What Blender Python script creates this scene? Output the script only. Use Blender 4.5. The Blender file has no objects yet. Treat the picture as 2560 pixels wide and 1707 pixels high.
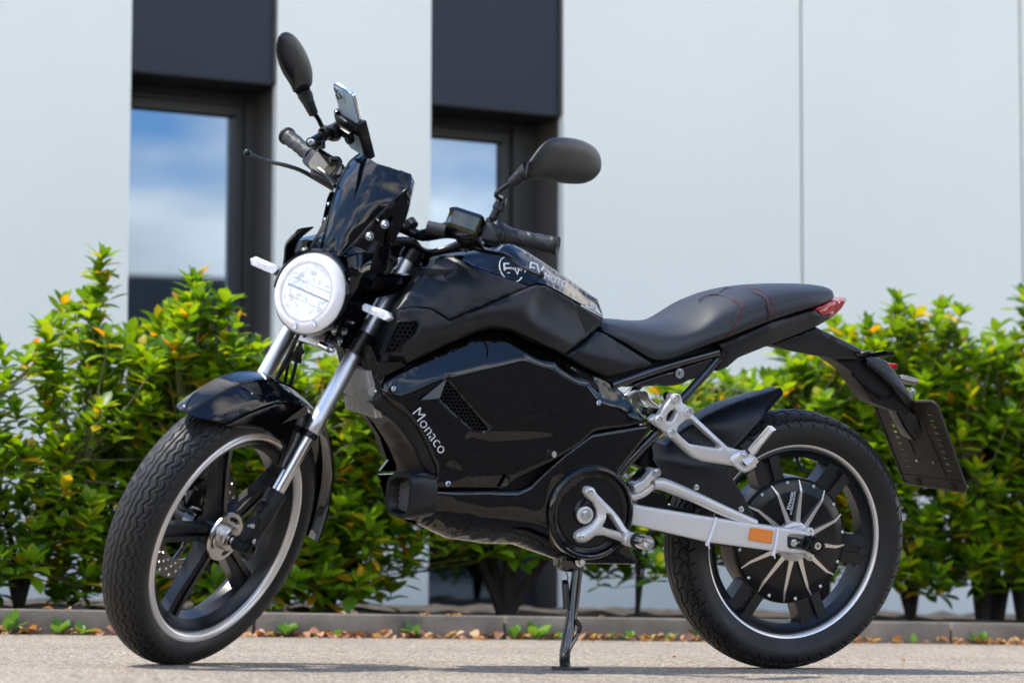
import bpy, bmesh, math, random
import numpy as np
from mathutils import Vector, Matrix
from mathutils.geometry import delaunay_2d_cdt
from mathutils.bvhtree import BVHTree
rnd = random.Random(7)
CLOUD = 4.6
R = math.radians
scn = bpy.context.scene
COL = scn.collection

# ---------------------------------------------------------------- camera
cam_d = bpy.data.cameras.new('camera')
cam = bpy.data.objects.new('camera', cam_d)
COL.objects.link(cam)
scn.camera = cam
cam_d.sensor_width = 36.0
cam_d.lens = 91.04
cam_d.clip_start = 0.05
cam_d.clip_end = 3000
_p, _r = 0.08878, 0.02148
_X = Matrix.Rotation(_p, 3, 'X')
_rt = _X @ Vector((math.cos(_r), 0, math.sin(_r)))
_up = _X @ Vector((-math.sin(_r), 0, math.cos(_r)))
_fw = _X @ Vector((0, 1, 0))
CAMPOS = Vector((-0.6141, -5.94137, 0.20455))
cam.matrix_world = Matrix(((_rt.x, _up.x, -_fw.x, CAMPOS.x), (_rt.y, _up.y, -_fw.y, CAMPOS.y), (_rt.z, _up.z, -_fw.z, CAMPOS.z), (0, 0, 0, 1)))
cam_d.dof.use_dof = True
cam_d.dof.focus_distance = 5.95
cam_d.dof.aperture_fstop = 3.6
cam_d.dof.aperture_blades = 9

# ---------------------------------------------------------------- sun and sky
SUN_EL, SUN_AZ = R(65), R(-102)          # azimuth measured from +Y towards +X
sun_dir = Vector((math.sin(SUN_AZ) * math.cos(SUN_EL), math.cos(SUN_AZ) * math.cos(SUN_EL), math.sin(SUN_EL)))
sd = bpy.data.lights.new('sun', 'SUN')
sd.energy = 2.2
sd.angle = R(0.53)
sd.color = (1.0, 0.95, 0.87)
so = bpy.data.objects.new('sun', sd)
COL.objects.link(so)
so.rotation_euler = sun_dir.to_track_quat('Z', 'Y').to_euler()
so.location = (0, 0, 20)

world = bpy.data.worlds.new('World')
scn.world = world
world.use_nodes = True
wn, wl = world.node_tree.nodes, world.node_tree.links
wn.clear()
w_out = wn.new('ShaderNodeOutputWorld')
w_bg = wn.new('ShaderNodeBackground')
w_bg.inputs['Strength'].default_value = 0.15
sky = wn.new('ShaderNodeTexSky')
sky.sky_type = 'NISHITA'
sky.sun_disc = False
sky.sun_elevation = SUN_EL
sky.sun_rotation = SUN_AZ
sky.altitude = 200
sky.air_density = 1.0
sky.dust_density = 0.3
sky.ozone_density = 1.6
geo_w = wn.new('ShaderNodeTexCoord')
sep = wn.new('ShaderNodeSeparateXYZ')
wl.new(geo_w.outputs['Generated'], sep.inputs[0])
# clouds on a flat layer: direction / height
mx_ = wn.new('ShaderNodeMath'); mx_.operation = 'MAXIMUM'; mx_.inputs[1].default_value = 0.0
wl.new(sep.outputs['Z'], mx_.inputs[0])
ad_ = wn.new('ShaderNodeMath'); ad_.operation = 'ADD'; ad_.inputs[1].default_value = 0.22
wl.new(mx_.outputs[0], ad_.inputs[0])
dv = wn.new('ShaderNodeVectorMath'); dv.operation = 'DIVIDE'
cmb = wn.new('ShaderNodeCombineXYZ')
for k in 'XYZ':
    wl.new(ad_.outputs[0], cmb.inputs[k])
wl.new(geo_w.outputs['Generated'], dv.inputs[0])
wl.new(cmb.outputs[0], dv.inputs[1])
cn = wn.new('ShaderNodeTexNoise')
cn.inputs['Scale'].default_value = 1.15
cn.inputs['Detail'].default_value = 8
cn.inputs['Roughness'].default_value = 0.56
cn.inputs['Distortion'].default_value = 0.25
offv = wn.new('ShaderNodeVectorMath'); offv.operation = 'ADD'; offv.inputs[1].default_value = (CLOUD, 0, 0)
wl.new(dv.outputs[0], offv.inputs[0])
wl.new(offv.outputs[0], cn.inputs['Vector'])
cr_ = wn.new('ShaderNodeValToRGB')
cr_.color_ramp.elements[0].position = 0.48
cr_.color_ramp.elements[1].position = 0.60
lowb = wn.new('ShaderNodeMapRange'); lowb.inputs['From Min'].default_value = .235; lowb.inputs['From Max'].default_value = .15; lowb.inputs['To Min'].default_value = -.01; lowb.inputs['To Max'].default_value = .10
wl.new(sep.outputs['Z'], lowb.inputs['Value'])
ladd = wn.new('ShaderNodeMath'); ladd.operation = 'ADD'
wl.new(cn.outputs['Fac'], ladd.inputs[0]); wl.new(lowb.outputs[0], ladd.inputs[1])
wl.new(ladd.outputs[0], cr_.inputs[0])
cn2 = wn.new('ShaderNodeTexNoise')
cn2.inputs['Scale'].default_value = 2.2
cn2.inputs['Detail'].default_value = 6
wl.new(dv.outputs[0], cn2.inputs['Vector'])
cc = wn.new('ShaderNodeValToRGB')
cc.color_ramp.elements[0].color = (5.2, 5.0, 4.8, 1)
cc.color_ramp.elements[1].color = (11.6, 10.7, 9.7, 1)
cc.color_ramp.elements[0].position = 0.3
cc.color_ramp.elements[1].position = 0.7
wl.new(cn2.outputs['Fac'], cc.inputs[0])
mixw = wn.new('ShaderNodeMix'); mixw.data_type = 'RGBA'
wl.new(cr_.outputs['Color'], mixw.inputs['Factor'])
tintn = wn.new('ShaderNodeVectorMath'); tintn.operation = 'MULTIPLY'; tintn.inputs[1].default_value = (.72, .87, 1.0)
wl.new(sky.outputs[0], tintn.inputs[0]); wl.new(tintn.outputs[0], mixw.inputs['A'])
wl.new(cc.outputs['Color'], mixw.inputs['B'])
wl.new(mixw.outputs['Result'], w_bg.inputs['Color'])
wl.new(w_bg.outputs[0], w_out.inputs[0])

scn.view_settings.view_transform = 'Standard'
scn.view_settings.look = 'None'
scn.view_settings.exposure = 1.42
scn.view_settings.gamma = 1
scn.view_settings.use_curve_mapping = False
scn.render.engine = 'CYCLES'
scn.cycles.max_bounces = 8
scn.cycles.transparent_max_bounces = 8
scn.cycles.sample_clamp_indirect = 6
scn.cycles.use_denoising = True

# ---------------------------------------------------------------- materials
def mat(name, base=(.5, .5, .5), rough=.5, metal=0., coat=0., spec=.5, noise=0., nscale=30., bump=0., bscale=200., trans=0., emis=None, estr=0., rvar=0., coatr=.03, ior=1.5, sheen=0., alpha=1.):
    m = bpy.data.materials.new(name)
    m.use_nodes = True
    nt = m.node_tree
    b = nt.nodes['Principled BSDF']
    b.inputs['Base Color'].default_value = (*base, 1)
    b.inputs['Roughness'].default_value = rough
    b.inputs['Metallic'].default_value = metal
    b.inputs['Coat Weight'].default_value = coat
    b.inputs['Coat Roughness'].default_value = coatr
    b.inputs['Specular IOR Level'].default_value = spec
    b.inputs['Transmission Weight'].default_value = trans
    b.inputs['IOR'].default_value = ior
    b.inputs['Sheen Weight'].default_value = sheen
    b.inputs['Alpha'].default_value = alpha
    if emis:
        b.inputs['Emission Color'].default_value = (*emis, 1)
        b.inputs['Emission Strength'].default_value = estr
    tc = nt.nodes.new('ShaderNodeTexCoord')
    if noise or rvar:
        n = nt.nodes.new('ShaderNodeTexNoise')
        n.inputs['Scale'].default_value = nscale
        n.inputs['Detail'].default_value = 7
        nt.links.new(tc.outputs['Object'], n.inputs['Vector'])
        if noise:
            r = nt.nodes.new('ShaderNodeMapRange')
            r.inputs['From Min'].default_value = .25
            r.inputs['From Max'].default_value = .75
            r.inputs['To Min'].default_value = 1 - noise
            r.inputs['To Max'].default_value = 1 + noise
            nt.links.new(n.outputs['Fac'], r.inputs['Value'])
            v = nt.nodes.new('ShaderNodeVectorMath'); v.operation = 'SCALE'
            v.inputs[0].default_value = base
            nt.links.new(r.outputs[0], v.inputs['Scale'])
            nt.links.new(v.outputs[0], b.inputs['Base Color'])
        if rvar:
            r = nt.nodes.new('ShaderNodeMapRange')
            r.inputs['From Min'].default_value = .3
            r.inputs['From Max'].default_value = .7
            r.inputs['To Min'].default_value = max(0, rough - rvar)
            r.inputs['To Max'].default_value = min(1, rough + rvar)
            nt.links.new(n.outputs['Fac'], r.inputs['Value'])
            nt.links.new(r.outputs[0], b.inputs['Roughness'])
    if bump:
        n2 = nt.nodes.new('ShaderNodeTexNoise')
        n2.inputs['Scale'].default_value = bscale
        n2.inputs['Detail'].default_value = 4
        nt.links.new(tc.outputs['Object'], n2.inputs['Vector'])
        bp = nt.nodes.new('ShaderNodeBump')
        bp.inputs['Strength'].default_value = 1
        bp.inputs['Distance'].default_value = bump
        nt.links.new(n2.outputs['Fac'], bp.inputs['Height'])
        nt.links.new(bp.outputs[0], b.inputs['Normal'])
    return m

M = {}
M['gloss'] = mat('gloss_black_paint', (.0015, .0015, .0018), .06, coat=.75, spec=.15, coatr=.012)
M['gloss_nav'] = mat('deep_gloss_black_paint', (.0015, .002, .0035), .05, coat=.5, spec=.15, coatr=.008)
M['satin'] = mat('satin_black_paint', (.004, .0045, .0055), .24, spec=.35, rvar=.05, nscale=20)
M['matte'] = mat('matte_black_plastic', (.0065, .0075, .0100), .42, spec=.38, noise=.12, nscale=12, bump=.00012, bscale=900, rvar=.05)
M['matte2'] = mat('dark_rough_plastic', (.006, .0062, .007), .5, spec=.3, noise=.2, nscale=25, bump=.00015, bscale=700, rvar=.06)
M['brownplastic'] = mat('brownish_black_plastic', (.028, .021, .016), .5, spec=.35, noise=.35, nscale=18, rvar=.1)  # plain brown tone; on the battery housing it stands in for light
M['rubber'] = mat('tyre_rubber', (.0085, .0085, .009), .52, spec=.4, noise=.45, nscale=14, rvar=.12, bump=.0002, bscale=500)
M['grip'] = mat('grip_rubber', (.012, .0135, .016), .45, spec=.4, noise=.15, bump=.0001, bscale=600)
M['leather'] = mat('black_seat_vinyl', (.0075, .009, .012), .5, spec=.5, bump=.00014, bscale=420, rvar=.04, nscale=9)
M['silver'] = mat('silver_painted_casting', (.60, .585, .56), .38, metal=.4, noise=.03, nscale=20)
M['silverarm'] = mat('silver_painted_swingarm', (.62, .605, .58), .40, metal=.2, noise=.03, nscale=5)
M['alu'] = mat('machined_aluminium', (.66, .64, .61), .30, metal=1., noise=.02, nscale=6)
M['rimlip'] = mat('polished_rim_lip', (.74, .71, .67), .30, metal=.55, noise=.02, nscale=4)
M['chrome'] = mat('chrome', (.66, .66, .67), .2, metal=1., rvar=.04, nscale=40)
M['tube'] = mat('anodised_fork_tube', (.58, .59, .60), .38, metal=1., rvar=.03, nscale=15)
M['zinc'] = mat('zinc_bolt', (.62, .66, .68), .22, metal=1., noise=.1, nscale=90)
M['blacksteel'] = mat('black_painted_steel', (.006, .007, .009), .16, coat=.7, rvar=.05, nscale=30)
M['wheelblack'] = mat('satin_black_wheel', (.006, .0075, .010), .32, spec=.4, rvar=.08, nscale=16, noise=.3)
M['void'] = mat('shadowed_plastic', (.004, .004, .005), .6)
M['disc'] = mat('drilled_steel_disc', (.30, .27, .25), .32, metal=.95, noise=.15, nscale=50)
M['red'] = mat('red_lens', (.36, .003, .008), .12, coat=.35, spec=.3)
M['stitch'] = mat('red_thread', (.17, .012, .018), .7)
M['orange'] = mat('amber_reflector', (.75, .20, .01), .18, coat=1., noise=.12, nscale=260, bump=.0006, bscale=330)
M['whiteprint'] = mat('white_print', (.80, .82, .84), .45)
M['ziptie'] = mat('white_nylon', (.74, .74, .80), .45)
M['lens_white'] = mat('clear_signal_lens', (.42, .43, .45), .3, coat=.5, noise=.35, nscale=220, bump=.0012, bscale=350)
M['phoneglass'] = mat('pale_blue_phone_back', (.36, .47, .60), .30, coat=.5)
M['phoneedge'] = mat('phone_steel_band', (.75, .78, .82), .12, metal=1.)
M['lensglass'] = mat('camera_glass', (.004, .004, .006), .04, coat=1.)
M['fluid'] = mat('brake_fluid_window', (.035, .032, .012), .05, coat=1., noise=.9, nscale=30)
M['mirrorglass'] = mat('mirror_glass', (.8, .82, .84), .02, metal=1.)
M['lamp_ring'] = mat('lit_halo_ring', (.42, .42, .45), .3, coat=.3, emis=(.95, .95, 1.0), estr=.11)
M['lamp_in'] = mat('lit_reflector', (.62, .65, .68), .16, metal=.9, emis=(.93, .97, 1.0), estr=.19)
M['lamp_bar'] = mat('lamp_divider', (.34, .36, .40), .15, metal=.7)
M['lamp_lens'] = mat('clear_headlamp_cover', (1, 1, 1), .0, trans=1., ior=1.45)
M['fins'] = mat('raw_cast_fins', (.43, .42, .40), .45, metal=.8, noise=.2, nscale=60)

# building and ground materials
M['panel'] = mat('white_coated_panel', (.86, .86, .76), .42, noise=.035, nscale=.9, rvar=.08)
M['darkpanel'] = mat('anthracite_panel', (.014, .022, .036), .4, spec=.3, noise=.06, nscale=3)
M['frame'] = mat('anthracite_window_frame', (.030, .032, .032), .4, noise=.1, nscale=4)
M['reveal'] = mat('bronze_reveal', (.085, .076, .068), .42, noise=.08, nscale=3)
M['soffit'] = mat('dark_soffit', (.012, .013, .014), .6)
M['joint'] = mat('panel_joint', (.30, .36, .38), .6)
M['glass'] = mat('tinted_mirror_glass', (.15, .195, .25), .015, metal=1., coat=.3, coatr=.0)

def ground_mat():
    m = bpy.data.materials.new('pale_aggregate_paving')
    m.use_nodes = True
    nt = m.node_tree; N = nt.nodes; L = nt.links
    b = N['Principled BSDF']
    tc = N.new('ShaderNodeTexCoord')
    v = N.new('ShaderNodeTexVoronoi'); v.inputs['Scale'].default_value = 170; v.inputs['Randomness'].default_value = 1
    L.new(tc.outputs['Object'], v.inputs['Vector'])
    sx = N.new('ShaderNodeSeparateColor'); L.new(v.outputs['Color'], sx.inputs[0])
    r = N.new('ShaderNodeValToRGB')
    e = r.color_ramp.elements
    e[0].position = 0; e[0].color = (.035, .029, .023, 1)
    e[1].position = 1; e[1].color = (.60, .50, .38, 1)
    for p, c in ((.18, (.145, .116, .086)), (.45, (.295, .24, .178)), (.8, (.385, .317, .24))):
        q = e.new(p); q.color = (*c, 1)
    L.new(sx.outputs[0], r.inputs[0])
    n = N.new('ShaderNodeTexNoise'); n.inputs['Scale'].default_value = 1.7; n.inputs['Detail'].default_value = 6
    L.new(tc.outputs['Object'], n.inputs['Vector'])
    mr = N.new('ShaderNodeMapRange'); mr.inputs['From Min'].default_value = .3; mr.inputs['From Max'].default_value = .7
    mr.inputs['To Min'].default_value = .86; mr.inputs['To Max'].default_value = 1.1
    L.new(n.outputs['Fac'], mr.inputs['Value'])
    sc = N.new('ShaderNodeVectorMath'); sc.operation = 'SCALE'
    L.new(r.outputs['Color'], sc.inputs[0]); L.new(mr.outputs[0], sc.inputs['Scale'])
    # larger scattered dark and pale stones
    v3 = N.new('ShaderNodeTexVoronoi'); v3.inputs['Scale'].default_value = 85
    L.new(tc.outputs['Object'], v3.inputs['Vector'])
    s3 = N.new('ShaderNodeSeparateColor'); L.new(v3.outputs['Color'], s3.inputs[0])
    g1 = N.new('ShaderNodeMath'); g1.operation = 'GREATER_THAN'; g1.inputs[1].default_value = .86; L.new(s3.outputs[1], g1.inputs[0])
    l1 = N.new('ShaderNodeMath'); l1.operation = 'LESS_THAN'; l1.inputs[1].default_value = .32; L.new(v3.outputs['Distance'], l1.inputs[0])
    ml = N.new('ShaderNodeMath'); ml.operation = 'MULTIPLY'; L.new(g1.outputs[0], ml.inputs[0]); L.new(l1.outputs[0], ml.inputs[1])
    m2 = N.new('ShaderNodeMath'); m2.operation = 'MULTIPLY'; m2.inputs[1].default_value = .75; L.new(ml.outputs[0], m2.inputs[0])
    r3 = N.new('ShaderNodeValToRGB'); r3.color_ramp.elements[0].color = (.07, .065, .06, 1); r3.color_ramp.elements[1].color = (.6, .57, .52, 1)
    r3.color_ramp.interpolation = 'CONSTANT'; r3.color_ramp.elements[1].position = .55
    L.new(s3.outputs[2], r3.inputs[0])
    mix = N.new('ShaderNodeMix'); mix.data_type = 'RGBA'
    L.new(m2.outputs[0], mix.inputs['Factor']); L.new(sc.outputs[0], mix.inputs['A']); L.new(r3.outputs['Color'], mix.inputs['B'])
    L.new(mix.outputs['Result'], b.inputs['Base Color'])
    b.inputs['Roughness'].default_value = .85
    bp = N.new('ShaderNodeBump'); bp.inputs['Distance'].default_value = .007; bp.inputs['Strength'].default_value = .9; bp.invert = True
    v2 = N.new('ShaderNodeTexVoronoi'); v2.inputs['Scale'].default_value = 150
    L.new(tc.outputs['Object'], v2.inputs['Vector'])
    L.new(v2.outputs['Distance'], bp.inputs['Height'])
    L.new(bp.outputs[0], b.inputs['Normal'])
    return m
M['ground'] = ground_mat()
M['kerb'] = mat('weathered_concrete', (.19, .16, .125), .85, noise=.35, nscale=9, bump=.003, bscale=120)
M['soil'] = mat('dark_soil', (.06, .045, .032), .95, noise=.5, nscale=14, bump=.01, bscale=40)
M['bark'] = mat('brown_bark', (.018, .014, .011), .85, noise=.4, nscale=30, bump=.002, bscale=90)
M['twig'] = mat('green_brown_twig', (.10, .10, .04), .7, noise=.3, nscale=40)

def leaf_mat(name, cols, rough=.33, tr=.35):
    m = bpy.data.materials.new(name)
    m.use_nodes = True
    nt = m.node_tree; N = nt.nodes; L = nt.links
    b = N['Principled BSDF']; out = N['Material Output']
    oi = N.new('ShaderNodeObjectInfo'); ge = N.new('ShaderNodeNewGeometry')
    ad = N.new('ShaderNodeMath'); ad.operation = 'ADD'
    L.new(oi.outputs['Random'], ad.inputs[0]); L.new(ge.outputs['Random Per Island'], ad.inputs[1])
    fr = N.new('ShaderNodeMath'); fr.operation = 'FRACT'; L.new(ad.outputs[0], fr.inputs[0])
    r = N.new('ShaderNodeValToRGB')
    els = r.color_ramp.elements
    els[0].position = cols[0][0]; els[0].color = (*cols[0][1], 1)
    els[1].position = cols[-1][0]; els[1].color = (*cols[-1][1], 1)
    for p, c in cols[1:-1]:
        q = els.new(p); q.color = (*c, 1)
    L.new(fr.outputs[0], r.inputs[0])
    L.new(r.outputs['Color'], b.inputs['Base Color'])
    b.inputs['Roughness'].default_value = rough
    t = N.new('ShaderNodeBsdfTranslucent')
    hs = N.new('ShaderNodeVectorMath'); hs.operation = 'MULTIPLY'; hs.inputs[1].default_value = (1.9, 1.5, .6)
    L.new(r.outputs['Color'], hs.inputs[0]); L.new(hs.outputs[0], t.inputs['Color'])
    mx = N.new('ShaderNodeMixShader'); mx.inputs[0].default_value = tr
    L.new(b.outputs[0], mx.inputs[1]); L.new(t.outputs[0], mx.inputs[2])
    L.new(mx.outputs[0], out.inputs['Surface'])
    return m
M['leaf'] = leaf_mat('glossy_evergreen_leaf', [(0, (.045, .125, .006)), (.3, (.095, .21, .008)), (.6, (.165, .31, .010)), (.86, (.25, .40, .012)), (.935, (.32, .34, .012)), (.97, (.55, .38, .015)), (1, (.55, .25, .02))], .40, .5)
M['weed'] = leaf_mat('weed_leaf', [(0, (.06, .17, .03)), (.5, (.10, .24, .04)), (1, (.16, .30, .03))], .5, .4)
M['deadleaf'] = leaf_mat('dry_leaf', [(0, (.16, .07, .04)), (.35, (.34, .16, .08)), (.7, (.48, .26, .14)), (.88, (.50, .38, .22)), (1, (.55, .36, .04))], .7, .25)
M['farleaf'] = leaf_mat('far_tree_leaf', [(0, (.02, .05, .012)), (1, (.06, .10, .02))], .6, .3)

# ---------------------------------------------------------------- mesh helpers
def frame_from(axis, ref=None):
    a = Vector(axis).normalized()
    r = Vector(ref) if ref is not None else (Vector((0, 0, 1)) if abs(a.z) < .9 else Vector((1, 0, 0)))
    x = (r - a * r.dot(a)).normalized()
    y = a.cross(x)
    return x, y, a

class MB:
    """collects geometry and links it as one mesh object"""
    def __init__(self):
        self.v = []; self.f = []
    def add(self, vs, fs):
        o = len(self.v)
        self.v += [tuple(p) for p in vs]
        self.f += [tuple(i + o for i in f) for f in fs]
        return self
    def box(self, c, s, rot=None, bev=0.):
        bm = bmesh.new()
        bmesh.ops.create_cube(bm, size=1)
        for v in bm.verts:
            v.co = Vector((v.co.x * s[0], v.co.y * s[1], v.co.z * s[2]))
        if bev:
            bmesh.ops.bevel(bm, geom=list(bm.edges), offset=bev, segments=2, affect='EDGES', profile=.6)
        rm = rot if rot is not None else Matrix.Identity(3)
        c = Vector(c)
        bm.verts.index_update()
        self.add([c + rm @ v.co for v in bm.verts], [[v.index for v in f.verts] for f in bm.faces])
        bm.free()
        return self
    def lathe(self, c, axis, prof, seg=24, a0=0., a1=2 * math.pi, ref=None):
        """prof: list of (distance along axis, radius)"""
        x, y, a = frame_from(axis, ref)
        c = Vector(c)
        full = abs(a1 - a0 - 2 * math.pi) < 1e-6
        n = seg if full else seg + 1
        vs = []; fs = []
        for (d, r) in prof:
            for k in range(n):
                t = a0 + (a1 - a0) * k / seg
                vs.append(c + a * d + (x * math.cos(t) + y * math.sin(t)) * r)
        for i in range(len(prof) - 1):
            for k in range(seg):
                k2 = (k + 1) % n
                fs.append((i * n + k, i * n + k2, (i + 1) * n + k2, (i + 1) * n + k))
        return self.add(vs, fs)
    def cyl(self, p, q, r, seg=16, bev=0., r2=None):
        p = Vector(p); q = Vector(q); L = (q - p).length
        r2 = r if r2 is None else r2
        b = bev or min(r, L) * .08
        return self.lathe(p, q - p, [(0, 1e-5), (0, r - b), (b, r), (L - b, r2), (L, r2 - b), (L, 1e-5)], seg)
    def sphere(self, c, r, seg=14, sc=(1, 1, 1)):
        vs = []; fs = []; h = seg // 2
        for i in range(h + 1):
            for k in range(seg):
                t = math.pi * i / h; p = 2 * math.pi * k / seg
                vs.append((c[0] + r * sc[0] * math.sin(t) * math.cos(p), c[1] + r * sc[1] * math.sin(t) * math.sin(p), c[2] + r * sc[2] * math.cos(t)))
        for i in range(h):
            for k in range(seg):
                fs.append((i * seg + k, i * seg + (k + 1) % seg, (i + 1) * seg + (k + 1) % seg, (i + 1) * seg + k))
        return self.add(vs, fs)
    def tube(self, pts, r, seg=10, smooth=3, flat=None, ref=None):
        """tube along a spline; r a number or list per control point; flat: (sx, sy) section scale"""
        P = [Vector(p) for p in pts]
        rs = r if isinstance(r, (list, tuple)) else [r] * len(P)
        if smooth and len(P) > 2:
            P, rs = catmull(P, smooth, rs)
        n = len(P)
        vs = []; fs = []
        tg = [(P[min(i + 1, n - 1)] - P[max(i - 1, 0)]).normalized() for i in range(n)]
        x, y, a = frame_from(tg[0], ref)
        for i in range(n):
            x = (x - tg[i] * x.dot(tg[i])).normalized()
            y = tg[i].cross(x)
            for k in range(seg):
                t = 2 * math.pi * k / seg
                fx, fy = flat or (1, 1)
                vs.append(P[i] + (x * math.cos(t) * fx + y * math.sin(t) * fy) * rs[i])
        for i in range(n - 1):
            for k in range(seg):
                fs.append((i * seg + k, i * seg + (k + 1) % seg, (i + 1) * seg + (k + 1) % seg, (i + 1) * seg + k))
        fs.append(tuple(range(seg))[::-1]); fs.append(tuple(range((n - 1) * seg, n * seg)))
        return self.add(vs, fs)
    def loft(self, rows, nu=0, nv=0, close=False, thick=0., caps=False):
        """rows: equal-length lists of points; optional catmull refinement; thick: solidify inward"""
        G = [[Vector(p) for p in r] for r in rows]
        if nu:
            G = [catmull(r, nu, closed=close)[0] for r in G]
        if nv:
            cols = list(zip(*G))
            cols = [catmull(list(c), nv)[0] for c in cols]
            G = [list(r) for r in zip(*cols)]
        nr, nc = len(G), len(G[0])
        vs = [p for r in G for p in r]
        fs = []
        for i in range(nr - 1):
            for k in range(nc if close else nc - 1):
                fs.append((i * nc + k, i * nc + (k + 1) % nc, (i + 1) * nc + (k + 1) % nc, (i + 1) * nc + k))
        if caps:
            fs.append(tuple(range(nc))[::-1]); fs.append(tuple(range((nr - 1) * nc, nr * nc)))
        if thick:
            bm = bmesh.new()
            bv = [bm.verts.new(p) for p in vs]
            for f in fs:
                try: bm.faces.new([bv[i] for i in f])
                except ValueError: pass
            bm.normal_update()
            bmesh.ops.recalc_face_normals(bm, faces=bm.faces)
            bmesh.ops.solidify(bm, geom=list(bm.faces), thickness=thick)
            bm.verts.index_update()
            self.add([v.co for v in bm.verts], [[v.index for v in f.verts] for f in bm.faces])
            bm.free()
            return self
        return self.add(vs, fs)
    def mirror(self):
        o = len(self.v)
        self.v += [(x, -y, z) for x, y, z in self.v]
        self.f += [tuple(i + o for i in reversed(f)) for f in self.f]
        return self
    def mesh(self, name, smooth=True, angle=38):
        me = bpy.data.meshes.new(name)
        me.from_pydata(self.v, [], self.f)
        me.update()
        if smooth:
            me.polygons.foreach_set('use_smooth', [True] * len(me.polygons))
            me.set_sharp_from_angle(angle=R(angle))
        return me
    def obj(self, name, material, parent=None, mw=None, smooth=True, angle=38, fix=True):
        me = self.mesh(name, smooth, angle)
        if fix:
            bm = bmesh.new(); bm.from_mesh(me)
            bmesh.ops.recalc_face_normals(bm, faces=bm.faces)
            bm.to_mesh(me); bm.free()
            if smooth:
                me.set_sharp_from_angle(angle=R(angle))
        me.materials.append(material)
        o = bpy.data.objects.new(name, me)
        COL.objects.link(o)
        if parent is not None: o.parent = parent
        if mw is not None: o.matrix_local = mw
        return o

def catmull(P, n, rs=None, closed=False):
    P = [Vector(p) for p in P]
    m = len(P); out = []; ro = []
    rng = range(m) if closed else range(m - 1)
    for i in rng:
        if closed:
            a, b, c, d = P[i - 1], P[i], P[(i + 1) % m], P[(i + 2) % m]
        else:
            b, c = P[i], P[i + 1]
            a = P[i - 1] if i else b * 2 - c
            d = P[i + 2] if i + 2 < m else c * 2 - b
        for k in range(n):
            t = k / n
            out.append(.5 * ((2 * b) + (c - a) * t + (2 * a - 5 * b + 4 * c - d) * t * t + (3 * b - a - 3 * c + d) * t ** 3))
            if rs: ro.append(rs[i] * (1 - t) + rs[(i + 1) % m] * t)
    if not closed:
        out.append(P[-1])
        if rs: ro.append(rs[-1])
    return out, ro

def tag(o, label=None, cat=None, group=None, kind=None):
    if label: o['label'] = label
    if cat: o['category'] = cat
    if group: o['group'] = group
    if kind: o['kind'] = kind
    return o

def empty(name, loc=(0, 0, 0), mw=None):
    o = bpy.data.objects.new(name, None)
    COL.objects.link(o)
    o.empty_display_size = .1
    if mw is not None: o.matrix_world = mw
    else: o.location = loc
    return o

def pip(px, py, poly):
    """vectorised point in polygon"""
    inside = np.zeros(len(px), bool)
    n = len(poly)
    for i in range(n):
        x0, y0 = poly[i]; x1, y1 = poly[(i + 1) % n]
        if y0 == y1: continue
        c = ((y0 > py) != (y1 > py)) & (px < (x1 - x0) * (py - y0) / (y1 - y0) + x0)
        inside ^= c
    return inside

def segdist(px, py, poly, skip=None, closed=True):
    d = np.full(len(px), 1e9)
    n = len(poly)
    for i in range(n if closed else n - 1):
        if skip and skip(poly[i], poly[(i + 1) % n]): continue
        a = np.array(poly[i][:2]); b = np.array(poly[(i + 1) % n][:2]); ab = b - a
        L = max(ab @ ab, 1e-12)
        t = np.clip(((px - a[0]) * ab[0] + (py - a[1]) * ab[1]) / L, 0, 1)
        d = np.minimum(d, np.hypot(px - a[0] - t * ab[0], py - a[1] - t * ab[1]))
    return d

def chaikin(P, n):
    for _ in range(n):
        Q = []
        for i in range(len(P)):
            a = np.array(P[i]); b = np.array(P[(i + 1) % len(P)])
            Q += [tuple(a * .78 + b * .22), tuple(a * .22 + b * .78)]
        P = Q
    return P

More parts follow.
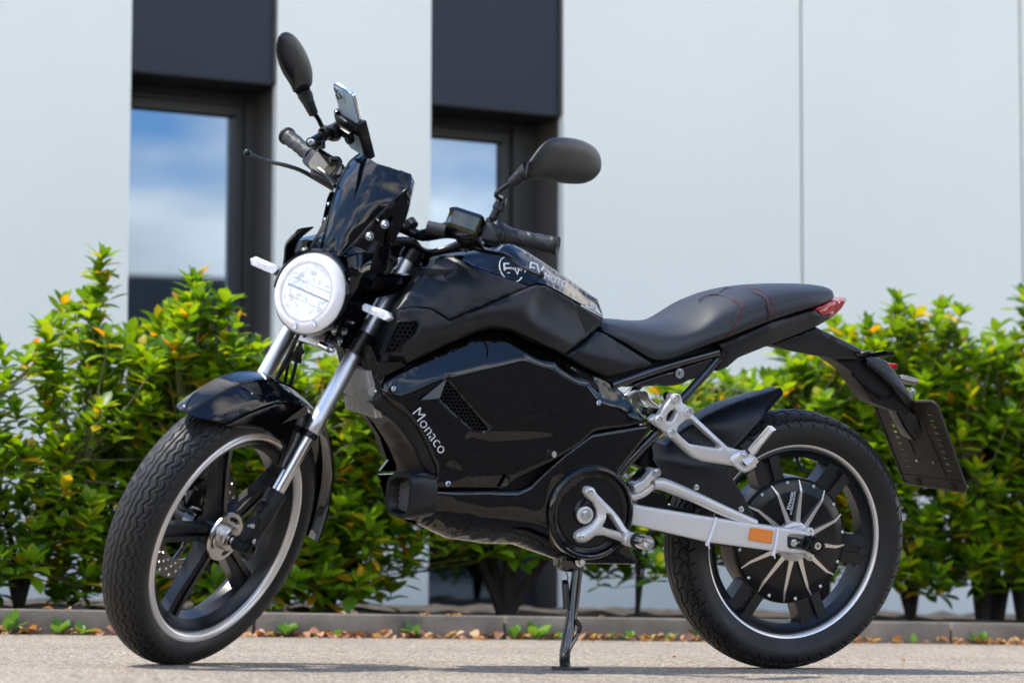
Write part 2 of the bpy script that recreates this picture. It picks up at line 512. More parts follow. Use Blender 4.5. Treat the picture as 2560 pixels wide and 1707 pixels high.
def skin(mb, bd, ins=(), creases=(), holes=(), res=.008, smooth=3, edge=.004, edge_w=None, thick=.015, rnd_n=0, sign=1, centre=.004, back=True):
    """a panel whose outline lies in (x, z) with its own depth y at every point: y negative = towards the kick-stand side.
    ins: extra depth points, creases: polylines of depth points, holes: closed loops cut out."""
    bd = [tuple(map(float, p)) for p in bd]
    if rnd_n: bd = chaikin(bd, rnd_n)
    holes = [chaikin([tuple(map(float, p)) for p in h], rnd_n) if rnd_n else [tuple(map(float, p)) for p in h] for h in holes]
    # coarse surface
    cp = []; ce = []
    def loop(P, closed=True):
        o = len(cp); cp.extend(P)
        for i in range(len(P) - (0 if closed else 1)):
            ce.append((o + i, o + (i + 1) % len(P)))
    loop(bd)
    for c in creases: loop([tuple(map(float, p)) for p in c], False)
    cp.extend([tuple(map(float, p)) for p in ins])
    A = np.array(cp)
    res_c = delaunay_2d_cdt([Vector((p[0], p[2])) for p in cp], ce, [], 0, 1e-6)
    cv = np.array([[v.x, v.y] for v in res_c[0]])
    cy = np.zeros(len(cv))
    for i, orig in enumerate(res_c[3]):
        if orig: cy[i] = A[orig[0], 1]
        else:
            d = np.hypot(A[:, 0] - cv[i, 0], A[:, 2] - cv[i, 1]); k = np.argsort(d)[:2]
            cy[i] = A[k, 1].mean()
    tris = [f for f in res_c[2] if len(f) == 3]
    def interp(px, py):
        out = np.full(len(px), np.nan)
        for t in tris:
            (x0, y0), (x1, y1), (x2, y2) = cv[t[0]], cv[t[1]], cv[t[2]]
            D = (y1 - y2) * (x0 - x2) + (x2 - x1) * (y0 - y2)
            if abs(D) < 1e-12: continue
            a = ((y1 - y2) * (px - x2) + (x2 - x1) * (py - y2)) / D
            b = ((y2 - y0) * (px - x2) + (x0 - x2) * (py - y2)) / D
            c = 1 - a - b
            m = (a > -1e-6) & (b > -1e-6) & (c > -1e-6)
            out[m] = a[m] * cy[t[0]] + b[m] * cy[t[1]] + c[m] * cy[t[2]]
        bad = np.isnan(out)
        if bad.any():
            for j in np.where(bad)[0]:
                d = np.hypot(A[:, 0] - px[j], A[:, 2] - py[j]); out[j] = A[d.argmin(), 1]
        return out
    # fine outline
    def resample(P):
        o = []
        for i in range(len(P)):
            a = np.array(P[i]); b = np.array(P[(i + 1) % len(P)])
            L = np.hypot(b[0] - a[0], b[2] - a[2]); k = max(1, int(round(L / res)))
            for j in range(k): o.append(tuple(a + (b - a) * j / k))
        return o
    fb = resample(bd); fh = [resample(h) for h in holes]
    b2 = [(p[0], p[2]) for p in fb]; h2 = [[(p[0], p[2]) for p in h] for h in fh]
    xs = [p[0] for p in b2]; zs = [p[1] for p in b2]
    gx, gz = [], []
    row = 0; z = min(zs)
    while z < max(zs):
        x = min(xs) + (res / 2 if row % 2 else 0)
        while x < max(xs):
            gx.append(x); gz.append(z); x += res
        z += res * .87; row += 1
    gx = np.array(gx); gz = np.array(gz)
    # rings of points that follow the outline, so that a rounded edge stays even
    ewr = edge_w or edge
    rx_, rz_ = [], []
    if edge:
        for L_ in [b2] + h2:
            n_ = len(L_)
            for i in range(n_):
                a = L_[i - 1]; c = L_[(i + 1) % n_]; tx, tz = c[0] - a[0], c[1] - a[1]; l = math.hypot(tx, tz)
                if l < 1e-9: continue
                for sd in (-1, 1):
                    for q in (.12, .40, 1.0):
                        rx_.append(L_[i][0] - tz / l * sd * ewr * q); rz_.append(L_[i][1] + tx / l * sd * ewr * q)
        rx_, rz_ = np.array(rx_), np.array(rz_)
        qs = np.tile(np.array([.12, .40, 1.0]), len(rx_) // 3) * ewr
        dd = segdist(rx_, rz_, b2)
        ok = pip(rx_, rz_, b2)
        for h in h2:
            ok &= ~pip(rx_, rz_, h); dd = np.minimum(dd, segdist(rx_, rz_, h))
        ok &= dd > qs * .93
        rx_, rz_ = rx_[ok], rz_[ok]
    if len(gx):
        mn = max(res * .45, (ewr * 1.0 + res * .35) if edge else 0)
        ok = pip(gx, gz, b2) & (segdist(gx, gz, b2) > mn)
        for h in h2: ok &= ~pip(gx, gz, h) & (segdist(gx, gz, h) > mn)
        gx, gz = gx[ok], gz[ok]
    gx = np.concatenate([gx, rx_]); gz = np.concatenate([gz, rz_])
    pts = list(b2); ed = [(i, (i + 1) % len(b2)) for i in range(len(b2))]
    for h in h2:
        o = len(pts); pts += h; ed += [(o + i, o + (i + 1) % len(h)) for i in range(len(h))]
    nb = len(pts)
    pts += list(zip(gx.tolist(), gz.tolist()))
    r2 = delaunay_2d_cdt([Vector(p) for p in pts], ed, [], 0, 1e-7)
    V = np.array([[v.x, v.y] for v in r2[0]])
    T = np.array([f for f in r2[2] if len(f) == 3])
    cen = V[T].mean(axis=1)
    keep = pip(cen[:, 0], cen[:, 1], b2)
    for h in h2: keep &= ~pip(cen[:, 0], cen[:, 1], h)
    T = T[keep]
    Y = interp(V[:, 0], V[:, 1])
    inv = {}
    for i, orig in enumerate(r2[3]):
        for q in orig: inv[q] = i
    allb = fb + [p for h in fh for p in h]
    bset = np.zeros(len(V), bool)
    for q in range(nb):
        Y[inv[q]] = allb[q][1]; bset[inv[q]] = True
    # laplacian smoothing of depth
    E = np.concatenate([T[:, [0, 1]], T[:, [1, 2]], T[:, [2, 0]]]); E = np.concatenate([E, E[:, ::-1]])
    cnt = np.bincount(E[:, 0], minlength=len(V)).astype(float); cnt[cnt == 0] = 1
    for _ in range(smooth):
        s = np.bincount(E[:, 0], weights=Y[E[:, 1]], minlength=len(V)) / cnt
        Y = np.where(bset, Y, Y * .35 + s * .65)
    # rounded edge
    ew = edge_w or edge
    if edge:
        sk = lambda p, q: abs(p[2]) < centre and abs(q[2]) < centre
        d = segdist(V[:, 0], V[:, 1], [(p[0], p[2], p[1]) for p in fb], sk)
        for h in fh: d = np.minimum(d, segdist(V[:, 0], V[:, 1], [(p[0], p[2], p[1]) for p in h]))
        t = np.clip(d / ew, 0, 1)
        off = edge * (1 - np.sqrt(np.clip(1 - (1 - t) ** 2, 0, 1)))
        Y = Y + off * sign
        if sign > 0: Y = np.minimum(Y, np.maximum(0, Y * 0))
    vs = [(V[i, 0], Y[i], V[i, 1]) for i in range(len(V))]
    fs = [tuple(t) for t in T]
    # side walls + back
    n0 = len(vs)
    idx = {}
    def backv(i):
        if i not in idx:
            yb = Y[i] + thick * sign
            if sign > 0 and Y[i] < 0: yb = min(yb, -1e-4)
            idx[i] = len(vs); vs.append((V[i, 0], yb, V[i, 1]))
        return idx[i]
    o = 0
    for L_ in [fb] + fh:
        for j in range(len(L_)):
            a = inv[o + j]; b = inv[o + (j + 1) % len(L_)]
            if abs(Y[a]) < centre and abs(Y[b]) < centre: continue
            if a == b: continue
            fs.append((a, b, backv(b), backv(a)))
        o += len(L_)
    if back and thick:
        for t in tris:
            pass
    return mb.add(vs, fs)

def grow(poly, d):
    c = np.mean(np.array([(q[0], q[2]) for q in poly]), axis=0); o = []
    for q in poly:
        v = np.array([q[0] - c[0], q[2] - c[1]]); l = np.hypot(*v); v = v * (l + d) / l
        o.append((c[0] + v[0], q[1], c[1] + v[1]))
    return o

def bolt(mb, p, axis, r, h=.004, sock=True, seg=14):
    """button-head bolt with a recessed centre"""
    pr = [(0, r), (h * .7, r * .98), (h, r * .7), (h, r * .42), (h * .35, r * .38), (h * .35, 1e-5)] if sock else [(0, r), (h * .5, r * .96), (h, r * .6), (h * 1.05, 1e-5)]
    return mb.lathe(p, axis, pr, seg)

def hexbolt(mb, p, axis, r, h=.006):
    mb.lathe(p, axis, [(0, r * 1.6), (.0015, r * 1.6), (.0015, r * .9)], 20)
    return mb.lathe(p, axis, [(.0015, r), (h * .85, r), (h, r * .82), (h, 1e-5)], 6)
# ---------------------------------------------------------------- ground, kerb, soil
K0 = Vector((-2.04404, 1.429629, 0)); KX = Vector((0.92078153, 0.39007868, 0)); KT = Vector((-0.39007868, 0.92078153, 0))
def K(s, t, z=0.):
    """place: s metres along the kerb, t metres behind its face, z up"""
    return K0 + KX * s + KT * t + Vector((0, 0, z))
KR = Matrix((KX, KT, Vector((0, 0, 1)))).transposed()

def sheet(name, pts, z, m, kind='structure'):
    mb = MB(); mb.add([(p[0], p[1], z) for p in pts], [tuple(range(len(pts)))])
    return tag(mb.obj(name, m, smooth=False, fix=False), kind=kind)
sheet('ground', [(-400, -400), (400, -400), (400, 400), (-400, 400)], -0.012, M['soil'])
sheet('paving', [K(-60, 0)[:2], K(-60, -70)[:2], K(60, -70)[:2], K(60, 0)[:2]], 0.0, M['ground'])

M['road'] = mat('dark_asphalt', (.050, .046, .041), .9, noise=.95, nscale=38, bump=.002, bscale=200)
sheet('road', [K(-60, -3.35)[:2], K(-60, -60)[:2], K(60, -60)[:2], K(60, -3.35)[:2]], 0.004, M['road'])  # unseen strip, added dark and speckled for what the gloss panels reflect
kerb = empty('kerb', K(0, 0)); tag(kerb, kind='structure')
for i in range(-5, 12):
    mb = MB(); mb.box(K(i * .8 + .35, .04, .026) - K0, (.792, .08, .088), KR, .006)
    o = mb.obj('kerb_stone', M['kerb'], kerb)
mb = MB()
nS, nT = 150, 14
vs = []
for i in range(nS + 1):
    for j in range(nT + 1):
        s = -3 + 12 * i / nS; t = .079 + (2.24 - .079) * j / nT
        z = .055 + (.014 * math.sin(i * 1.7 + j) + .018 * rnd.random() if 0 < j < nT else 0)
        vs.append(K(s, t, z))
mb.add(vs, [(i * (nT + 1) + j, (i + 1) * (nT + 1) + j, (i + 1) * (nT + 1) + j + 1, i * (nT + 1) + j + 1) for i in range(nS) for j in range(nT)])
tag(mb.obj('planting_bed', M['soil']), kind='structure')

# ---------------------------------------------------------------- building
def W(s, t, z):
    return K(s - .02 * z, 2.2 + t, z)
def wbox(mb, s0, s1, t0, t1, z0, z1, bev=0.):
    vs = [W(s, t, z) for z in (z0, z1) for t in (t0, t1) for s in (s0, s1)]
    mb.add(vs, [(0, 1, 3, 2), (4, 6, 7, 5), (0, 4, 5, 1), (2, 3, 7, 6), (0, 2, 6, 4), (1, 5, 7, 3)])
    return mb
HT = 3.15
bld = empty('building', K(1, 2.3)); tag(bld, 'low building clad in pale blue grey panels with two dark recessed windows', 'building')
binv = Matrix.Translation(-K(1, 2.3))
def bpart(mb, name, m, parent=None, **kw):
    p = parent or bld
    if p is bld:
        mb.v = [tuple(Vector(q) - K(1, 2.3)) for q in mb.v]
    else:
        mb.v = [tuple(Vector(q) - K(1, 2.3)) for q in mb.v]
    return mb.obj(name, m, p, smooth=False, **kw)
openings = [(.927, 1.508, 1.0, 1.43, 2.085, 1.992), (2.153, 2.732, 2.24, 2.59, 2.07, 1.985)]
edges = [-8.4, -5.08, -2.02, -.92]
solid = [(-6.2, -4.0), (-4.0, -2.9), (-2.9, -1.8), (-1.8, -.69), (-.69, .421), (.421, .927), (1.508, 2.153), (2.732, 3.842), (3.842, 4.951), (4.951, 6.06), (6.06, 7.17), (7.17, 8.28), (8.28, 10.5)]
for a, b in solid:
    g = .006 if b - a > .7 else .0005
    bpart(wbox(MB(), a + (.006 if a > 2.8 else .0005), b - (.006 if b > 2.8 else .0005), 0, .05, .05, HT), 'wall_panel', M['panel'])
mb = MB()
segs = [(-6.2, .925), (1.51, 2.151), (2.734, 10.5)]
for a, b in segs: wbox(mb, a, b, .052, .06, .05, HT)
bpart(mb, 'joint_strip', M['joint'])
mb = MB()
wbox(mb, -6.2, 10.5, .62, 5.0, .02, HT)
for a, b in segs: wbox(mb, a, b, .062, .618, .05, HT)
bpart(mb, 'wall_core', M['darkpanel'])
bpart(wbox(MB(), -6.22, 10.52, -.03, 5.02, HT + .002, HT + .07), 'roof_edge', M['frame'])
for (a, b, ga, gb, zp, zg) in openings:
    w = bpart(wbox(MB(), a + .001, b - .012, .02, .30, zp, HT), 'header_panel', M['darkpanel'])
    bpart(wbox(MB(), b - .011, b + .001, .004, .05, zp, HT), 'header_trim', M['reveal'], w)
    fr = MB()
    wbox(fr, a, ga, .30, .36, .06, zp)                # left stile
    wbox(fr, gb, gb + .035, .300, .36, .06, zg)       # right stile, stepped
    wbox(fr, gb + .036, b, .27, .36, .06, zp)
    wbox(fr, ga + .001, gb + .034, .298, .36, zg + .001, zg + .04)
    wbox(fr, ga + .001, gb + .034, .285, .36, zg + .041, zp + .05)
    wbox(fr, ga + .001, gb - .001, .30, .36, .05, .088)
    f = bpart(fr, 'window', M['frame'])
    bpart(wbox(MB(), ga + .001, gb - .001, .335, .345, .089, zg), 'pane', M['glass'], f)
    bpart(wbox(MB(), b + .0005, b + .002, .051, .27, .06, zp), 'reveal', M['reveal'], f)
    bpart(wbox(MB(), a + .001, b - .001, .21, .29, .05, .062), 'sill', M['frame'], f)
    bpart(wbox(MB(), a - .002, a - .0005, .051, .30, .06, zp), 'reveal', M['reveal'], f)
    sof = MB(); wbox(sof, a + .001, b - .001, .021, .285, zp - .008, zp - .001)
    bpart(sof, 'soffit', M['soffit'], f)

# ---------------------------------------------------------------- shrubs
def leaf_mesh(name, w=.19, curl=.10, n=4, fold=.10):
    """leaf along +Y, unit length, upper side +Z"""
    vs = []; fs = []
    for i in range(n + 1):
        t = i / n
        hw = w * (math.sin(math.pi * min(1, t ** 1.2)) ** .7 if 0 < t < 1 else 0) + (.012 if t == 0 else 0)
        z = -curl * t * t * 1.4
        vs += [(-hw, t, z + hw * fold * 4 * .5), (0, t, z), (hw, t, z + hw * fold * 4 * .5)]
    for i in range(n):
        a = i * 3
        fs += [(a, a + 3, a + 4, a + 1), (a + 1, a + 4, a + 5, a + 2)]
    return vs, fs
LV = [leaf_mesh('', .23, .10, n=5), leaf_mesh('', .255, .22, n=5, fold=.2), leaf_mesh('', .205, -.02, n=5, fold=.14)]
def shared_leaf(i, m):
    mb = MB(); mb.add(*LV[i]); me = mb.mesh('leaf_%d' % i, True, 80); me.materials.append(m); return me
LEAFMESH = [shared_leaf(i, M['leaf']) for i in range(3)]
WEEDMESH = [shared_leaf(i, M['weed']) for i in range(3)]

top_line = [(-3, .9), (-.6, .85), (-.1, .80), (.144, .86), (.22, .84), (.29, .90), (.345, 1.10), (.375, 1.10), (.43, .92), (.54, .92), (.629, 1.06), (.70, .97), (.80, .93), (.883, .90), (1.0, .84), (1.1, .84), (1.3, .82), (1.6, .78), (2.0, .76), (2.31, .80), (2.45, .90), (2.6, .84), (2.85, .94), (2.95, 1.0), (3.067, 1.07), (3.185, 1.14), (3.25, 1.06), (3.366, 1.13), (3.5, 1.0), (3.62, .98), (3.718, 1.20), (3.9, 1.1), (4.4, 1.12), (7, 1.1)]
bot_line = [(-3, .12), (.9, .10), (1.30, .11), (1.42, .16), (1.5, .27), (2.05, .29), (2.3, .27), (3.0, .27), (3.2, .17), (3.5, .17), (3.6, .2), (7, .15)]
def lerp(tab, x):
    return float(np.interp(x, [a for a, b in tab], [b for a, b in tab]))

def rotm(yv, zv):
    y = Vector(yv).normalized(); z = Vector(zv); z = (z - y * z.dot(y)).normalized(); x = y.cross(z)
    return Matrix((x, y, z)).transposed()

def shrub(s0, half, tc, label, seed, ntip=150, trunk=None, top=None, bot=None, stem_r=.012, shoots=()):
    ntip = int(ntip * 1.5) if ntip > 20 else ntip
    r = random.Random(seed)
    base = K(s0, tc, .05)
    root = empty('shrub', base)
    tag(root, label, 'shrub', 'evergreen shrubs along the wall')
    tips = []
    tries = 0
    while len(tips) < ntip and tries < 6000:
        tries += 1
        ds = r.gauss(0, half * .62)
        if abs(ds) > half * 1.35: continue
        s = s0 + ds
        t = tc + r.uniform(-.30, .30)
        tp = top(s) if top else lerp(top_line, s)
        bt = bot(s) if bot else lerp(bot_line, s)
        z = bt + (tp - bt) * r.random() ** .8
        # thin towards the outside so that the outline stays ragged
        if top is None and z > tp - .10 - abs(t - tc) * .5 and r.random() < .35: continue
        p = K(s, t, z)
        if .245 < s < .315 and .58 < z < .95: continue
        if .10 < s < .30 and .56 < z < .70: continue
        if any((p - q).length < .05 for q in tips[-60:]): continue
        tips.append(p)
    for (ss, zt) in shoots:
        z = zt - .32
        while z < zt:
            tips.append(K(ss + r.uniform(-.018, .018) * (1 + (zt - z) * 4), tc - .12 + r.uniform(-.03, .03), z)); z += .042
    st = MB()
    trunks = trunk or [(0, 0)]
    hub = []
    for (ox, oz) in trunks:
        b0 = K(s0 + ox, tc + oz, .045)
        n = r.randint(3, 4) if len(trunks) > 1 else r.randint(5, 7)
        for k in range(n):
            d = Vector((0, 0, 0))
            wide = stem_r > .02
            e = K(s0 + ox + r.uniform(-half, half) * .75, tc + oz + r.uniform(-.2, .2), lerp(bot_line, s0) + r.uniform(.25, .6))
            if wide: e = K(s0 + ox + half * (k / (n - 1) * 2 - 1) * (.9 if len(trunks) == 1 else .4), tc + oz + r.uniform(-.15, .15), r.uniform(.42, .6))
            m = b0.lerp(e, .45) + Vector((r.uniform(-.03, .03), r.uniform(-.03, .03), .07))
            st.tube([b0, b0.lerp(m, .5) + Vector((0, 0, .02)), m, e], [stem_r, stem_r * .8, stem_r * .6, stem_r * .3], 7, 3)
            hub += [b0.lerp(m, .7), m, m.lerp(e, .35), m.lerp(e, .7), e]
    st.v = [tuple(Vector(q) - base) for q in st.v]
    st.obj('stem', M['bark'], root)
    tw = MB()
    leaves = []
    for p in tips:
        h = min(hub, key=lambda q: (q - p).length + max(0, q.z - p.z) * 2)
        out = (p - K(s0, tc, p.z * .55)); 
        ax = (out.normalized() * .55 + Vector((0, 0, 1)) + Vector((r.uniform(-.3, .3), r.uniform(-.3, .3), 0))).normalized()
        if (p - h).length < .5:
            tw.tube([h, h.lerp(p, .5) - Vector((0, 0, .02)), p - ax * .03, p], [.004, .003, .0025, .002], 4, 2)
        nl = r.randint(7, 11)
        x, y, a = frame_from(ax)
        for lay, (cnt, ang, off) in enumerate(((3, 18, .0), (nl - 3, 45, -.006), (5, 66, -.026), (3, 85, -.05))):
            ph = r.uniform(0, 6.3)
            for k in range(cnt):
                t = ph + 2 * math.pi * k / cnt + r.uniform(-.25, .25)
                an = R(ang + r.uniform(-14, 14))
                rad = x * math.cos(t) + y * math.sin(t)
                d = ax * math.cos(an) + rad * math.sin(an)
                nrm = ax * math.sin(an) - rad * math.cos(an)
                L = r.uniform(.048, .086) * (.75 if lay == 0 else 1)
                leaves.append((p + ax * off, d, nrm, L, r.randrange(3)))
    tw.v = [tuple(Vector(q) - base) for q in tw.v]
    tw.obj('twigs', M['twig'], root)['kind'] = 'stuff'
    leaves.sort(key=lambda q: (q[0] - CAMPOS).length + (0 if q[0].z > .15 else .2) + r.uniform(0, .12))
    for (p, d, nrm, L, k) in leaves[:270]:
        o = bpy.data.objects.new('leaf', LEAFMESH[k]); COL.objects.link(o); o.parent = root
        o.matrix_local = Matrix.Translation(p - base) @ (rotm(d, nrm) * L).to_4x4()
    rest = MB()
    for (p, d, nrm, L, k) in leaves[270:]:
        m = rotm(d, nrm) * L
        q0 = p - base
        vs, fs = LV[k]
        rest.add([q0 + m @ Vector(v) for v in vs], fs)
    if rest.v:
        o = rest.obj('foliage', M['leaf'], root, fix=False, angle=80); o['kind'] = 'stuff'
    return root

shrub(-.42, .36, .52, 'leafy green shrub cut by the left edge of the picture', 1, 120)
shrub(.16, .30, .50, 'green shrub at far left with loose open branches over pale wall', 2, 95, shoots=[(.19, .93)])
shrub(.50, .26, .60, 'green shrub with one tall thin shoot rising against the pale wall', 3, 140, shoots=[(.362, 1.17)])
shrub(.80, .26, .50, 'green shrub in front of the left window, above the front tyre', 4, 150, shoots=[(.632, 1.11), (.735, 1.04)])
shrub(1.16, .24, .52, 'dense green shrub seen between the fork and the bike body', 5, 170)
shrub(1.76, .34, .50, 'shrub with dark forked trunk visible under the belly of the bike', 6, 150, trunk=[(0, 0)], stem_r=.0205)
shrub(2.19, .035, .40, 'small lone sapling behind the gap between kickstand and rear wheel', 7, 7, top=lambda s: .30, bot=lambda s: .20, stem_r=.006)
shrub(2.52, .27, .55, 'green shrub behind the seat and rear hugger', 8, 160)
shrub(2.98, .27, .52, 'green shrub behind the rear wheel with yellow tips', 9, 175, shoots=[(3.067, 1.11)])
shrub(3.32, .24, .52, 'tall shrub right of the number plate bracket', 10, 175, shoots=[(3.19, 1.20), (3.36, 1.18)])
shrub(3.70, .27, .50, 'tall shrub with thick dark trunks near the right edge', 11, 180, trunk=[(-.10, 0), (-.02, .03), (.06, -.02)], stem_r=.0225, shoots=[(3.72, 1.25), (3.60, 1.05)])
shrub(4.22, .30, .52, 'shrub just outside the right edge of the picture', 12, 110)
# low skirts of foliage reaching the soil on the left
# ---------------------------------------------------------------- weeds along the kerb
def weed(s, t, size, n, seed, label):
    r = random.Random(seed)
    base = K(s, t, 0.002)
    root = empty('weed', base); tag(root, label, 'weed', 'small weeds growing along the kerb')
    for k in range(n):
        a = 2 * math.pi * k / n + r.uniform(-.3, .3); el = R(r.uniform(25, 75))
        d = Vector((math.cos(a) * math.cos(el), math.sin(a) * math.cos(el) * .6, math.sin(el)))
        nrm = Vector((-math.cos(a) * math.sin(el), -math.sin(a) * math.sin(el), math.cos(el)))
        L = size * r.uniform(.7, 1.1)
        o = bpy.data.objects.new('leaf', WEEDMESH[r.randrange(3)]); COL.objects.link(o); o.parent = root
        m = rotm(d, nrm)
        o.matrix_local = Matrix.Translation(d * .004) @ (Matrix((m.col[0] * 1.45, m.col[1], m.col[2])).transposed() * L).to_4x4()
WD = [(.02, .07, 7, 'yellow green weed at the left edge of the kerb'), (.165, .05, 7, 'low broad leaved weed on the kerb left of the front tyre'),
      (.225, .045, 5, 'small weed just left of the front tyre, nearest to it'), (.845, .055, 7, 'weed at the kerb right behind the front tyre'), (1.0, .03, 4, 'tiny weed between front tyre and kickstand'),
      (1.24, .05, 5, 'narrow weed at the kerb left of the kickstand, standing alone'), (1.57, .045, 5, 'weed among brown leaves left of the kickstand'), (1.645, .06, 7, 'tallest weed left of the kickstand'),
      (1.72, .03, 4, 'tiny weed close to the kickstand spring'), (1.90, .03, 4, 'tiny weed right of the kickstand foot'), (1.96, .035, 5, 'small weed between kickstand and rear wheel'), (2.10, .035, 4, 'small weed left of the rear tyre, lower one'),
      (2.235, .085, 6, 'upright weed at the kerb close to the rear tyre'), (2.30, .05, 6, 'broad weed partly hidden by the rear tyre'), (2.99, .03, 4, 'small pale weed at the kerb right of the rear wheel'), (3.245, .045, 7, 'weed on the kerb at the far right')]
for i, (s, sz, n, lb) in enumerate(WD):
    weed(s, -.022, sz, n, 50 + i, lb)

# ---------------------------------------------------------------- dry leaves in the gutter
r = random.Random(5)
litter = MB()
for i in range(1500):
    s = r.uniform(-2, 8)
    if r.random() < .35 + .25 * math.sin(s * 5): continue
    t = -abs(r.gauss(0, .028)) - .004
    z = r.uniform(.003, .022) * (1 if t > -.05 else .4)
    if i % 47 == 0: t = -r.uniform(.1, 2.2); z = .004
    if i % 31 == 0: t = r.uniform(.01, .09); z = .076
    d = Vector((r.uniform(-1, 1), r.uniform(-1, 1), r.uniform(-.25, .45))); nrm = Vector((r.uniform(-.6, .6), r.uniform(-.6, .6), 1))
    m = rotm(d, nrm) * r.uniform(.018, .042) * (.5 if i % 47 == 0 else 1)
    vs, fs = LV[1]
    p = K(s, t, z)
    w = r.uniform(1, 1.7)
    litter.add([p + m @ Vector((v[0] * w, v[1] - .5, v[2] * 1.6)) for v in vs], fs)
tag(litter.obj('leaf_litter', M['deadleaf'], fix=False, angle=80), 'dry brown and orange leaves gathered along the kerb', 'dry leaves', kind='stuff')

# ---------------------------------------------------------------- the far side of the street, behind the photographer
op = MB(); op.box((25.6, -30.4, 2.9), (64, 7, 5.9), Matrix.Rotation(R(38.5), 3, 'Z'))
o = op.obj('low_block', mat('dark_render', (.07, .075, .08), .8, noise=.2, nscale=.4), smooth=False)
tag(o, 'long low dark building across the street behind the photographer', 'building')
TREE_LABEL = ['nearest street tree across the road, narrow crown', 'wide street tree right of the narrow one across the road', 'street tree straight across the road', 'second wide street tree far to the right', 'street tree far behind the photographer', 'street tree behind the photographer on the left', 'farthest street tree on the right', 'leftmost street tree across the road']
def street_tree(x, y, h, cr, seed, n=1500, trunk_h=3.):
    r = random.Random(seed)
    root = empty('street_tree', (x, y, 0)); tag(root, TREE_LABEL[seed - 1], 'tree', 'street trees across the road')
    tr = MB()
    tr.tube([(0, 0, 0), (.1, .05, trunk_h * .6), (0, .1, trunk_h), (.1, 0, h * .7)], [.22, .17, .14, .06], 9)
    cen = []
    for k in range(16):
        a = r.uniform(0, 6.3); q = Vector((math.cos(a) * cr * r.uniform(.35, .9), math.sin(a) * cr * r.uniform(.35, .9), trunk_h + (h - trunk_h) * r.random() ** .8))
        tr.tube([(0, .1, trunk_h * r.uniform(.8, 1.3)), Vector((0, .1, trunk_h)).lerp(q, .5) + Vector((0, 0, .3)), q], [.09, .06, .02], 6)
        cen.append(q)
    tr.obj('trunk', M['bark'], root)
    cw = MB()
    for k in range(n):
        q = r.choice(cen) + Vector((r.gauss(0, cr * .22), r.gauss(0, cr * .22), r.gauss(0, .42)))
        m = rotm((r.uniform(-1, 1), r.uniform(-1, 1), r.uniform(-1, .3)), (r.uniform(-1, 1), r.uniform(-1, 1), 1)) * r.uniform(.16, .32)
        cw.add([q + m @ Vector(v) for v in LV[0][0]], LV[0][1])
    cw.obj('crown', M['farleaf'], root, fix=False)
for a in [(15.5, -6, 9.5, 2.4, 2), (5.0, -19, 6, 2.4, 3), (26, -9, 8, 3, 4), (0, -24, 6.5, 2.6, 5), (-7, -22, 7, 2.8, 6), (34, -12, 8, 3, 7), (-14, -20, 7, 3, 8)]:
    street_tree(*a)
# ================================================================ the motorcycle
BB = Matrix(((0.9140408767992231, -0.4023199994478758, 0.05165165616288465, 0), (0.4054653343503182, 0.9027097068260769, -0.14392028294220013, 0), (0.011275556761965148, 0.15249197764551256, 0.9882403850144297, 0.000754723), (0, 0, 0, 1)))
# bike space: x to the rear, y to the far side, z up.  steering space: x rearwards, y far side, z up along the steering axis
SS = Matrix(((0.7185495247659273, -0.5478386801704037, 0.4284382813986282, -1.3560152), (0.6063039329333115, 0.7952330104501438, 0, 0), (-0.3407082643087169, 0.2597638150311771, 0.9035710481374388, 0.2965554), (0, 0, 0, 1)))
bike = empty('electric_motorcycle', mw=BB)
tag(bike, 'black electric motorcycle leaning on its kickstand with its round headlight lit', 'motorcycle')
I4 = Matrix.Identity(4)

def BP(mb, name, m, parent=None, angle=38, **kw):
    return mb.obj(name, m, parent or bike, angle=angle, **kw)
def SP(mb, name, m, parent=None, angle=38, **kw):
    """part given in steering space"""
    if parent is None:
        return mb.obj(name, m, bike, mw=SS, angle=angle, **kw)
    return mb.obj(name, m, parent, angle=angle, **kw)

# ---------------------------------------------------------------- tyres
def tyre_mesh(Ro, half, rim_r, tread, nth, nph):
    """wheel space: axis along Y"""
    prof = []
    # section from near bead over the crown to the far bead
    crown = half * .93
    ph = []
    for j in range(nph + 1):
        t = -1 + 2 * j / nph
        ph.append(t)
    vs = []; fs = []
    circ = 2 * math.pi * Ro
    H = Ro - rim_r
    for i in range(nth):
        th = 2 * math.pi * i / nth
        s = circ * i / nth
        c, sn = math.cos(th), math.sin(th)
        for t in ph:
            a = t * 2.25                       # section angle
            if abs(a) < 1.35:
                y = half * math.sin(a) / math.sin(1.35) * .985
                r = Ro - (1 - math.cos(a)) * H * .52
            else:
                k = (abs(a) - 1.35) / .9
                y = math.copysign(half * (.985 + .035 * math.sin(min(1, k * 1.3) * math.pi) - .26 * k ** 2), a)
                r = Ro - (1 - math.cos(1.35)) * H * .52 - (H * .62) * k
            g = 0.
            if abs(a) < 1.5:
                g = tread(a / 1.4, s)
            r2 = r - g * math.cos(min(abs(a), 1.3)); y2 = y - math.copysign(g * math.sin(min(abs(a), 1.4)), a)
            vs.append((r2 * c, y2, r2 * sn))
    m = nph + 1
    for i in range(nth):
        i2 = (i + 1) % nth
        for j in range(nph):
            fs.append((i * m + j, i2 * m + j, i2 * m + j + 1, i * m + j + 1))
    return vs, fs
def tri(x):
    x = x - math.floor(x)
    return 4 * abs(x - .5) - 1
def sm(d, w, e=.35):
    k = (w - abs(d)) / (w * e)
    return 0. if k <= 0 else (1. if k >= 1 else k * k * (3 - 2 * k))
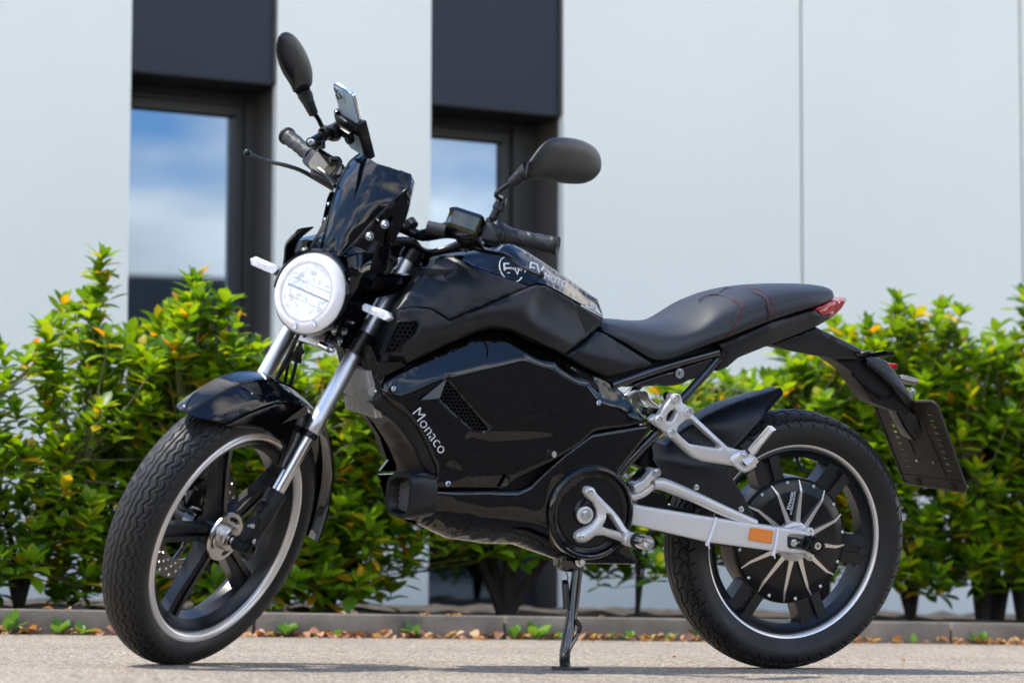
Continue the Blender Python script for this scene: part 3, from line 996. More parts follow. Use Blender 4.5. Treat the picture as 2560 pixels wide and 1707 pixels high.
def tread_front(u, s):
    lam = 1.857 / 62
    g = 0.
    z = tri(s / lam)
    g = max(g, sm(u - 0, .022, .6) * .8)
    for k, (c, amp, w) in enumerate(((.17, .045, .024), (.38, .06, .028), (.60, .065, .030), (.80, .055, .026))):
        for sg in (-1, 1):
            g = max(g, sm(u - sg * (c + amp * tri(s / lam + .18 * k)), w))
            if k < 3 and k:
                g = max(g, .45 * sm(u - sg * (c + .09 + amp * tri(s / lam + .18 * k)), .009))
    au = abs(u)
    if .80 < au < .98:
        g = max(g, sm((s / lam + .25 * tri(au * 6)) % 1 - .5, .09))
    if .42 < au < .80:
        g = max(g, .9 * sm((s / lam + .3) % 1 - .5, .06) * (1 if ((au - .42) * 5.3) % 1 > .35 else 0))
    return g * .0032
def tread_rear(u, s):
    lam = 1.861 / 52
    g = sm(u, .02, .6) * .7
    for k, (c, amp, w) in enumerate(((.22, .05, .022), (.48, .05, .024), (.74, .05, .022))):
        for sg in (-1, 1):
            g = max(g, sm(u - sg * (c + amp * tri(s / lam + .25 * k + (0 if sg > 0 else .3))), w))
    au = abs(u)
    for lo, hi, ph in ((.26, .46, 0), (.5, .72, .5), (.76, 1.02, .1)):
        if lo < au < hi:
            g = max(g, sm((s / lam + ph + au * .9) % 1 - .5, .075))
    return g * .0042

# ---------------------------------------------------------------- rear wheel
RCM = Matrix.Translation((0, 0, 0.29617))
rw = MB()
# barrel: profile along the axle (distance, radius)
def rim(mb, h):
    mb.lathe((0, 0, 0), (0, 1, 0), [(-h + .010, .2165), (-h + .006, .208), (-.03, .2045), (-.018, .190), (.018, .190), (.03, .2045), (h - .006, .208), (h - .010, .2165)], 120)
    mb.lathe((0, 0, 0), (0, 1, 0), [(-h + .001, .231), (h - .001, .231)], 120)
    return mb
rear_wheel = empty('rear_wheel'); rear_wheel.parent = bike; rear_wheel.matrix_local = RCM
def RW(mb, name, m, **kw): return mb.obj(name, m, rear_wheel, **kw)
mb = MB(); mb.add(*tyre_mesh(.29617, .0629, .222, tread_rear, 1240, 84)); RW(mb, 'tyre', M['rubber'], fix=False, angle=60)
mb = rim(MB(), .0441)
for k in range(6):
    a = R(-6 + 60 * k)
    c, s = math.cos(a), math.sin(a)
    rot = Matrix(((c, 0, -s), (0, 1, 0), (s, 0, c)))
    def q(r_, w_, y_): return (r_ * c - w_ * s, y_, r_ * s + w_ * c)
    for sg in (-1, 1):
        mb.loft([[q(r_, sg * wi, y0), q(r_, sg * wo, y0 + .003), q(r_, sg * wo, y1), q(r_, sg * wi, y1)] for r_, wi, wo, y0, y1 in
                 ((.10, .008, .040, -.022, .03), (.15, .0075, .033, -.024, .022), (.185, .0085, .0335, -.027, .022), (.2075, .010, .040, -.027, .026))], close=True)
    mb.loft([[q(r_, -w_, -.017), q(r_, w_, -.017), q(r_, w_, .02), q(r_, -w_, .02)] for r_, w_ in ((.10, .012), (.206, .012))], close=True)
RW(mb, 'rim', M['wheelblack'])
mb = MB()
for sg in (-1, 1):
    h = .0441
    mb.lathe((0, 0, 0), (0, sg, 0), [(h - .010, .2125), (h - .004, .2145), (h - .001, .2165), (h + .0005, .2205), (h - .0008, .2225), (h + .0012, .2245), (h + .0012, .2300), (h - .001, .2325), (h - .004, .233)], 140)
RW(mb, 'rim_lip', M['rimlip'])
# hub motor
mb = MB()
mb.lathe((0, 0, 0), (0, 1, 0), [(-.034, 1e-4), (-.034, .112), (-.0335, .1135), (-.029, .135), (-.026, .1395), (-.0235, .1405), (-.0235, .1435), (-.0200, .1445), (.04, .1445), (.042, .14), (.042, 1e-4)], 120)
hub = RW(mb, 'hub_motor', M['satin'])
mb = MB()
for k in range(12):
    a = R(9.5 + 30 * k)
    p = Vector((.1335 * math.cos(a), -.0290, .1335 * math.sin(a)))
    bolt(mb, p, (0, -1, 0), .0042, .003)
RW(mb, 'hub_bolts', M['zinc'])
for k in range(12):
    a = R(-5.5 + 30 * k)
    mb = MB()
    def q(r_, w_, y_, tw=0):
        c, s = math.cos(a + tw), math.sin(a + tw)
        return (r_ * c - w_ * s, y_, r_ * s + w_ * c)
    rowz = []
    for r_, w_, y_, tw in ((.034, .0068, -.046, .0), (.06, .0053, -.0425, .0), (.09, .0040, -.0395, .0), (.113, .0031, -.0375, 0), (.116, .003, -.037, 0), (.139, .0013, -.0305, .045)):
        b_ = -.0330 if r_ < .115 else -.0275
        rowz.append([q(r_, -w_ - .001, b_, tw), q(r_, -w_, y_, tw), q(r_, w_, y_, tw), q(r_, w_ + .001, b_, tw)])
    mb.loft(rowz, close=True, caps=True)
    o = RW(mb, 'vane', M['alu'], angle=25)
mb = MB(); mb.lathe((0, 0, 0), (0, -1, 0), [(.033, .047), (.044, .045), (.047, .040), (.047, 1e-4)], 48); RW(mb, 'hub_boss', M['silver'])
mb = MB(); mb.lathe((0, 0, 0), (0, -1, 0), [(.048, .031), (.060, .031), (.060, 1e-4)], 40); RW(mb, 'axle_seal', mat('orange_red_seal', (.42, .05, .02), .5))
# valve
mb = MB(); mb.tube([(.012, 0, .192), (.014, -.01, .172), (.02, -.022, .160), (.034, -.026, .158)], [.004, .0035, .003, .0042], 8); RW(mb, 'valve', M['satin'])

def text_obj(txt, size, m, parent, mw, name='lettering', depth=.0004, align='LEFT', shear=0., spacing=1.0, thin=0.):
    cu = bpy.data.curves.new(name, 'FONT')
    cu.body = txt; cu.size = size; cu.extrude = depth; cu.align_x = align; cu.shear = shear; cu.space_character = spacing
    cu.resolution_u = 3; cu.offset = thin
    t = bpy.data.objects.new(name, cu)
    COL.objects.link(t)
    dg = bpy.context.evaluated_depsgraph_get()
    me = bpy.data.meshes.new_from_object(t.evaluated_get(dg))
    bpy.data.objects.remove(t); bpy.data.curves.remove(cu)
    me.materials.clear(); me.materials.append(m)
    o = bpy.data.objects.new(name, me)
    COL.objects.link(o)
    o.parent = parent; o.matrix_local = mw
    return o
def tmat(origin, xdir, zup):
    """local matrix: text runs along xdir, its top towards zup, facing the kick-stand side"""
    x = Vector(xdir).normalized(); y = Vector(zup); y = (y - x * y.dot(x)).normalized(); z = x.cross(y)
    return Matrix(((x.x, y.x, z.x, origin[0]), (x.y, y.y, z.y, origin[1]), (x.z, y.z, z.z, origin[2]), (0, 0, 0, 1)))
rcz = Vector((0, 0, 0.29617))
for s_, body, sp in (('[(-0.0137,-0.0345,0.3667),(-0.0093,-0.0345,0.4007)]', 'EVmoto', 1.), ('', '', 1)):
    pass
_a, _b = [Vector(p) - rcz for p in [(-0.0127,-0.0345,0.3667),(-0.0082,-0.0345,0.3998)]]
text_obj('EVmoto', .0125, M['whiteprint'], rear_wheel, tmat(_a, _b - _a, Vector((-1, 0, .2))))
_a, _b = [Vector(p) - rcz for p in [(-0.0077,-0.0345,0.3557),(-0.0008,-0.0345,0.4075)]]
text_obj('GYD2000C02210775', .0062, M['whiteprint'], rear_wheel, tmat(_a, _b - _a, Vector((-1, 0, .2))))

# ---------------------------------------------------------------- front wheel
front_wheel = empty('front_wheel'); front_wheel.parent = bike
front_wheel.matrix_local = SS @ Matrix.Translation((0.00221, 0, 0)) @ Matrix.Rotation(R(-25.4), 4, 'Y')
def FW(mb, name, m, **kw): return mb.obj(name, m, front_wheel, **kw)
mb = MB(); mb.add(*tyre_mesh(.29561, .0500, .222, tread_front, 1300, 92)); FW(mb, 'tyre', M['rubber'], fix=False, angle=60)
mb = rim(MB(), .0440)
SPO = [100, 28, -44, -116, 172]
for a0 in SPO:
    a = R(a0)
    c, s = math.cos(a), math.sin(a)
    def q(r_, w_, y_): return (r_ * c - w_ * s, y_, r_ * s + w_ * c)
    for sg in (-1, 1):
        mb.loft([[q(r_, sg * wi, y0), q(r_, sg * wo, y0 + .002), q(r_, sg * wo, y1), q(r_, sg * wi, y1)] for r_, wi, wo, y0, y1 in
                 ((.03, .003, .018, -.022, .016), (.07, .0035, .016, -.020, .014), (.14, .006, .019, -.014, .012), (.185, .008, .021, -.014, .014), (.2, .011, .026, -.018, .018))], close=True)
    mb.loft([[q(r_, -w_, -.008), q(r_, w_, -.008), q(r_, w_, .006), q(r_, -w_, .006)] for r_, w_ in ((.03, .005), (.194, .01))], close=True)
mb.lathe((0, 0, 0), (0, 1, 0), [(-.03, 1e-4), (-.03, .026), (-.022, .036), (.022, .036), (.03, .028), (.03, 1e-4)], 40)
FW(mb, 'rim', M['wheelblack'])
mb = MB()
for sg in (-1, 1):
    h = .044
    mb.lathe((0, 0, 0), (0, sg, 0), [(h - .010, .2125), (h - .004, .2145), (h - .001, .2165), (h + .0005, .2205), (h - .0008, .2225), (h + .0012, .2245), (h + .0012, .2300), (h - .001, .2325), (h - .004, .233)], 140)
FW(mb, 'rim_lip', M['rimlip'])
# slotted flange on the near side of the hub
mb = MB()
NS = 72
ring = lambda r_, y_: [(r_ * math.cos(2 * math.pi * k / NS), y_, r_ * math.sin(2 * math.pi * k / NS)) for k in range(NS)]
def flange(mb, y0, y1, ri, ro, slots, s0, s1):
    """flat ring with kidney slots between radii s0 and s1"""
    rr_ = [ri, s0, s1, ro]
    vs = []
    for y_ in (y0, y1):
        for r_ in rr_: vs += ring(r_, y_)
    fs = []
    cut = lambda k: any((k * 360 / NS - c) % 360 < w for c, w in slots)
    for b in range(3):
        for k in range(NS):
            k2 = (k + 1) % NS
            if b == 1 and cut(k): continue
            A = b * NS; Bq = (b + 1) * NS; o = 4 * NS
            fs.append((A + k, A + k2, Bq + k2, Bq + k))
            fs.append((o + A + k, o + Bq + k, o + Bq + k2, o + A + k2))
    for k in range(NS):
        k2 = (k + 1) % NS; o = 4 * NS
        fs.append((3 * NS + k, 3 * NS + k2, o + 3 * NS + k2, o + 3 * NS + k)); fs.append((k, o + k, o + k2, k2))
        if cut(k):
            fs.append((NS + k, o + NS + k, o + NS + k2, NS + k2)); fs.append((2 * NS + k, 2 * NS + k2, o + 2 * NS + k2, o + 2 * NS + k))
            if not cut(k - 1): fs.append((NS + k, 2 * NS + k, o + 2 * NS + k, o + NS + k))
            if not cut(k + 1): fs.append((NS + k2, 2 * NS + k2, o + 2 * NS + k2, o + NS + k2))
    return mb.add(vs, fs)
flange(mb, -.037, -.033, .026, .052, [(30, 60), (150, 60), (270, 60)], .034, .044)
mb.lathe((0, 0, 0), (0, -1, 0), [(.034, .0268), (.050, .0262), (.052, .024), (.053, .024), (.053, .012), (.036, .012), (.036, 1e-4)], 48)
FW(mb, 'hub_flange', M['alu'])
# far side brake disc with drilled holes
mb = MB()
NSd = 120
y0, y1 = .052, .056
def drilled(mb):
    # grid of the disc face with small round bores cut as square cells
    rad = [.088, .094, .098, .102, .107, .111, .116, .120, .126, .130]
    cut = set()
    for b, off in ((1, 0), (3, 2), (5, 4), (7, 1)):
        for k in range(NSd):
            if (k + off) % 6 == 0: cut.add((b, k))
    vs = []
    for y_ in (y0, y1):
        for r_ in rad:
            for k in range(NSd):
                t = 2 * math.pi * k / NSd
                vs.append((r_ * math.cos(t), y_, r_ * math.sin(t)))
    nr = len(rad); o = nr * NSd; fs = []
    for b in range(nr - 1):
        for k in range(NSd):
            k2 = (k + 1) % NSd
            p = (b * NSd + k, b * NSd + k2, (b + 1) * NSd + k2, (b + 1) * NSd + k)
            if (b, k) in cut:
                for i in range(4):
                    a_, c_ = p[i], p[(i + 1) % 4]
                    fs.append((a_, c_, c_ + o, a_ + o))
                continue
            fs.append(p); fs.append(tuple(i + o for i in reversed(p)))
    for b in (0, nr - 1):
        for k in range(NSd):
            k2 = (k + 1) % NSd
            fs.append((b * NSd + k, b * NSd + k2, b * NSd + k2 + o, b * NSd + k + o))
    return mb.add(vs, fs)
drilled(mb)
FW(mb, 'brake_disc', M['disc'])
mb = MB()
for k in range(6):
    a = R(60 * k + 10)
    mb.tube([(.03 * math.cos(a), .05, .03 * math.sin(a)), (.06 * math.cos(a + .12), .052, .06 * math.sin(a + .12)), (.09 * math.cos(a), .054, .09 * math.sin(a))], [.007, .005, .006], 6, 3)
mb.lathe((0, 0, 0), (0, 1, 0), [(.03, .036), (.056, .034), (.058, 1e-4)], 30)
FW(mb, 'disc_carrier', M['blacksteel'])
# ================================================================ bodywork (bike space)
def panel(name, m, bd, ins=(), creases=(), holes=(), both=True, parent=None, mw=None, **kw):
    mb = MB(); skin(mb, bd, ins, creases, holes, **kw)
    near = mb.obj(name, m, parent or bike, mw=mw, angle=32)
    if both:
        m2 = MB(); m2.v = [(x, -y, z) for x, y, z in mb.v]; m2.f = [tuple(reversed(f)) for f in mb.f]
        m2.obj(name, m, parent or bike, mw=mw, angle=32)
    return near

# dark inner structure so that nothing shows through the gaps
core = MB()
skin(core, [(-1.037,-0.105,0.6214),(-0.9735,-0.105,0.6651),(-0.8392,-0.105,0.7288),(-0.7636,-0.105,0.7356),(-0.5141,-0.105,0.6379),(-0.436,-0.105,0.5687),(-0.4984,-0.105,0.4501),(-0.4701,-0.105,0.3855),(-0.4857,-0.105,0.2991),(-0.619,-0.105,0.2701),(-0.7106,-0.105,0.3029),(-0.8754,-0.105,0.3174),(-0.9324,-0.105,0.3599),(-0.9181,-0.105,0.4067),(-0.9143,-0.105,0.4501),(-0.9864,-0.105,0.5574),(-1.035,-0.105,0.5952)], res=.03, edge=0, thick=.09)
skin(core, [(-1.0315,-0.11,0.7379),(-1.0217,-0.11,0.7732),(-0.9586,-0.11,0.8627),(-0.7242,-0.11,0.871),(-0.561,-0.11,0.7743),(-0.6371,-0.11,0.7012),(-0.7122,-0.11,0.7219),(-0.8419,-0.11,0.7302),(-0.9889,-0.11,0.6699),(-1.0607,-0.11,0.6321),(-1.05,-0.11,0.6883)], res=.03, edge=0, thick=.09)
skin(core, [(-0.5826,-0.09,0.7101),(-0.5431,-0.09,0.7452),(-0.4148,-0.09,0.6863),(-0.2523,-0.09,0.7375),(-0.2589,-0.09,0.7111),(-0.4573,-0.09,0.6432),(-0.5784,-0.09,0.6591)], res=.03, edge=0, thick=.07)
skin(core, [(-0.5533,-0.1,0.6738),(-0.4983,-0.1,0.6632),(-0.4824,-0.1,0.6445),(-0.5072,-0.1,0.6333),(-0.5306,-0.1,0.6401),(-0.5459,-0.1,0.6536)], res=.03, edge=0, thick=.05)
core.mirror()
BP(core, 'inner_frame', M['void'])

# tank cover, glossy
tank = MB()
skin(tank, [(-0.8951,-0.085,0.8923),(-0.8591,-0.112,0.8735),(-0.7342,-0.126,0.8415),(-0.7192,-0.126,0.8485),(-0.6967,-0.124,0.8448),(-0.6433,-0.113,0.8241),(-0.5385,-0.085,0.7827),(-0.5339,-0.055,0.7983),(-0.5368,-0.042,0.8168),(-0.5571,-0.042,0.8274),(-0.615,-0.046,0.8585),(-0.671,-0.047,0.8882),(-0.7126,-0.048,0.9082),(-0.7504,-0.048,0.923),(-0.7729,-0.052,0.9218),(-0.7892,-0.062,0.9099),(-0.8393,-0.072,0.902)],
     creases=[[(-0.7572,-0.078,0.909),(-0.6847,-0.08,0.8727),(-0.6277,-0.076,0.8437),(-0.5671,-0.066,0.8107),(-0.54,-0.06,0.7935)], [(-0.8718,-0.085,0.8873),(-0.8164,-0.08,0.8938),(-0.7572,-0.078,0.909)]],
     ins=[(-0.7483,-0.104,0.8812),(-0.6974,-0.111,0.8559),(-0.6229,-0.098,0.8208),(-0.8231,-0.099,0.8767)], res=.006, smooth=2, edge=.002, thick=.01)
TV = BVHTree.FromPolygons([Vector(v) for v in tank.v], tank.f)
tank.mirror()
_tp = [(-0.5339,-0.055,0.7983),(-0.5368,-0.042,0.8168),(-0.5571,-0.042,0.8274),(-0.615,-0.046,0.8585),(-0.671,-0.047,0.8882),(-0.7126,-0.048,0.9082),(-0.7504,-0.048,0.923),(-0.7729,-0.052,0.9218)]
tank.loft([[(x, y, z), (x, y * .75, z + .003), (x, 0, z + .005), (x, -y * .75, z + .003), (x, -y, z)] for x, y, z in _tp])
tk = BP(tank, 'tank_cover', M['gloss_nav'], angle=30)
dash = MB()
dash.loft([[(x, y, z + .004 - abs(y) * .15) for y in (-.06, -.03, 0, .03, .06)] for x, z in [(p[0], p[2]) for p in [(-0.9054,0,0.8786),(-0.8956,0,0.8852),(-0.8601,0,0.8932),(-0.8088,0,0.901),(-0.7575,0,0.9136)]]], thick=.012)
BP(dash, 'tank_front_cap', M['matte'])
panel('tank_side_panel', M['matte'], [(-0.9238,-0.045,0.8828),(-0.9121,-0.04,0.8891),(-0.8942,-0.083,0.8913),(-0.8586,-0.111,0.8725),(-0.7351,-0.126,0.8401),(-0.9289,-0.164,0.7623),(-0.9716,-0.165,0.7842),(-1.0065,-0.165,0.7861),(-1.0439,-0.16,0.7779),(-1.0206,-0.145,0.8081),(-0.9707,-0.105,0.8501),(-0.9359,-0.065,0.8685)],
      creases=[[(-0.8843,-0.098,0.8802),(-0.9125,-0.135,0.8503),(-0.9706,-0.166,0.7912)]], ins=[(-0.8636,-0.142,0.8347),(-0.9759,-0.142,0.8241)], res=.008, smooth=5, edge=.004, thick=.02)
# side shroud
ventA = [(-1.0426,-0.168,0.7528),(-1.0028,-0.168,0.7552),(-0.9992,-0.168,0.7466),(-1.0025,-0.168,0.731),(-1.0458,-0.168,0.6915),(-1.0677,-0.168,0.6883)]
panel('side_shroud', M['matte'], [(-1.043,-0.158,0.7769),(-1.0069,-0.165,0.7847),(-0.9724,-0.166,0.7828),(-0.9299,-0.167,0.7604),(-0.7391,-0.132,0.8376),(-0.7206,-0.13,0.8435),(-0.6982,-0.128,0.8417),(-0.6457,-0.119,0.8187),(-0.5403,-0.088,0.7805),(-0.5452,-0.088,0.7626),(-0.6462,-0.13,0.699),(-0.7017,-0.145,0.7192),(-0.7815,-0.145,0.748),(-0.8252,-0.145,0.7511),(-0.8576,-0.145,0.7426),(-0.9306,-0.145,0.7075),(-1.0086,-0.145,0.6661),(-1.0203,-0.15,0.6809),(-1.0473,-0.162,0.6826),(-1.0673,-0.155,0.6839),(-1.0607,-0.16,0.7081),(-1.0464,-0.16,0.7456)],
      creases=[[(-0.995,-0.172,0.7609),(-0.996,-0.179,0.7379),(-0.9609,-0.177,0.7375),(-0.8708,-0.17,0.776),(-0.7844,-0.158,0.8089),(-0.7347,-0.14,0.8339)],
               [(-0.7458,-0.158,0.782),(-0.7378,-0.158,0.7722),(-0.6803,-0.15,0.7471),(-0.6189,-0.13,0.7257)],
               [(-0.6157,-0.122,0.7324),(-0.6693,-0.136,0.7549),(-0.7187,-0.138,0.7759),(-0.7287,-0.136,0.7883),(-0.6851,-0.124,0.8246),(-0.5522,-0.092,0.7722)]],
      ins=[(-0.802,-0.158,0.7734),(-0.9133,-0.16,0.7286),(-0.7598,-0.153,0.7538),(-0.9883,-0.164,0.774)], holes=[ventA], res=.007, smooth=9, edge=.003, thick=.018)
def honeycomb(pts2, y0, y1, cell, wall, m, name):
    """hexagonal grille clipped to an outline in (x, z)"""
    poly = [(p[0], p[2]) for p in pts2]
    xs = [p[0] for p in poly]; zs = [p[1] for p in poly]
    mb = MB()
    row = 0; z = min(zs)
    while z < max(zs) + cell:
        x = min(xs) + (cell / 2 if row % 2 else 0)
        while x < max(xs) + cell:
            if pip(np.array([x]), np.array([z]), poly)[0]:
                vo = []
                for y in (y0, y1):
                    for rr in (cell * .577, cell * .577 - wall):
                        for k in range(6):
                            t = R(30 + 60 * k)
                            vo.append((x + rr * math.cos(t), y, z + rr * math.sin(t)))
                fs = []
                for k in range(6):
                    k2 = (k + 1) % 6
                    fs += [(k, k2, 6 + k2, 6 + k), (6 + k, 6 + k2, 18 + k2, 18 + k)]
                mb.add(vo, fs)
            x += cell
        z += cell * .866; row += 1
    return mb.obj(name, m, bike, smooth=False)
honeycomb(grow([(-1.0348,-0.158,0.7501),(-0.9957,-0.158,0.752),(-0.9959,-0.158,0.7293),(-1.0401,-0.158,0.69),(-1.0565,-0.158,0.6943)], .004), -.158, -.150, .0105, .0022, M['satin'], 'grille')
honeycomb(grow([(-0.9196,-0.148,0.6366),(-0.8813,-0.148,0.6017),(-0.8424,-0.148,0.5617),(-0.8162,-0.148,0.5344),(-0.8522,-0.148,0.5359),(-0.8983,-0.148,0.5682),(-0.9344,-0.148,0.5999)], .006), -.1495, -.141, .0088, .0015, M['satin'], 'grille')
mb = MB(); skin(mb, [(-1.0367,-0.146,0.7542),(-0.9873,-0.146,0.7566),(-0.9899,-0.146,0.7263),(-1.0365,-0.146,0.6861),(-1.0635,-0.146,0.685)], res=.03, edge=0, thick=.01); BP(mb, 'vent_back', M['void'])
mb = MB(); skin(mb, [(-0.9174,-0.138,0.639),(-0.872,-0.138,0.6044),(-0.8052,-0.138,0.5319),(-0.852,-0.138,0.5322),(-0.8974,-0.138,0.5638),(-0.9356,-0.138,0.5988)], res=.03, edge=0, thick=.01); BP(mb, 'vent_back', M['void'])

# side covers, glossy
ventB = [(-0.9185,-0.152,0.6344),(-0.8845,-0.152,0.5987),(-0.8458,-0.152,0.5604),(-0.8217,-0.152,0.5373),(-0.8541,-0.152,0.5383),(-0.8972,-0.152,0.5699),(-0.9335,-0.152,0.599)]
side = panel('side_cover', M['gloss'], [(-1.0485,-0.13,0.6103),(-1.0455,-0.127,0.6232),(-1.0352,-0.123,0.6356),(-0.9802,-0.121,0.6705),(-0.9114,-0.119,0.7075),(-0.8448,-0.117,0.7361),(-0.8054,-0.116,0.7445),(-0.7689,-0.116,0.7416),(-0.7274,-0.116,0.7254),(-0.6633,-0.117,0.6994),(-0.5791,-0.118,0.6658),(-0.5213,-0.119,0.6423),(-0.4832,-0.124,0.6102),(-0.4375,-0.133,0.5648),(-0.4464,-0.135,0.5599),(-0.5634,-0.146,0.5412),(-0.5747,-0.147,0.5362),(-0.6038,-0.15,0.5101),(-0.6717,-0.152,0.4714),(-0.7421,-0.152,0.4369),(-0.7575,-0.152,0.4252),(-0.7834,-0.151,0.4144),(-0.9428,-0.148,0.4113),(-0.9246,-0.149,0.4356),(-0.9282,-0.149,0.4553),(-0.9495,-0.148,0.4974),(-0.9724,-0.145,0.5358),(-1.001,-0.141,0.564),(-1.0356,-0.134,0.5857),(-1.047,-0.132,0.5991)],
      creases=[[(-1.0176,-0.142,0.593),(-0.9108,-0.155,0.6468),(-0.8353,-0.158,0.6672),(-0.7435,-0.158,0.6922),(-0.6908,-0.1565,0.6809),(-0.601,-0.152,0.6452),(-0.5692,-0.15,0.6097),(-0.5395,-0.1435,0.5471)],
               [(-0.9238,-0.1495,0.4323),(-0.8505,-0.152,0.4377),(-0.7633,-0.1535,0.4432)], [(-0.8601,-0.157,0.5334),(-0.8092,-0.1605,0.528),(-0.642,-0.1525,0.5328)], [(-0.8559,-0.153,0.5284),(-0.806,-0.1545,0.5208),(-0.6431,-0.1515,0.5293)]],
      ins=[(-0.9772,-0.137,0.6399),(-0.8786,-0.138,0.6884),(-0.8227,-0.137,0.7122),(-0.7725,-0.137,0.7177),(-0.7052,-0.138,0.6907),(-0.6274,-0.135,0.6567),(-0.5572,-0.134,0.6255),(-0.8921,-0.1545,0.4998),(-0.7839,-0.155,0.4896),(-0.723,-0.1575,0.6217),(-0.6255,-0.1535,0.5745),(-0.7091,-0.1535,0.4713),(-0.4861,-0.1355,0.5772),(-0.5157,-0.1385,0.5969),(-0.5052,-0.1385,0.5615),(-0.527,-0.142,0.5765)], holes=[ventB], res=.005, smooth=5, edge=.004, edge_w=.007, thick=.012)
mb = MB()
mb.add([tuple(p) for p in [(-0.9764,-0.153,0.5936),(-0.9269,-0.166,0.6406),(-0.9409,-0.17,0.6005),(-0.9332,-0.15,0.5968),(-0.92,-0.15,0.6367),(-0.9726,-0.148,0.5929)]], [(0, 1, 2), (0, 2, 3, 5), (1, 4, 3, 2), (0, 5, 4, 1)])
BP(mb, 'scoop', M['gloss'], smooth=False)
mb = MB()
mb.add([tuple(p) for p in [(-0.7733,-0.162,0.4448),(-0.788,-0.16,0.4142),(-0.7635,-0.152,0.423),(-0.7565,-0.15,0.4363),(-0.7759,-0.15,0.4158)]], [(0, 1, 2), (0, 2, 3), (1, 4, 2)])
BP(mb, 'fin_accent', M['gloss'], smooth=False)
mb = MB()
for p in [(-1.0316,-0.138,0.614),(-0.5682,-0.15,0.6023),(-0.9005,-0.149,0.4219)]:
    mb.lathe(p, (0, -1, 0), [(-.002, .0085), (.0012, .0085), (.0016, .0062), (-.001, .0058)], 20)
BP(mb, 'bolt_seat', M['satin'])
for p in [(-1.0312,-0.137,0.6139),(-0.5682,-0.15,0.6023),(-0.9,-0.148,0.4218)]:
    b = MB(); bolt(b, p, (0, -1, 0), .0058, .0042); BP(b, 'bolt', M['zinc'])
mb = MB(); a_, b_ = [(-0.6768,-0.148,0.4883),(-0.6697,-0.148,0.4912)]; mb.cyl(a_, (b_[0], -.166, b_[2]), .0075); BP(mb, 'peg_stub', M['blacksteel'])

panel('belly_cover', M['gloss'], [(-0.9441,-0.149,0.4035),(-0.8486,-0.153,0.408),(-0.7391,-0.154,0.4111),(-0.7126,-0.154,0.4211),(-0.6887,-0.154,0.4434),(-0.6369,-0.153,0.49),(-0.5757,-0.151,0.5346),(-0.4318,-0.138,0.5587),(-0.4291,-0.138,0.5485),(-0.5049,-0.145,0.4534),(-0.4752,-0.14,0.421),(-0.4667,-0.135,0.3725),(-0.4692,-0.118,0.3082),(-0.4227,-0.105,0.2584),(-0.4215,-0.098,0.249),(-0.5501,-0.09,0.2479),(-0.6063,-0.08,0.2553),(-0.6576,-0.075,0.2704),(-0.7108,-0.075,0.2865),(-0.7771,-0.075,0.2873),(-0.8616,-0.075,0.297),(-0.9343,-0.085,0.3263),(-0.9369,-0.118,0.3516),(-0.9386,-0.138,0.371)],
      creases=[[(-0.9372,-0.147,0.3657),(-0.8096,-0.156,0.3526),(-0.6992,-0.155,0.3409),(-0.6241,-0.142,0.3063)]],
      ins=[(-0.8492,-0.158,0.3887),(-0.7415,-0.159,0.391),(-0.8628,-0.118,0.3179),(-0.789,-0.116,0.3086),(-0.7157,-0.116,0.3062),(-0.6552,-0.108,0.2872),(-0.9116,-0.112,0.3312)], res=.006, smooth=14, edge=.004, edge_w=.008, thick=.012)
# mid cover under the seat
panel('mid_cover', M['matte'], [(-0.6443,-0.128,0.698),(-0.6002,-0.125,0.722),(-0.5641,-0.108,0.7508),(-0.5474,-0.108,0.7479),(-0.4402,-0.122,0.6938),(-0.4281,-0.122,0.6865),(-0.4959,-0.118,0.6649),(-0.5318,-0.115,0.6525),(-0.5962,-0.125,0.6743)],
      creases=[[(-0.611,-0.138,0.7117),(-0.5477,-0.138,0.6928),(-0.4866,-0.132,0.6756)]], res=.009, smooth=3, edge=.004, thick=.02)

# ---------------------------------------------------------------- seat
ST_TOP = [(-0.4877,0,0.7741),(-0.4587,0,0.774),(-0.4294,0,0.7717),(-0.3856,0,0.7735),(-0.3419,0,0.7796),(-0.3139,0,0.7989),(-0.2864,0,0.8241),(-0.2345,0,0.8466),(-0.1845,0,0.8599),(-0.1396,0,0.8668),(-0.0791,0,0.8727),(-0.0023,0,0.8763),(0.0444,0,0.8761),(0.0682,0,0.8719)]
ST_SH = [(-0.5233,-0.075,0.7655),(-0.4888,-0.095,0.7494),(-0.4399,-0.114,0.7376),(-0.3889,-0.127,0.7371),(-0.3227,-0.136,0.7576),(-0.2506,-0.134,0.7828),(-0.2049,-0.128,0.8041),(-0.1414,-0.117,0.83),(-0.04,-0.095,0.8522),(0.0367,-0.06,0.8606)]
ST_BOT = [(-0.5451,-0.088,0.7539),(-0.4906,-0.102,0.7293),(-0.4398,-0.12,0.7003),(-0.429,-0.128,0.6945),(-0.3906,-0.136,0.7038),(-0.3227,-0.14,0.7333),(-0.2639,-0.136,0.7538),(-0.1559,-0.122,0.7937),(-0.0896,-0.108,0.8135),(-0.0021,-0.085,0.8367),(0.0389,-0.062,0.8469)]
def curve(L, x, k):
    A = sorted((q[0], q[k]) for q in L)
    return np.interp(x, [a for a, b in A], [b for a, b in A])
def gsm(v, s=2.2):
    k = np.exp(-.5 * (np.arange(-8, 9) / s) ** 2); k /= k.sum()
    w = np.concatenate([2 * v[0] - v[8:0:-1], v, 2 * v[-1] - v[-2:-10:-1]])
    return np.convolve(w, k, 'valid')
x0_, x1_ = min(q[0] for q in ST_BOT), max(q[0] for q in ST_BOT)
xs_ = np.linspace(x0_ + .002, x1_ + .004, 96)
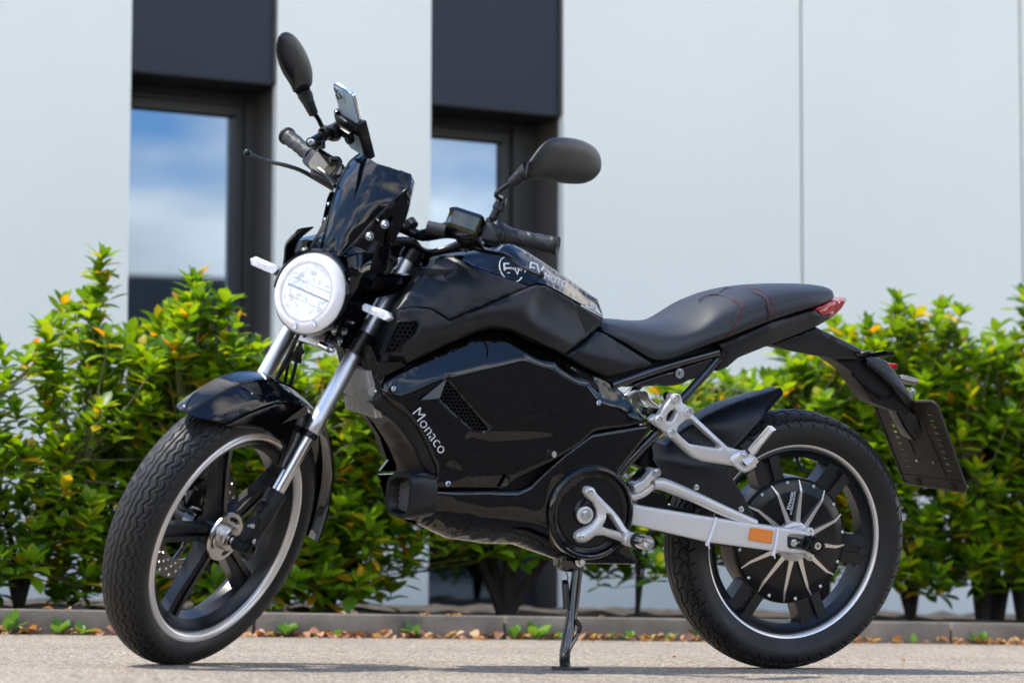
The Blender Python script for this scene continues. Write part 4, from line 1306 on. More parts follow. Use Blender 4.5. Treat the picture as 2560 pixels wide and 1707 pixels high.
zt_, ys_, zs_, yb_, zb_ = [gsm(curve(L, xs_, k)) for L, k in ((ST_TOP, 2), (ST_SH, 1), (ST_SH, 2), (ST_BOT, 1), (ST_BOT, 2))]
seat = MB()
rows = []
for i, x in enumerate(xs_):
    zt, ys, zs, yb, zb = zt_[i], ys_[i], zs_[i], yb_[i], zb_[i]
    e_ = min(1, i / 5, (len(xs_) - 1 - i) / 7)          # rounded ends
    e_ = math.sqrt(max(0, 1 - (1 - e_) ** 2)) if e_ < 1 else 1
    zc = (zt + zb) / 2 - .004
    sec = []
    for t in (0, .12, .3, .5, .7, .86):
        k = t; sec.append((yb + (ys - yb) * k - .004 * math.sin(math.pi * k), zb + (zs - zb) * k))
    for q in range(14):
        a = math.pi / 2 * q / 13
        sec.append((ys * math.cos(a) ** .86, zs + (zt - zs) * math.sin(a) ** .92))
    sec = [(sec[0][0] + .010, sec[0][1] - .001), (sec[0][0] + .002, sec[0][1] + .0005)] + sec
    f_ = .80 + .20 * e_
    sec = [(y * (.90 + .10 * e_), zc + (z - zc) * f_) for y, z in sec]
    rows.append([(x, y, z) for y, z in sec] + [(x, -y, z) for y, z in reversed(sec[:-1])])
seat.loft(rows, close=True)
n_ = len(rows[0])
seat.f.append(tuple(range(n_))[::-1]); seat.f.append(tuple((len(rows) - 1) * n_ + k for k in range(n_)))
st = BP(seat, 'seat', M['leather'], angle=50)
def seam(px, m, name, r, dash=0.):
    mb = MB()
    P, _ = catmull([Vector(p) for p in px], 6)
    if not dash:
        mb.tube(P, r, 6, 0)
    else:
        acc = 0; seg = []; on = True
        for i in range(len(P) - 1):
            L = (P[i + 1] - P[i]).length; n = max(1, int(L / (dash)))
            for k in range(n):
                a = P[i].lerp(P[i + 1], k / n); b = P[i].lerp(P[i + 1], (k + .72) / n)
                mb.tube([a, b], r, 5, 0)
    return mb.obj(name, m, st, angle=60)
def fit_y(T, x, z):
    for dx, dz in ((0, 0), (.002, 0), (-.002, 0), (0, .002), (0, -.002), (0, -.005), (0, .005)):
        h = T.ray_cast(Vector((x + dx, -1, z + dz)), Vector((0, 1, 0)))
        if h[0] is not None: return h[0].y
    return None
def drape(o, T, off):
    inv_ = o.matrix_local.inverted()
    for v in o.data.vertices:
        w = o.matrix_local @ v.co
        y = fit_y(T, w.x, w.z)
        if y is not None: w.y = y - off - (.0004 if v.co.z > 0 else 0)
        v.co = inv_ @ w
ST_T = BVHTree.FromPolygons([Vector(v) for v in seat.v], seat.f)
def on_seat(pts, lift=.0012):
    """drop seam points (x, z) onto the seat surface"""
    out = []
    for p in pts:
        y = fit_y(ST_T, p[0], p[2])
        if y is None: continue
        out.append((p[0], y - lift, p[2] + lift * .5))
    return out
seam(on_seat([(-0.2869,-0.015,0.825),(-0.2613,-0.035,0.8366),(-0.2423,-0.06,0.8408),(-0.2328,-0.085,0.8324),(-0.2299,-0.1,0.8179),(-0.2433,-0.125,0.7955),(-0.2546,-0.135,0.7723),(-0.2673,-0.138,0.7538)]), M['void'], 'piping', .0011)
seam(on_seat([(-0.2827,-0.015,0.8284),(-0.2589,-0.03,0.8401),(-0.2369,-0.055,0.8439),(-0.2285,-0.085,0.8347),(-0.2254,-0.1,0.8207),(-0.238,-0.125,0.7958),(-0.2497,-0.135,0.7725),(-0.2627,-0.138,0.7553)]), M['stitch'], 'stitching', .0008, .003)
seam(on_seat([(-0.229,-0.012,0.8469),(-0.1978,-0.025,0.8562),(-0.1749,-0.055,0.8532),(-0.1635,-0.085,0.8425),(-0.1611,-0.11,0.8272),(-0.1594,-0.12,0.8123),(-0.1594,-0.123,0.7936)]), M['void'], 'piping', .0013)
seam(on_seat([(-0.1709,-0.05,0.8565),(-0.159,-0.082,0.8444),(-0.1584,-0.11,0.83),(-0.1549,-0.12,0.8151),(-0.1537,-0.122,0.7964)]), M['stitch'], 'stitching', .0007, .003)
seam(on_seat([(-0.1717,-0.015,0.8623),(-0.1548,-0.045,0.8589),(-0.1431,-0.08,0.8472),(-0.1421,-0.11,0.8321),(-0.1391,-0.118,0.8184),(-0.1393,-0.12,0.8012)]), M['stitch'], 'stitching', .0007, .003)

# ---------------------------------------------------------------- tail
panel('tail_cover', M['matte'], [(-0.2734,-0.118,0.7384),(-0.2249,-0.118,0.758),(-0.151,-0.114,0.7899),(-0.0194,-0.08,0.8232),(-0.0062,-0.08,0.8196),(0.0001,-0.08,0.8114),(0.0418,-0.058,0.8146),(0.0344,-0.055,0.8006),(0.0197,-0.06,0.7935),(-0.0097,-0.075,0.7828),(-0.1298,-0.105,0.7436),(-0.219,-0.115,0.7097),(-0.2452,-0.115,0.6877),(-0.2651,-0.115,0.679),(-0.2743,-0.113,0.6785),(-0.2571,-0.12,0.7085),(-0.2512,-0.122,0.7167),(-0.269,-0.122,0.7311)],
      creases=[[(-0.2572,-0.126,0.7403),(-0.1547,-0.122,0.7807),(-0.0325,-0.088,0.8149),(-0.0082,-0.084,0.8086)]], res=.008, smooth=2, edge=.003, thick=.03)
tl = MB()
skin(tl, [(-0.019,-0.08,0.8249),(0.0401,-0.058,0.8459),(0.1015,-0.012,0.8514),(0.107,-0.008,0.8452),(0.089,-0.018,0.8254),(0.054,-0.038,0.8046),(0.0291,-0.05,0.7962),(0.035,-0.054,0.8005),(0.0427,-0.057,0.8145),(0,-0.08,0.8119),(-0.005,-0.08,0.8194)], creases=[[(0.0032,-0.078,0.8232),(0.0525,-0.055,0.839),(0.0961,-0.02,0.847)]], res=.006, smooth=3, edge=.003, thick=.03)
tl.mirror(); BP(tl, 'tail_light', M['red'])
mb = MB()
skin(mb, [(-0.1158,-0.075,0.7387),(-0.0025,-0.07,0.7835),(0.065,-0.06,0.7617),(0.142,-0.05,0.7337),(0.1354,-0.052,0.7141),(0.0506,-0.058,0.7146),(-0.0684,-0.07,0.7295)], creases=[[(-0.104,-0.082,0.745),(-0.0026,-0.078,0.7766),(0.1351,-0.056,0.7256)]], res=.012, smooth=1, edge=.003, thick=.06); mb.mirror()
BP(mb, 'fender_arm', M['matte'])
mb = MB()
skin(mb, [(0.1462,-0.045,0.7216),(0.1766,-0.042,0.7209),(0.2083,-0.038,0.7131),(0.2386,-0.04,0.6829),(0.264,-0.04,0.654),(0.2838,-0.04,0.6406),(0.2857,-0.04,0.6212),(0.2821,-0.04,0.607),(0.2534,-0.045,0.6241),(0.2186,-0.05,0.655),(0.1822,-0.052,0.6818),(0.1476,-0.052,0.7042)], creases=[[(0.1449,-0.055,0.7137),(0.2122,-0.058,0.6695),(0.2676,-0.05,0.6357)]], res=.01, smooth=1, edge=.003, thick=.04); mb.mirror()
BP(mb, 'fender_spine', M['matte'])
mb = MB()
skin(mb, [(0.0671,-0.034,0.7132),(0.1537,-0.034,0.714),(0.1588,-0.034,0.703),(0.1935,-0.034,0.6806),(0.2287,-0.034,0.6538),(0.2604,-0.034,0.6232),(0.286,-0.034,0.6065),(0.2758,-0.034,0.592),(0.2378,-0.034,0.6013),(0.1832,-0.034,0.617),(0.1157,-0.034,0.688)], res=.02, edge=.002, thick=.033); mb.mirror()
BP(mb, 'fender_inner', M['matte2'])
mb = MB()
skin(mb, [(0.2319,-0.03,0.6465),(0.2824,-0.035,0.6029),(0.3109,-0.035,0.5862),(0.3181,-0.035,0.5545),(0.3089,-0.03,0.5323),(0.3002,-0.02,0.538),(0.2792,-0.02,0.5622),(0.2409,-0.02,0.6176)], res=.012, edge=.004, thick=.026); mb.mirror()
BP(mb, 'bracket_tongue', M['satin'])
mb = MB(); mb.tube([(0.1167,-0.04,0.6816),(0.1515,-0.04,0.655),(0.1857,-0.04,0.637),(0.2152,-0.04,0.6275),(0.2348,-0.04,0.637)], .003, 6); BP(mb, 'cable', M['satin'])
# plate carrier: slotted sheet between the near edge (right) and the far edge
TLc, TRc, BRc, BLc = [Vector(p) for p in [(0.2611,0.085,0.6032),(0.3083,-0.1,0.6282),(0.4108,-0.1,0.4273),(0.361,0.085,0.4232)]]
nU, nV = 30, 42
nrm = (TRc - TLc).cross(BLc - TLc).normalized()
def pc(a, b, o=0.): return TLc.lerp(TRc, a).lerp(BLc.lerp(BRc, a), b) + nrm * o
mb = MB()
vs = []; fs = []
for o_ in (0, .003):
    for j in range(nV + 1):
        for i in range(nU + 1):
            vs.append(pc(i / nU, j / nV, o_))
n1 = (nU + 1) * (nV + 1)
slot = lambda i, j: (i in (4, 5, 24, 25)) and 4 <= j <= 34 and (j - 4) % 3 != 0 and (j - 4) % 3 != 2 or (i in (4, 5, 24, 25) and j in (10, 11))
slot2 = lambda i, j: slot(i, j) and 0 <= i < nU and 0 <= j < nV
for j in range(nV):
    for i in range(nU):
        a = j * (nU + 1) + i
        q4 = (a, a + 1, a + nU + 2, a + nU + 1)
        if slot2(i, j): continue
        fs += [q4, tuple(n1 + k for k in reversed(q4))]
        for (di, dj, e0, e1) in ((1, 0, 1, 2), (-1, 0, 3, 0), (0, 1, 2, 3), (0, -1, 0, 1)):
            ii, jj = i + di, j + dj
            if not (0 <= ii < nU and 0 <= jj < nV) or slot2(ii, jj):
                fs.append((q4[e0], q4[e0] + n1, q4[e1] + n1, q4[e1]))
mb.add(vs, fs)
# rim of the carrier
rimp = [pc(0, .02, .001), pc(.03, -.01, .001), pc(.94, -.01, .001), pc(1, .04, .001), pc(1, .97, .001), pc(.95, 1.01, .001), pc(.03, 1.01, .001), pc(0, .97, .001), pc(0, .02, .001)]
mb.tube(rimp, .0042, 6, 0)
for a_ in (.25, .80):
    mb.tube([pc(a_, .93, -.002), pc(a_, 1.0, -.002)], .005, 6, 0)
mb.tube([pc(.66, .18, -.0015), pc(.70, .55, -.0015), pc(.74, .86, -.0015)], .0018, 5, 0)
mb.tube([pc(.34, .4, -.0015), pc(.36, .62, -.0015)], .0018, 5, 0)
mb.tube([pc(.02, .90, -.001), pc(.98, .90, -.001)], .0022, 5, 0)
plate_c = BP(mb, 'plate_carrier', M['brownplastic'])
for a_, b_ in ((.42, .66), (.68, .67)):
    b = MB(); p = pc(a_, b_, 0); b.cyl(p + nrm * .002, p - nrm * .014, .0028, 8); b.obj('screw', M['zinc'], plate_c)
# rear indicators
mb = MB(); mb.tube([(0.1196,-0.055,0.7249),(0.1303,-0.07,0.7283),(0.1369,-0.085,0.7316)], [.009, .008, .007], 10)
BP(mb, 'indicator_stalk', M['satin'])
mb = MB()
A_ = [Vector(p) for p in [(0.1328,-0.085,0.7321),(0.14,-0.1,0.7289),(0.1379,-0.16,0.7374),(0.1333,-0.165,0.7444)]]
mb.loft([[p + Vector((0, 0, s_ * .5)) + Vector((d_, 0, 0)) for d_, s_ in ((-h_, -h_ * .9), (h_, -h_ * .9), (h_ * 1.1, h_ * .9), (-h_ * .9, h_ * .9))] for p, h_ in
         ((Vector([(0.1373,-0.075,0.728)][0]), .007), (Vector([(0.1389,-0.105,0.7293)][0]), .011), (Vector([(0.1381,-0.15,0.7379)][0]), .011), (Vector([(0.139,-0.158,0.7393)][0]), .008))], close=True, caps=True)
BP(mb, 'rear_indicator', M['gloss'])
mb = MB()
mb.tube([(0.2986,0.05,0.6698),(0.3198,0.07,0.6669),(0.354,0.1,0.6618),(0.4046,0.14,0.6574)], [.006, .010, .011, .008], 12, flat=(1, .8))
BP(mb, 'rear_indicator', M['satin'])
mb = MB(); mb.box([(0.2447,0,0.7007)][0], (.008, .04, .012), None, .002); BP(mb, 'rear_reflector', M['red'])
mb = MB(); mb.cyl([(0.3175,0.02,0.6447)][0], [(0.3028,-0.01,0.6418)][0], .006, 10); BP(mb, 'plate_lamp', M['zinc'])

# ---------------------------------------------------------------- frame tubes and lower seat plate
for sg in (1, -1):
    fl = (lambda L: [(x, y * sg, z) for x, y, z in L])
    mb = MB()
    mb.tube(fl([(-0.5235,-0.118,0.6377),(-0.3942,-0.118,0.6845),(-0.27,-0.112,0.7198)]), .0095, 14)
    mb.tube(fl([(-0.2678,-0.108,0.7031),(-0.3127,-0.112,0.6534),(-0.3574,-0.116,0.6067),(-0.3843,-0.116,0.5811)]), .0098, 14)
    mb.tube(fl([(-0.4018,-0.122,0.5475),(-0.4654,-0.122,0.4837)]) + fl([(-0.5036,-0.122,0.4355)]), .0105, 14)
    mb.tube(fl([(-0.3822,-0.112,0.5808),(-0.4008,-0.12,0.5473)]), .0105, 14)
    BP(mb, 'frame_tube', M['blacksteel'])
mb = MB(); skin(mb, [(-0.4894,-0.11,0.6349),(-0.4169,-0.11,0.6596),(-0.2609,-0.11,0.7122),(-0.2746,-0.11,0.7004),(-0.3067,-0.11,0.6639),(-0.3324,-0.11,0.6564),(-0.3576,-0.11,0.6442),(-0.3805,-0.11,0.641),(-0.4094,-0.11,0.6405)], res=.012, edge=.002, thick=.02); mb.mirror()
BP(mb, 'seat_plate', M['blacksteel'])
mb = MB(); mb.lathe([(-0.3619,-0.113,0.6698)][0], (0, -1, 0), [(0, .0112), (.004, .0108), (.0045, .0075), (.003, .007), (.003, .0055), (.0045, .005), (.0045, 1e-4)], 28); BP(mb, 'seat_lock', M['zinc'])
mb = MB(); mb.box(Vector([(-0.3636,-0.1163,0.67)][0]) + Vector((0, -.0022, 0)), (.0015, .001, .006)); BP(mb, 'key_slot', M['void'])
for sg in (1, -1):
    mb = MB(); skin(mb, [(-0.2679,-0.118,0.7261),(-0.2581,-0.118,0.7317),(-0.2466,-0.118,0.7192),(-0.2482,-0.118,0.7035),(-0.2607,-0.118,0.6951),(-0.2702,-0.118,0.7025)], res=.008, edge=.004, thick=.02)
    mb.lathe([(-0.2573,-0.1185,0.7201)][0], (0, -1, 0), [(-.004, .010), (.005, .009), (.005, .006), (.001, .005), (.001, 1e-4)], 18)
    mb.v = [(x, y * sg, z) for x, y, z in mb.v]
    BP(mb, 'frame_lug', M['blacksteel'])

# ---------------------------------------------------------------- rear hugger
hug = MB()
skin(hug, [(-0.0524,-0.02,0.641),(-0.0511,-0.03,0.6318),(-0.0609,-0.045,0.6247),(-0.1098,-0.078,0.5944),(-0.1893,-0.08,0.5103),(-0.2043,-0.08,0.4711),(-0.1997,-0.08,0.4508),(-0.1609,-0.08,0.4046),(-0.1258,-0.08,0.3498),(-0.1563,-0.08,0.3476),(-0.2308,-0.08,0.3797),(-0.3043,-0.08,0.4108),(-0.3739,-0.08,0.4305),(-0.3789,-0.085,0.4593),(-0.3926,-0.08,0.4784),(-0.3884,-0.06,0.5084),(-0.3724,-0.045,0.5152),(-0.341,-0.02,0.5092),(-0.2942,0,0.5359),(-0.2399,0,0.5752),(-0.1976,0,0.5956),(-0.1501,0,0.6138),(-0.1043,0,0.6279),(-0.0696,0,0.6363)],
     creases=[[(-0.0771,-0.052,0.6289),(-0.1599,-0.062,0.6033),(-0.2289,-0.066,0.5749),(-0.2954,-0.068,0.5374),(-0.3347,-0.07,0.5071),(-0.3441,-0.074,0.4871)]],
     ins=[(-0.3392,-0.078,0.4594),(-0.3358,-0.082,0.4741),(-0.3444,-0.076,0.4792)], res=.006, smooth=22, edge=.002, thick=.006)
BP(hug, 'hugger', M['matte'], angle=45)
m2 = MB(); skin(m2, [(-0.0524,-0.02,0.641),(-0.0511,-0.03,0.6318),(-0.0609,-0.045,0.6247),(-0.1098,-0.078,0.5944),(-0.1893,-0.08,0.5103),(-0.2985,-0.08,0.5012),(-0.341,-0.02,0.5092),(-0.2942,0,0.5359),(-0.2399,0,0.5752),(-0.1976,0,0.5956),(-0.1501,0,0.6138),(-0.1043,0,0.6279),(-0.0696,0,0.6363)], creases=[[(-0.0771,-0.052,0.6289),(-0.1599,-0.062,0.6033),(-0.2289,-0.066,0.5749),(-0.2954,-0.068,0.5374)]], res=.012, smooth=6, edge=.003, thick=.006)
m2.v = [(x, -y, z) for x, y, z in m2.v]; m2.f = [tuple(reversed(f)) for f in m2.f]
BP(m2, 'hugger', M['matte'], angle=45)
for p in [(-0.2815,-0.08,0.4184),(-0.165,-0.08,0.3723)]:
    b = MB(); b.lathe(p, (0, -1, 0), [(0, .0082), (.0015, .0082), (.004, .0064), (.005, .003), (.0045, 1e-4)], 18); BP(b, 'bolt', M['zinc'])
mb = MB(); skin(mb, [(-0.4161,-0.06,0.4633),(-0.3884,-0.06,0.5084),(-0.3767,-0.06,0.4764),(-0.366,-0.06,0.4564),(-0.3833,-0.06,0.4479),(-0.4016,-0.06,0.4515)], res=.012, edge=.004, thick=.05); BP(mb, 'shock_cover', M['matte2'])
# shock absorber and dark parts behind the swingarm
mb = MB()
skin(mb, [(-0.3832,-0.055,0.4061),(-0.3406,-0.055,0.3972),(-0.332,-0.055,0.3736),(-0.237,-0.055,0.3555),(-0.232,-0.055,0.3496),(-0.3308,-0.055,0.3598),(-0.3843,-0.055,0.3687)], res=.015, edge=0, thick=.05)
BP(mb, 'lower_guard', M['matte2'])

# ---------------------------------------------------------------- swingarm
sw = MB()
skin(sw, [(-0.4658,-0.122,0.3835),(-0.2685,-0.122,0.3586),(-0.1649,-0.122,0.3465),(-0.0921,-0.122,0.3389),(-0.06,-0.122,0.3354),(-0.023,-0.122,0.3307),(-0.0061,-0.122,0.3258),(-0.0014,-0.122,0.305),(-0.0023,-0.122,0.2849),(-0.0184,-0.122,0.2799),(-0.0506,-0.122,0.2819),(-0.0973,-0.122,0.2854),(-0.2636,-0.122,0.3031),(-0.4622,-0.122,0.3409)], holes=[[(-0.0589,-0.122,0.3234),(-0.0037,-0.122,0.3194),(0.0001,-0.122,0.2881),(-0.0561,-0.122,0.2923),(-0.0621,-0.122,0.2982),(-0.0639,-0.122,0.3181)]], res=.009, edge=.004, thick=.034, smooth=0)
BP(sw, 'swingarm', M['silverarm'])
m2 = MB(); skin(m2, [(-0.4658,-0.122,0.3835),(-0.2685,-0.122,0.3586),(-0.023,-0.122,0.3307),(-0.0061,-0.122,0.3258),(-0.0014,-0.122,0.305),(-0.0023,-0.122,0.2849),(-0.0184,-0.122,0.2799),(-0.0973,-0.122,0.2854),(-0.2636,-0.122,0.3031),(-0.4622,-0.122,0.3409)], res=.03, edge=.004, thick=.034, smooth=0)
m2.v = [(x, -y, z) for x, y, z in m2.v]; m2.f = [tuple(reversed(f)) for f in m2.f]; BP(m2, 'swingarm', M['silverarm'])
mb = MB(); skin(mb, [(-0.0605,-0.113,0.3228),(0.0064,-0.113,0.3174),(0.0093,-0.113,0.2856),(-0.0576,-0.113,0.2909)], res=.02, edge=0, thick=.02); BP(mb, 'slot_recess', M['silverarm'])
mb = MB(); skin(mb, [(-0.0591,-0.12,0.3183),(0.0035,-0.12,0.3144),(0.0057,-0.12,0.2903),(-0.0569,-0.12,0.2943)], res=.012, edge=.0015, thick=.006, holes=[[(-0.0419,-0.12,0.3097),(-0.0281,-0.12,0.3087),(-0.0275,-0.12,0.3019),(-0.0413,-0.12,0.3029)]]); BP(mb, 'adjuster_plate', M['blacksteel'])
mb = MB(); hexbolt(mb, [(-0.0474,-0.1215,0.3055)][0], (0, -1, 0), .0052, .009); BP(mb, 'adjuster_bolt', M['zinc'])
mb = MB()
p = Vector([(-0.0048,-0.128,0.3034)][0])
mb.lathe(p, (0, -1, 0), [(-.02, .019), (.004, .019), (.008, .0175), (.010, .0175), (.010, .020), (.020, .0195), (.028, .017), (.028, .012), (.020, .011), (.020, 1e-4)], 28)
for k in range(10):
    a = 2 * math.pi * k / 10
    mb.cyl(p + Vector((.0185 * math.cos(a), -.012, .0185 * math.sin(a))), p + Vector((.0175 * math.cos(a), -.026, .0175 * math.sin(a))), .0028, 6)
BP(mb, 'axle_nut', M['satin'])
mb = MB(); mb.lathe(p + Vector((0, -.018, 0)), (0, -1, 0), [(0, .0085), (.009, .0085), (.009, .004), (.002, .004), (.002, 1e-4)], 16); BP(mb, 'axle_end', M['alu'])
mb = MB()
skin(mb, [(-0.0093,-0.112,0.3347),(-0.0042,-0.112,0.3388),(0.0042,-0.112,0.3373),(0.0086,-0.112,0.3297),(0.0092,-0.112,0.3036),(0.0139,-0.112,0.2916),(0.0125,-0.112,0.2666),(0.0051,-0.112,0.2625),(-0.0032,-0.112,0.2672),(-0.0079,-0.112,0.2792),(-0.0139,-0.112,0.3193)], res=.008, edge=.002, thick=.012, holes=[[(-0.0004,-0.112,0.3324),(0.0039,-0.112,0.3304),(0.0025,-0.112,0.3264),(-0.0019,-0.112,0.3284)], [(0.002,-0.112,0.2713),(0.0062,-0.112,0.2706),(0.0061,-0.112,0.2665),(0.0019,-0.112,0.2673)]])
skin(mb, [(-0.0501,-0.105,0.3338),(-0.0186,-0.105,0.3403),(-0.0045,-0.105,0.3361),(0.001,-0.105,0.3265),(-0.045,-0.105,0.3279)], res=.008, edge=.002, thick=.010)
skin(mb, [(-0.0568,-0.105,0.2816),(0.0006,-0.105,0.2803),(0.0018,-0.105,0.2682),(-0.0191,-0.105,0.27),(-0.0424,-0.105,0.2746)], res=.008, edge=.002, thick=.010)
BP(mb, 'axle_block', M['silver'])
mb = MB(); mb.tube([(-0.3991,-0.105,0.4254),(-0.3884,-0.105,0.428),(-0.3663,-0.105,0.4238),(-0.2939,-0.105,0.399),(-0.2205,-0.105,0.3716),(-0.1395,-0.105,0.3436)], [.0125, .0135, .0140, .0128, .0118, .0100], 18, 4)
mb.tube([(-0.4652,-0.1,0.3921),(-0.4399,-0.1,0.3989),(-0.4189,-0.1,0.4075),(-0.3985,-0.1,0.4224)], [.010, .010, .010, .009], 14)
BP(mb, 'brace_tube', M['chrome' if 0 else 'silver'])
mb = MB(); mb.tube([(-0.3196,-0.112,0.3994),(-0.2601,-0.112,0.375),(-0.1959,-0.112,0.3532),(-0.1365,-0.112,0.3415)], .0022, 8, 3); BP(mb, 'brace_weld', M['silver'])
mb = MB()
skin(mb, [(-0.4528,-0.118,0.4247),(-0.4314,-0.118,0.4342),(-0.4172,-0.118,0.4505),(-0.4092,-0.118,0.4607),(-0.398,-0.118,0.4606),(-0.3926,-0.118,0.4551),(-0.3928,-0.118,0.4471),(-0.4029,-0.118,0.4398),(-0.4112,-0.118,0.4326),(-0.4139,-0.118,0.4246),(-0.4233,-0.118,0.4174),(-0.4294,-0.118,0.4102),(-0.449,-0.118,0.4058)], res=.007, edge=.003, thick=.03)
BP(mb, 'link_arm', M['silver'])
mb = MB(); skin(mb, [(-0.4569,-0.1,0.4212),(-0.4378,-0.1,0.4317),(-0.4236,-0.1,0.448),(-0.4153,-0.1,0.4563),(-0.408,-0.1,0.4484),(-0.4224,-0.1,0.434),(-0.4434,-0.1,0.4195),(-0.4438,-0.1,0.4115),(-0.456,-0.1,0.4113)], res=.01, edge=.003, thick=.03); BP(mb, 'link_arm', M['satin'])
b = MB(); hexbolt(b, [(-0.4006,-0.119,0.4534)][0], (0, -1, 0), .0062, .008); BP(b, 'bolt', M['zinc'])
mb = MB(); skin(mb, [(-0.1612,-0.1262,0.3384),(-0.1038,-0.1262,0.3321),(-0.1057,-0.1262,0.3031),(-0.1641,-0.1262,0.3106)], res=.004, edge=.0012, thick=.006, smooth=0); BP(mb, 'amber_reflector', M['orange'])
for px in ([(-0.2478,-0.123,0.3591),(-0.252,-0.123,0.3413),(-0.2578,-0.123,0.3215),(-0.264,-0.123,0.3017)], [(-0.0908,-0.123,0.3378),(-0.0919,-0.123,0.3199),(-0.0937,-0.123,0.2999),(-0.0975,-0.123,0.2816)]):
    mb = MB(); mb.tube([(x, y - .0008, z) for x, y, z in px] , .0032, 6, 2, flat=(1.1, .5)); mb.box(Vector(px[-1]) + Vector((0, .002, -.002)), (.008, .007, .008), None, .001)
    mb.tube([Vector(px[-1]), Vector(px[-1]) + Vector((.004, -.002, -.012))], .0016, 5, 0)
    BP(mb, 'cable_tie', M['ziptie'])

# ---------------------------------------------------------------- passenger peg bracket
def both_y(L, sg): return [(x, y * sg, z) for x, y, z in L]
HOLE1 = [(-0.3572,-0.15,0.5737),(-0.345,-0.15,0.5745),(-0.2693,-0.15,0.52),(-0.2684,-0.15,0.5154),(-0.2755,-0.15,0.5132),(-0.3425,-0.15,0.5203),(-0.3639,-0.15,0.5346),(-0.3776,-0.15,0.5468),(-0.3738,-0.15,0.5592)]
SLOT1 = [(-0.3927,-0.15,0.592),(-0.3846,-0.15,0.5943),(-0.3799,-0.15,0.5885),(-0.3861,-0.15,0.5728),(-0.3934,-0.15,0.567),(-0.4018,-0.15,0.5687),(-0.4042,-0.15,0.5758),(-0.3995,-0.15,0.5859)]
OUT1 = [(-0.3727,-0.15,0.6239),(-0.3659,-0.15,0.6093),(-0.3471,-0.15,0.599),(-0.3427,-0.15,0.5872),(-0.2475,-0.15,0.517),(-0.2184,-0.15,0.5107),(-0.1967,-0.15,0.5023),(-0.2074,-0.15,0.4889),(-0.2095,-0.15,0.4747),(-0.2243,-0.15,0.4743),(-0.2473,-0.15,0.4772),(-0.3067,-0.15,0.4837),(-0.3276,-0.15,0.4903),(-0.3454,-0.15,0.5019),(-0.3734,-0.15,0.523),(-0.3918,-0.15,0.5358),(-0.4061,-0.15,0.5463),(-0.4317,-0.15,0.5614),(-0.4425,-0.15,0.571),(-0.4333,-0.15,0.5792),(-0.4202,-0.15,0.5816),(-0.4125,-0.15,0.5957),(-0.4026,-0.15,0.609),(-0.3906,-0.15,0.6253)]
pb = MB()
skin(pb, OUT1, ins=[(-0.2807,-0.154,0.4965),(-0.3151,-0.154,0.5036)], creases=[[(-0.3546,-0.156,0.5844),(-0.297,-0.156,0.5423),(-0.2487,-0.156,0.5076)], [(-0.3862,-0.156,0.5377),(-0.348,-0.156,0.5089),(-0.3042,-0.156,0.4961),(-0.247,-0.156,0.4876)]], holes=[HOLE1, SLOT1], res=.006, edge=.0035, thick=.014, smooth=1)
for p in [(-0.3861,-0.15,0.6185),(-0.3531,-0.15,0.5908),(-0.4232,-0.15,0.5706),(-0.3907,-0.15,0.5438)]:
    pb.lathe(p, (0, -1, 0), [(-.022, .0105), (.008, .0105), (.0095, .009), (.0095, .0072), (.004, .0068), (.004, 1e-4)], 24)
fp = BP(pb, 'peg_bracket', M['silver'])
for p in [(-0.3879,-0.1535,0.6188),(-0.3549,-0.1535,0.5911),(-0.425,-0.1535,0.5709),(-0.3926,-0.1535,0.5441)]:
    b = MB(); bolt(b, p, (0, -1, 0), .0058, .0035); b.obj('bolt', M['zinc'], fp)
mb = MB()
mb.loft([[Vector(q) + Vector((0, d_, 0)) for q in (a_, b_)] for d_ in (0,) for a_, b_ in ()] or [[(0, 0, 0)] * 2] * 2) if 0 else None
# clevis and folding peg
c0 = [Vector(p) for p in [(-0.2348,-0.158,0.4921),(-0.2177,-0.158,0.5047),(-0.2037,-0.158,0.501)]]
mb.tube([(-0.2344,-0.15,0.4851),(-0.2216,-0.158,0.4965),(-0.2095,-0.168,0.5041)], [.016, .015, .010], 14, flat=(1, .55))
mb.tube([(-0.2202,-0.15,0.4795),(-0.2066,-0.16,0.47),(-0.1893,-0.172,0.483)], [.014, .013, .009], 14, flat=(.6, 1))
mb.sphere([(-0.2159,-0.168,0.5039)][0], .010, 12, (1, .8, .6))
BP(mb, 'peg_clevis', M['silver'])
mb = MB()
pa = [Vector(p) for p in [(-0.2109,-0.17,0.4812),(-0.193,-0.176,0.4995)]]
mb.tube([pa[0], pa[1]], [.0135, .0120], 4, 0, flat=(1.1, .9))
P0, P1 = [Vector(p) for p in [(-0.203,-0.176,0.5093),(-0.1709,-0.205,0.5677)]]
ax = (P1 - P0).normalized(); up_ = (Vector((0, 0, 1)) - ax * ax.z).normalized(); sd_ = ax.cross(up_)
L_ = (P1 - P0).length
rows_ = []
for t_, w_, h_ in ((0, .010, .008), (.1, .011, .008), (.35, .0115, .006), (.8, .012, .005), (.95, .012, .0055), (1.0, .007, .008)):
    p = P0 + ax * L_ * t_
    rows_.append([p + sd_ * (-w_) + up_ * h_ * .7, p + sd_ * w_ + up_ * h_ * .7, p + sd_ * w_ - up_ * h_, p - sd_ * w_ - up_ * h_])
mb.loft(rows_, close=True, caps=True)
for k in range(16):
    t_ = .04 + .90 * k / 15; p = P0 + ax * L_ * t_ + up_ * .0075
    mb.box(p, (.0026, .021, .005), Matrix((ax, sd_, up_)).transposed(), .0006)
BP(mb, 'folding_peg', M['silver'])
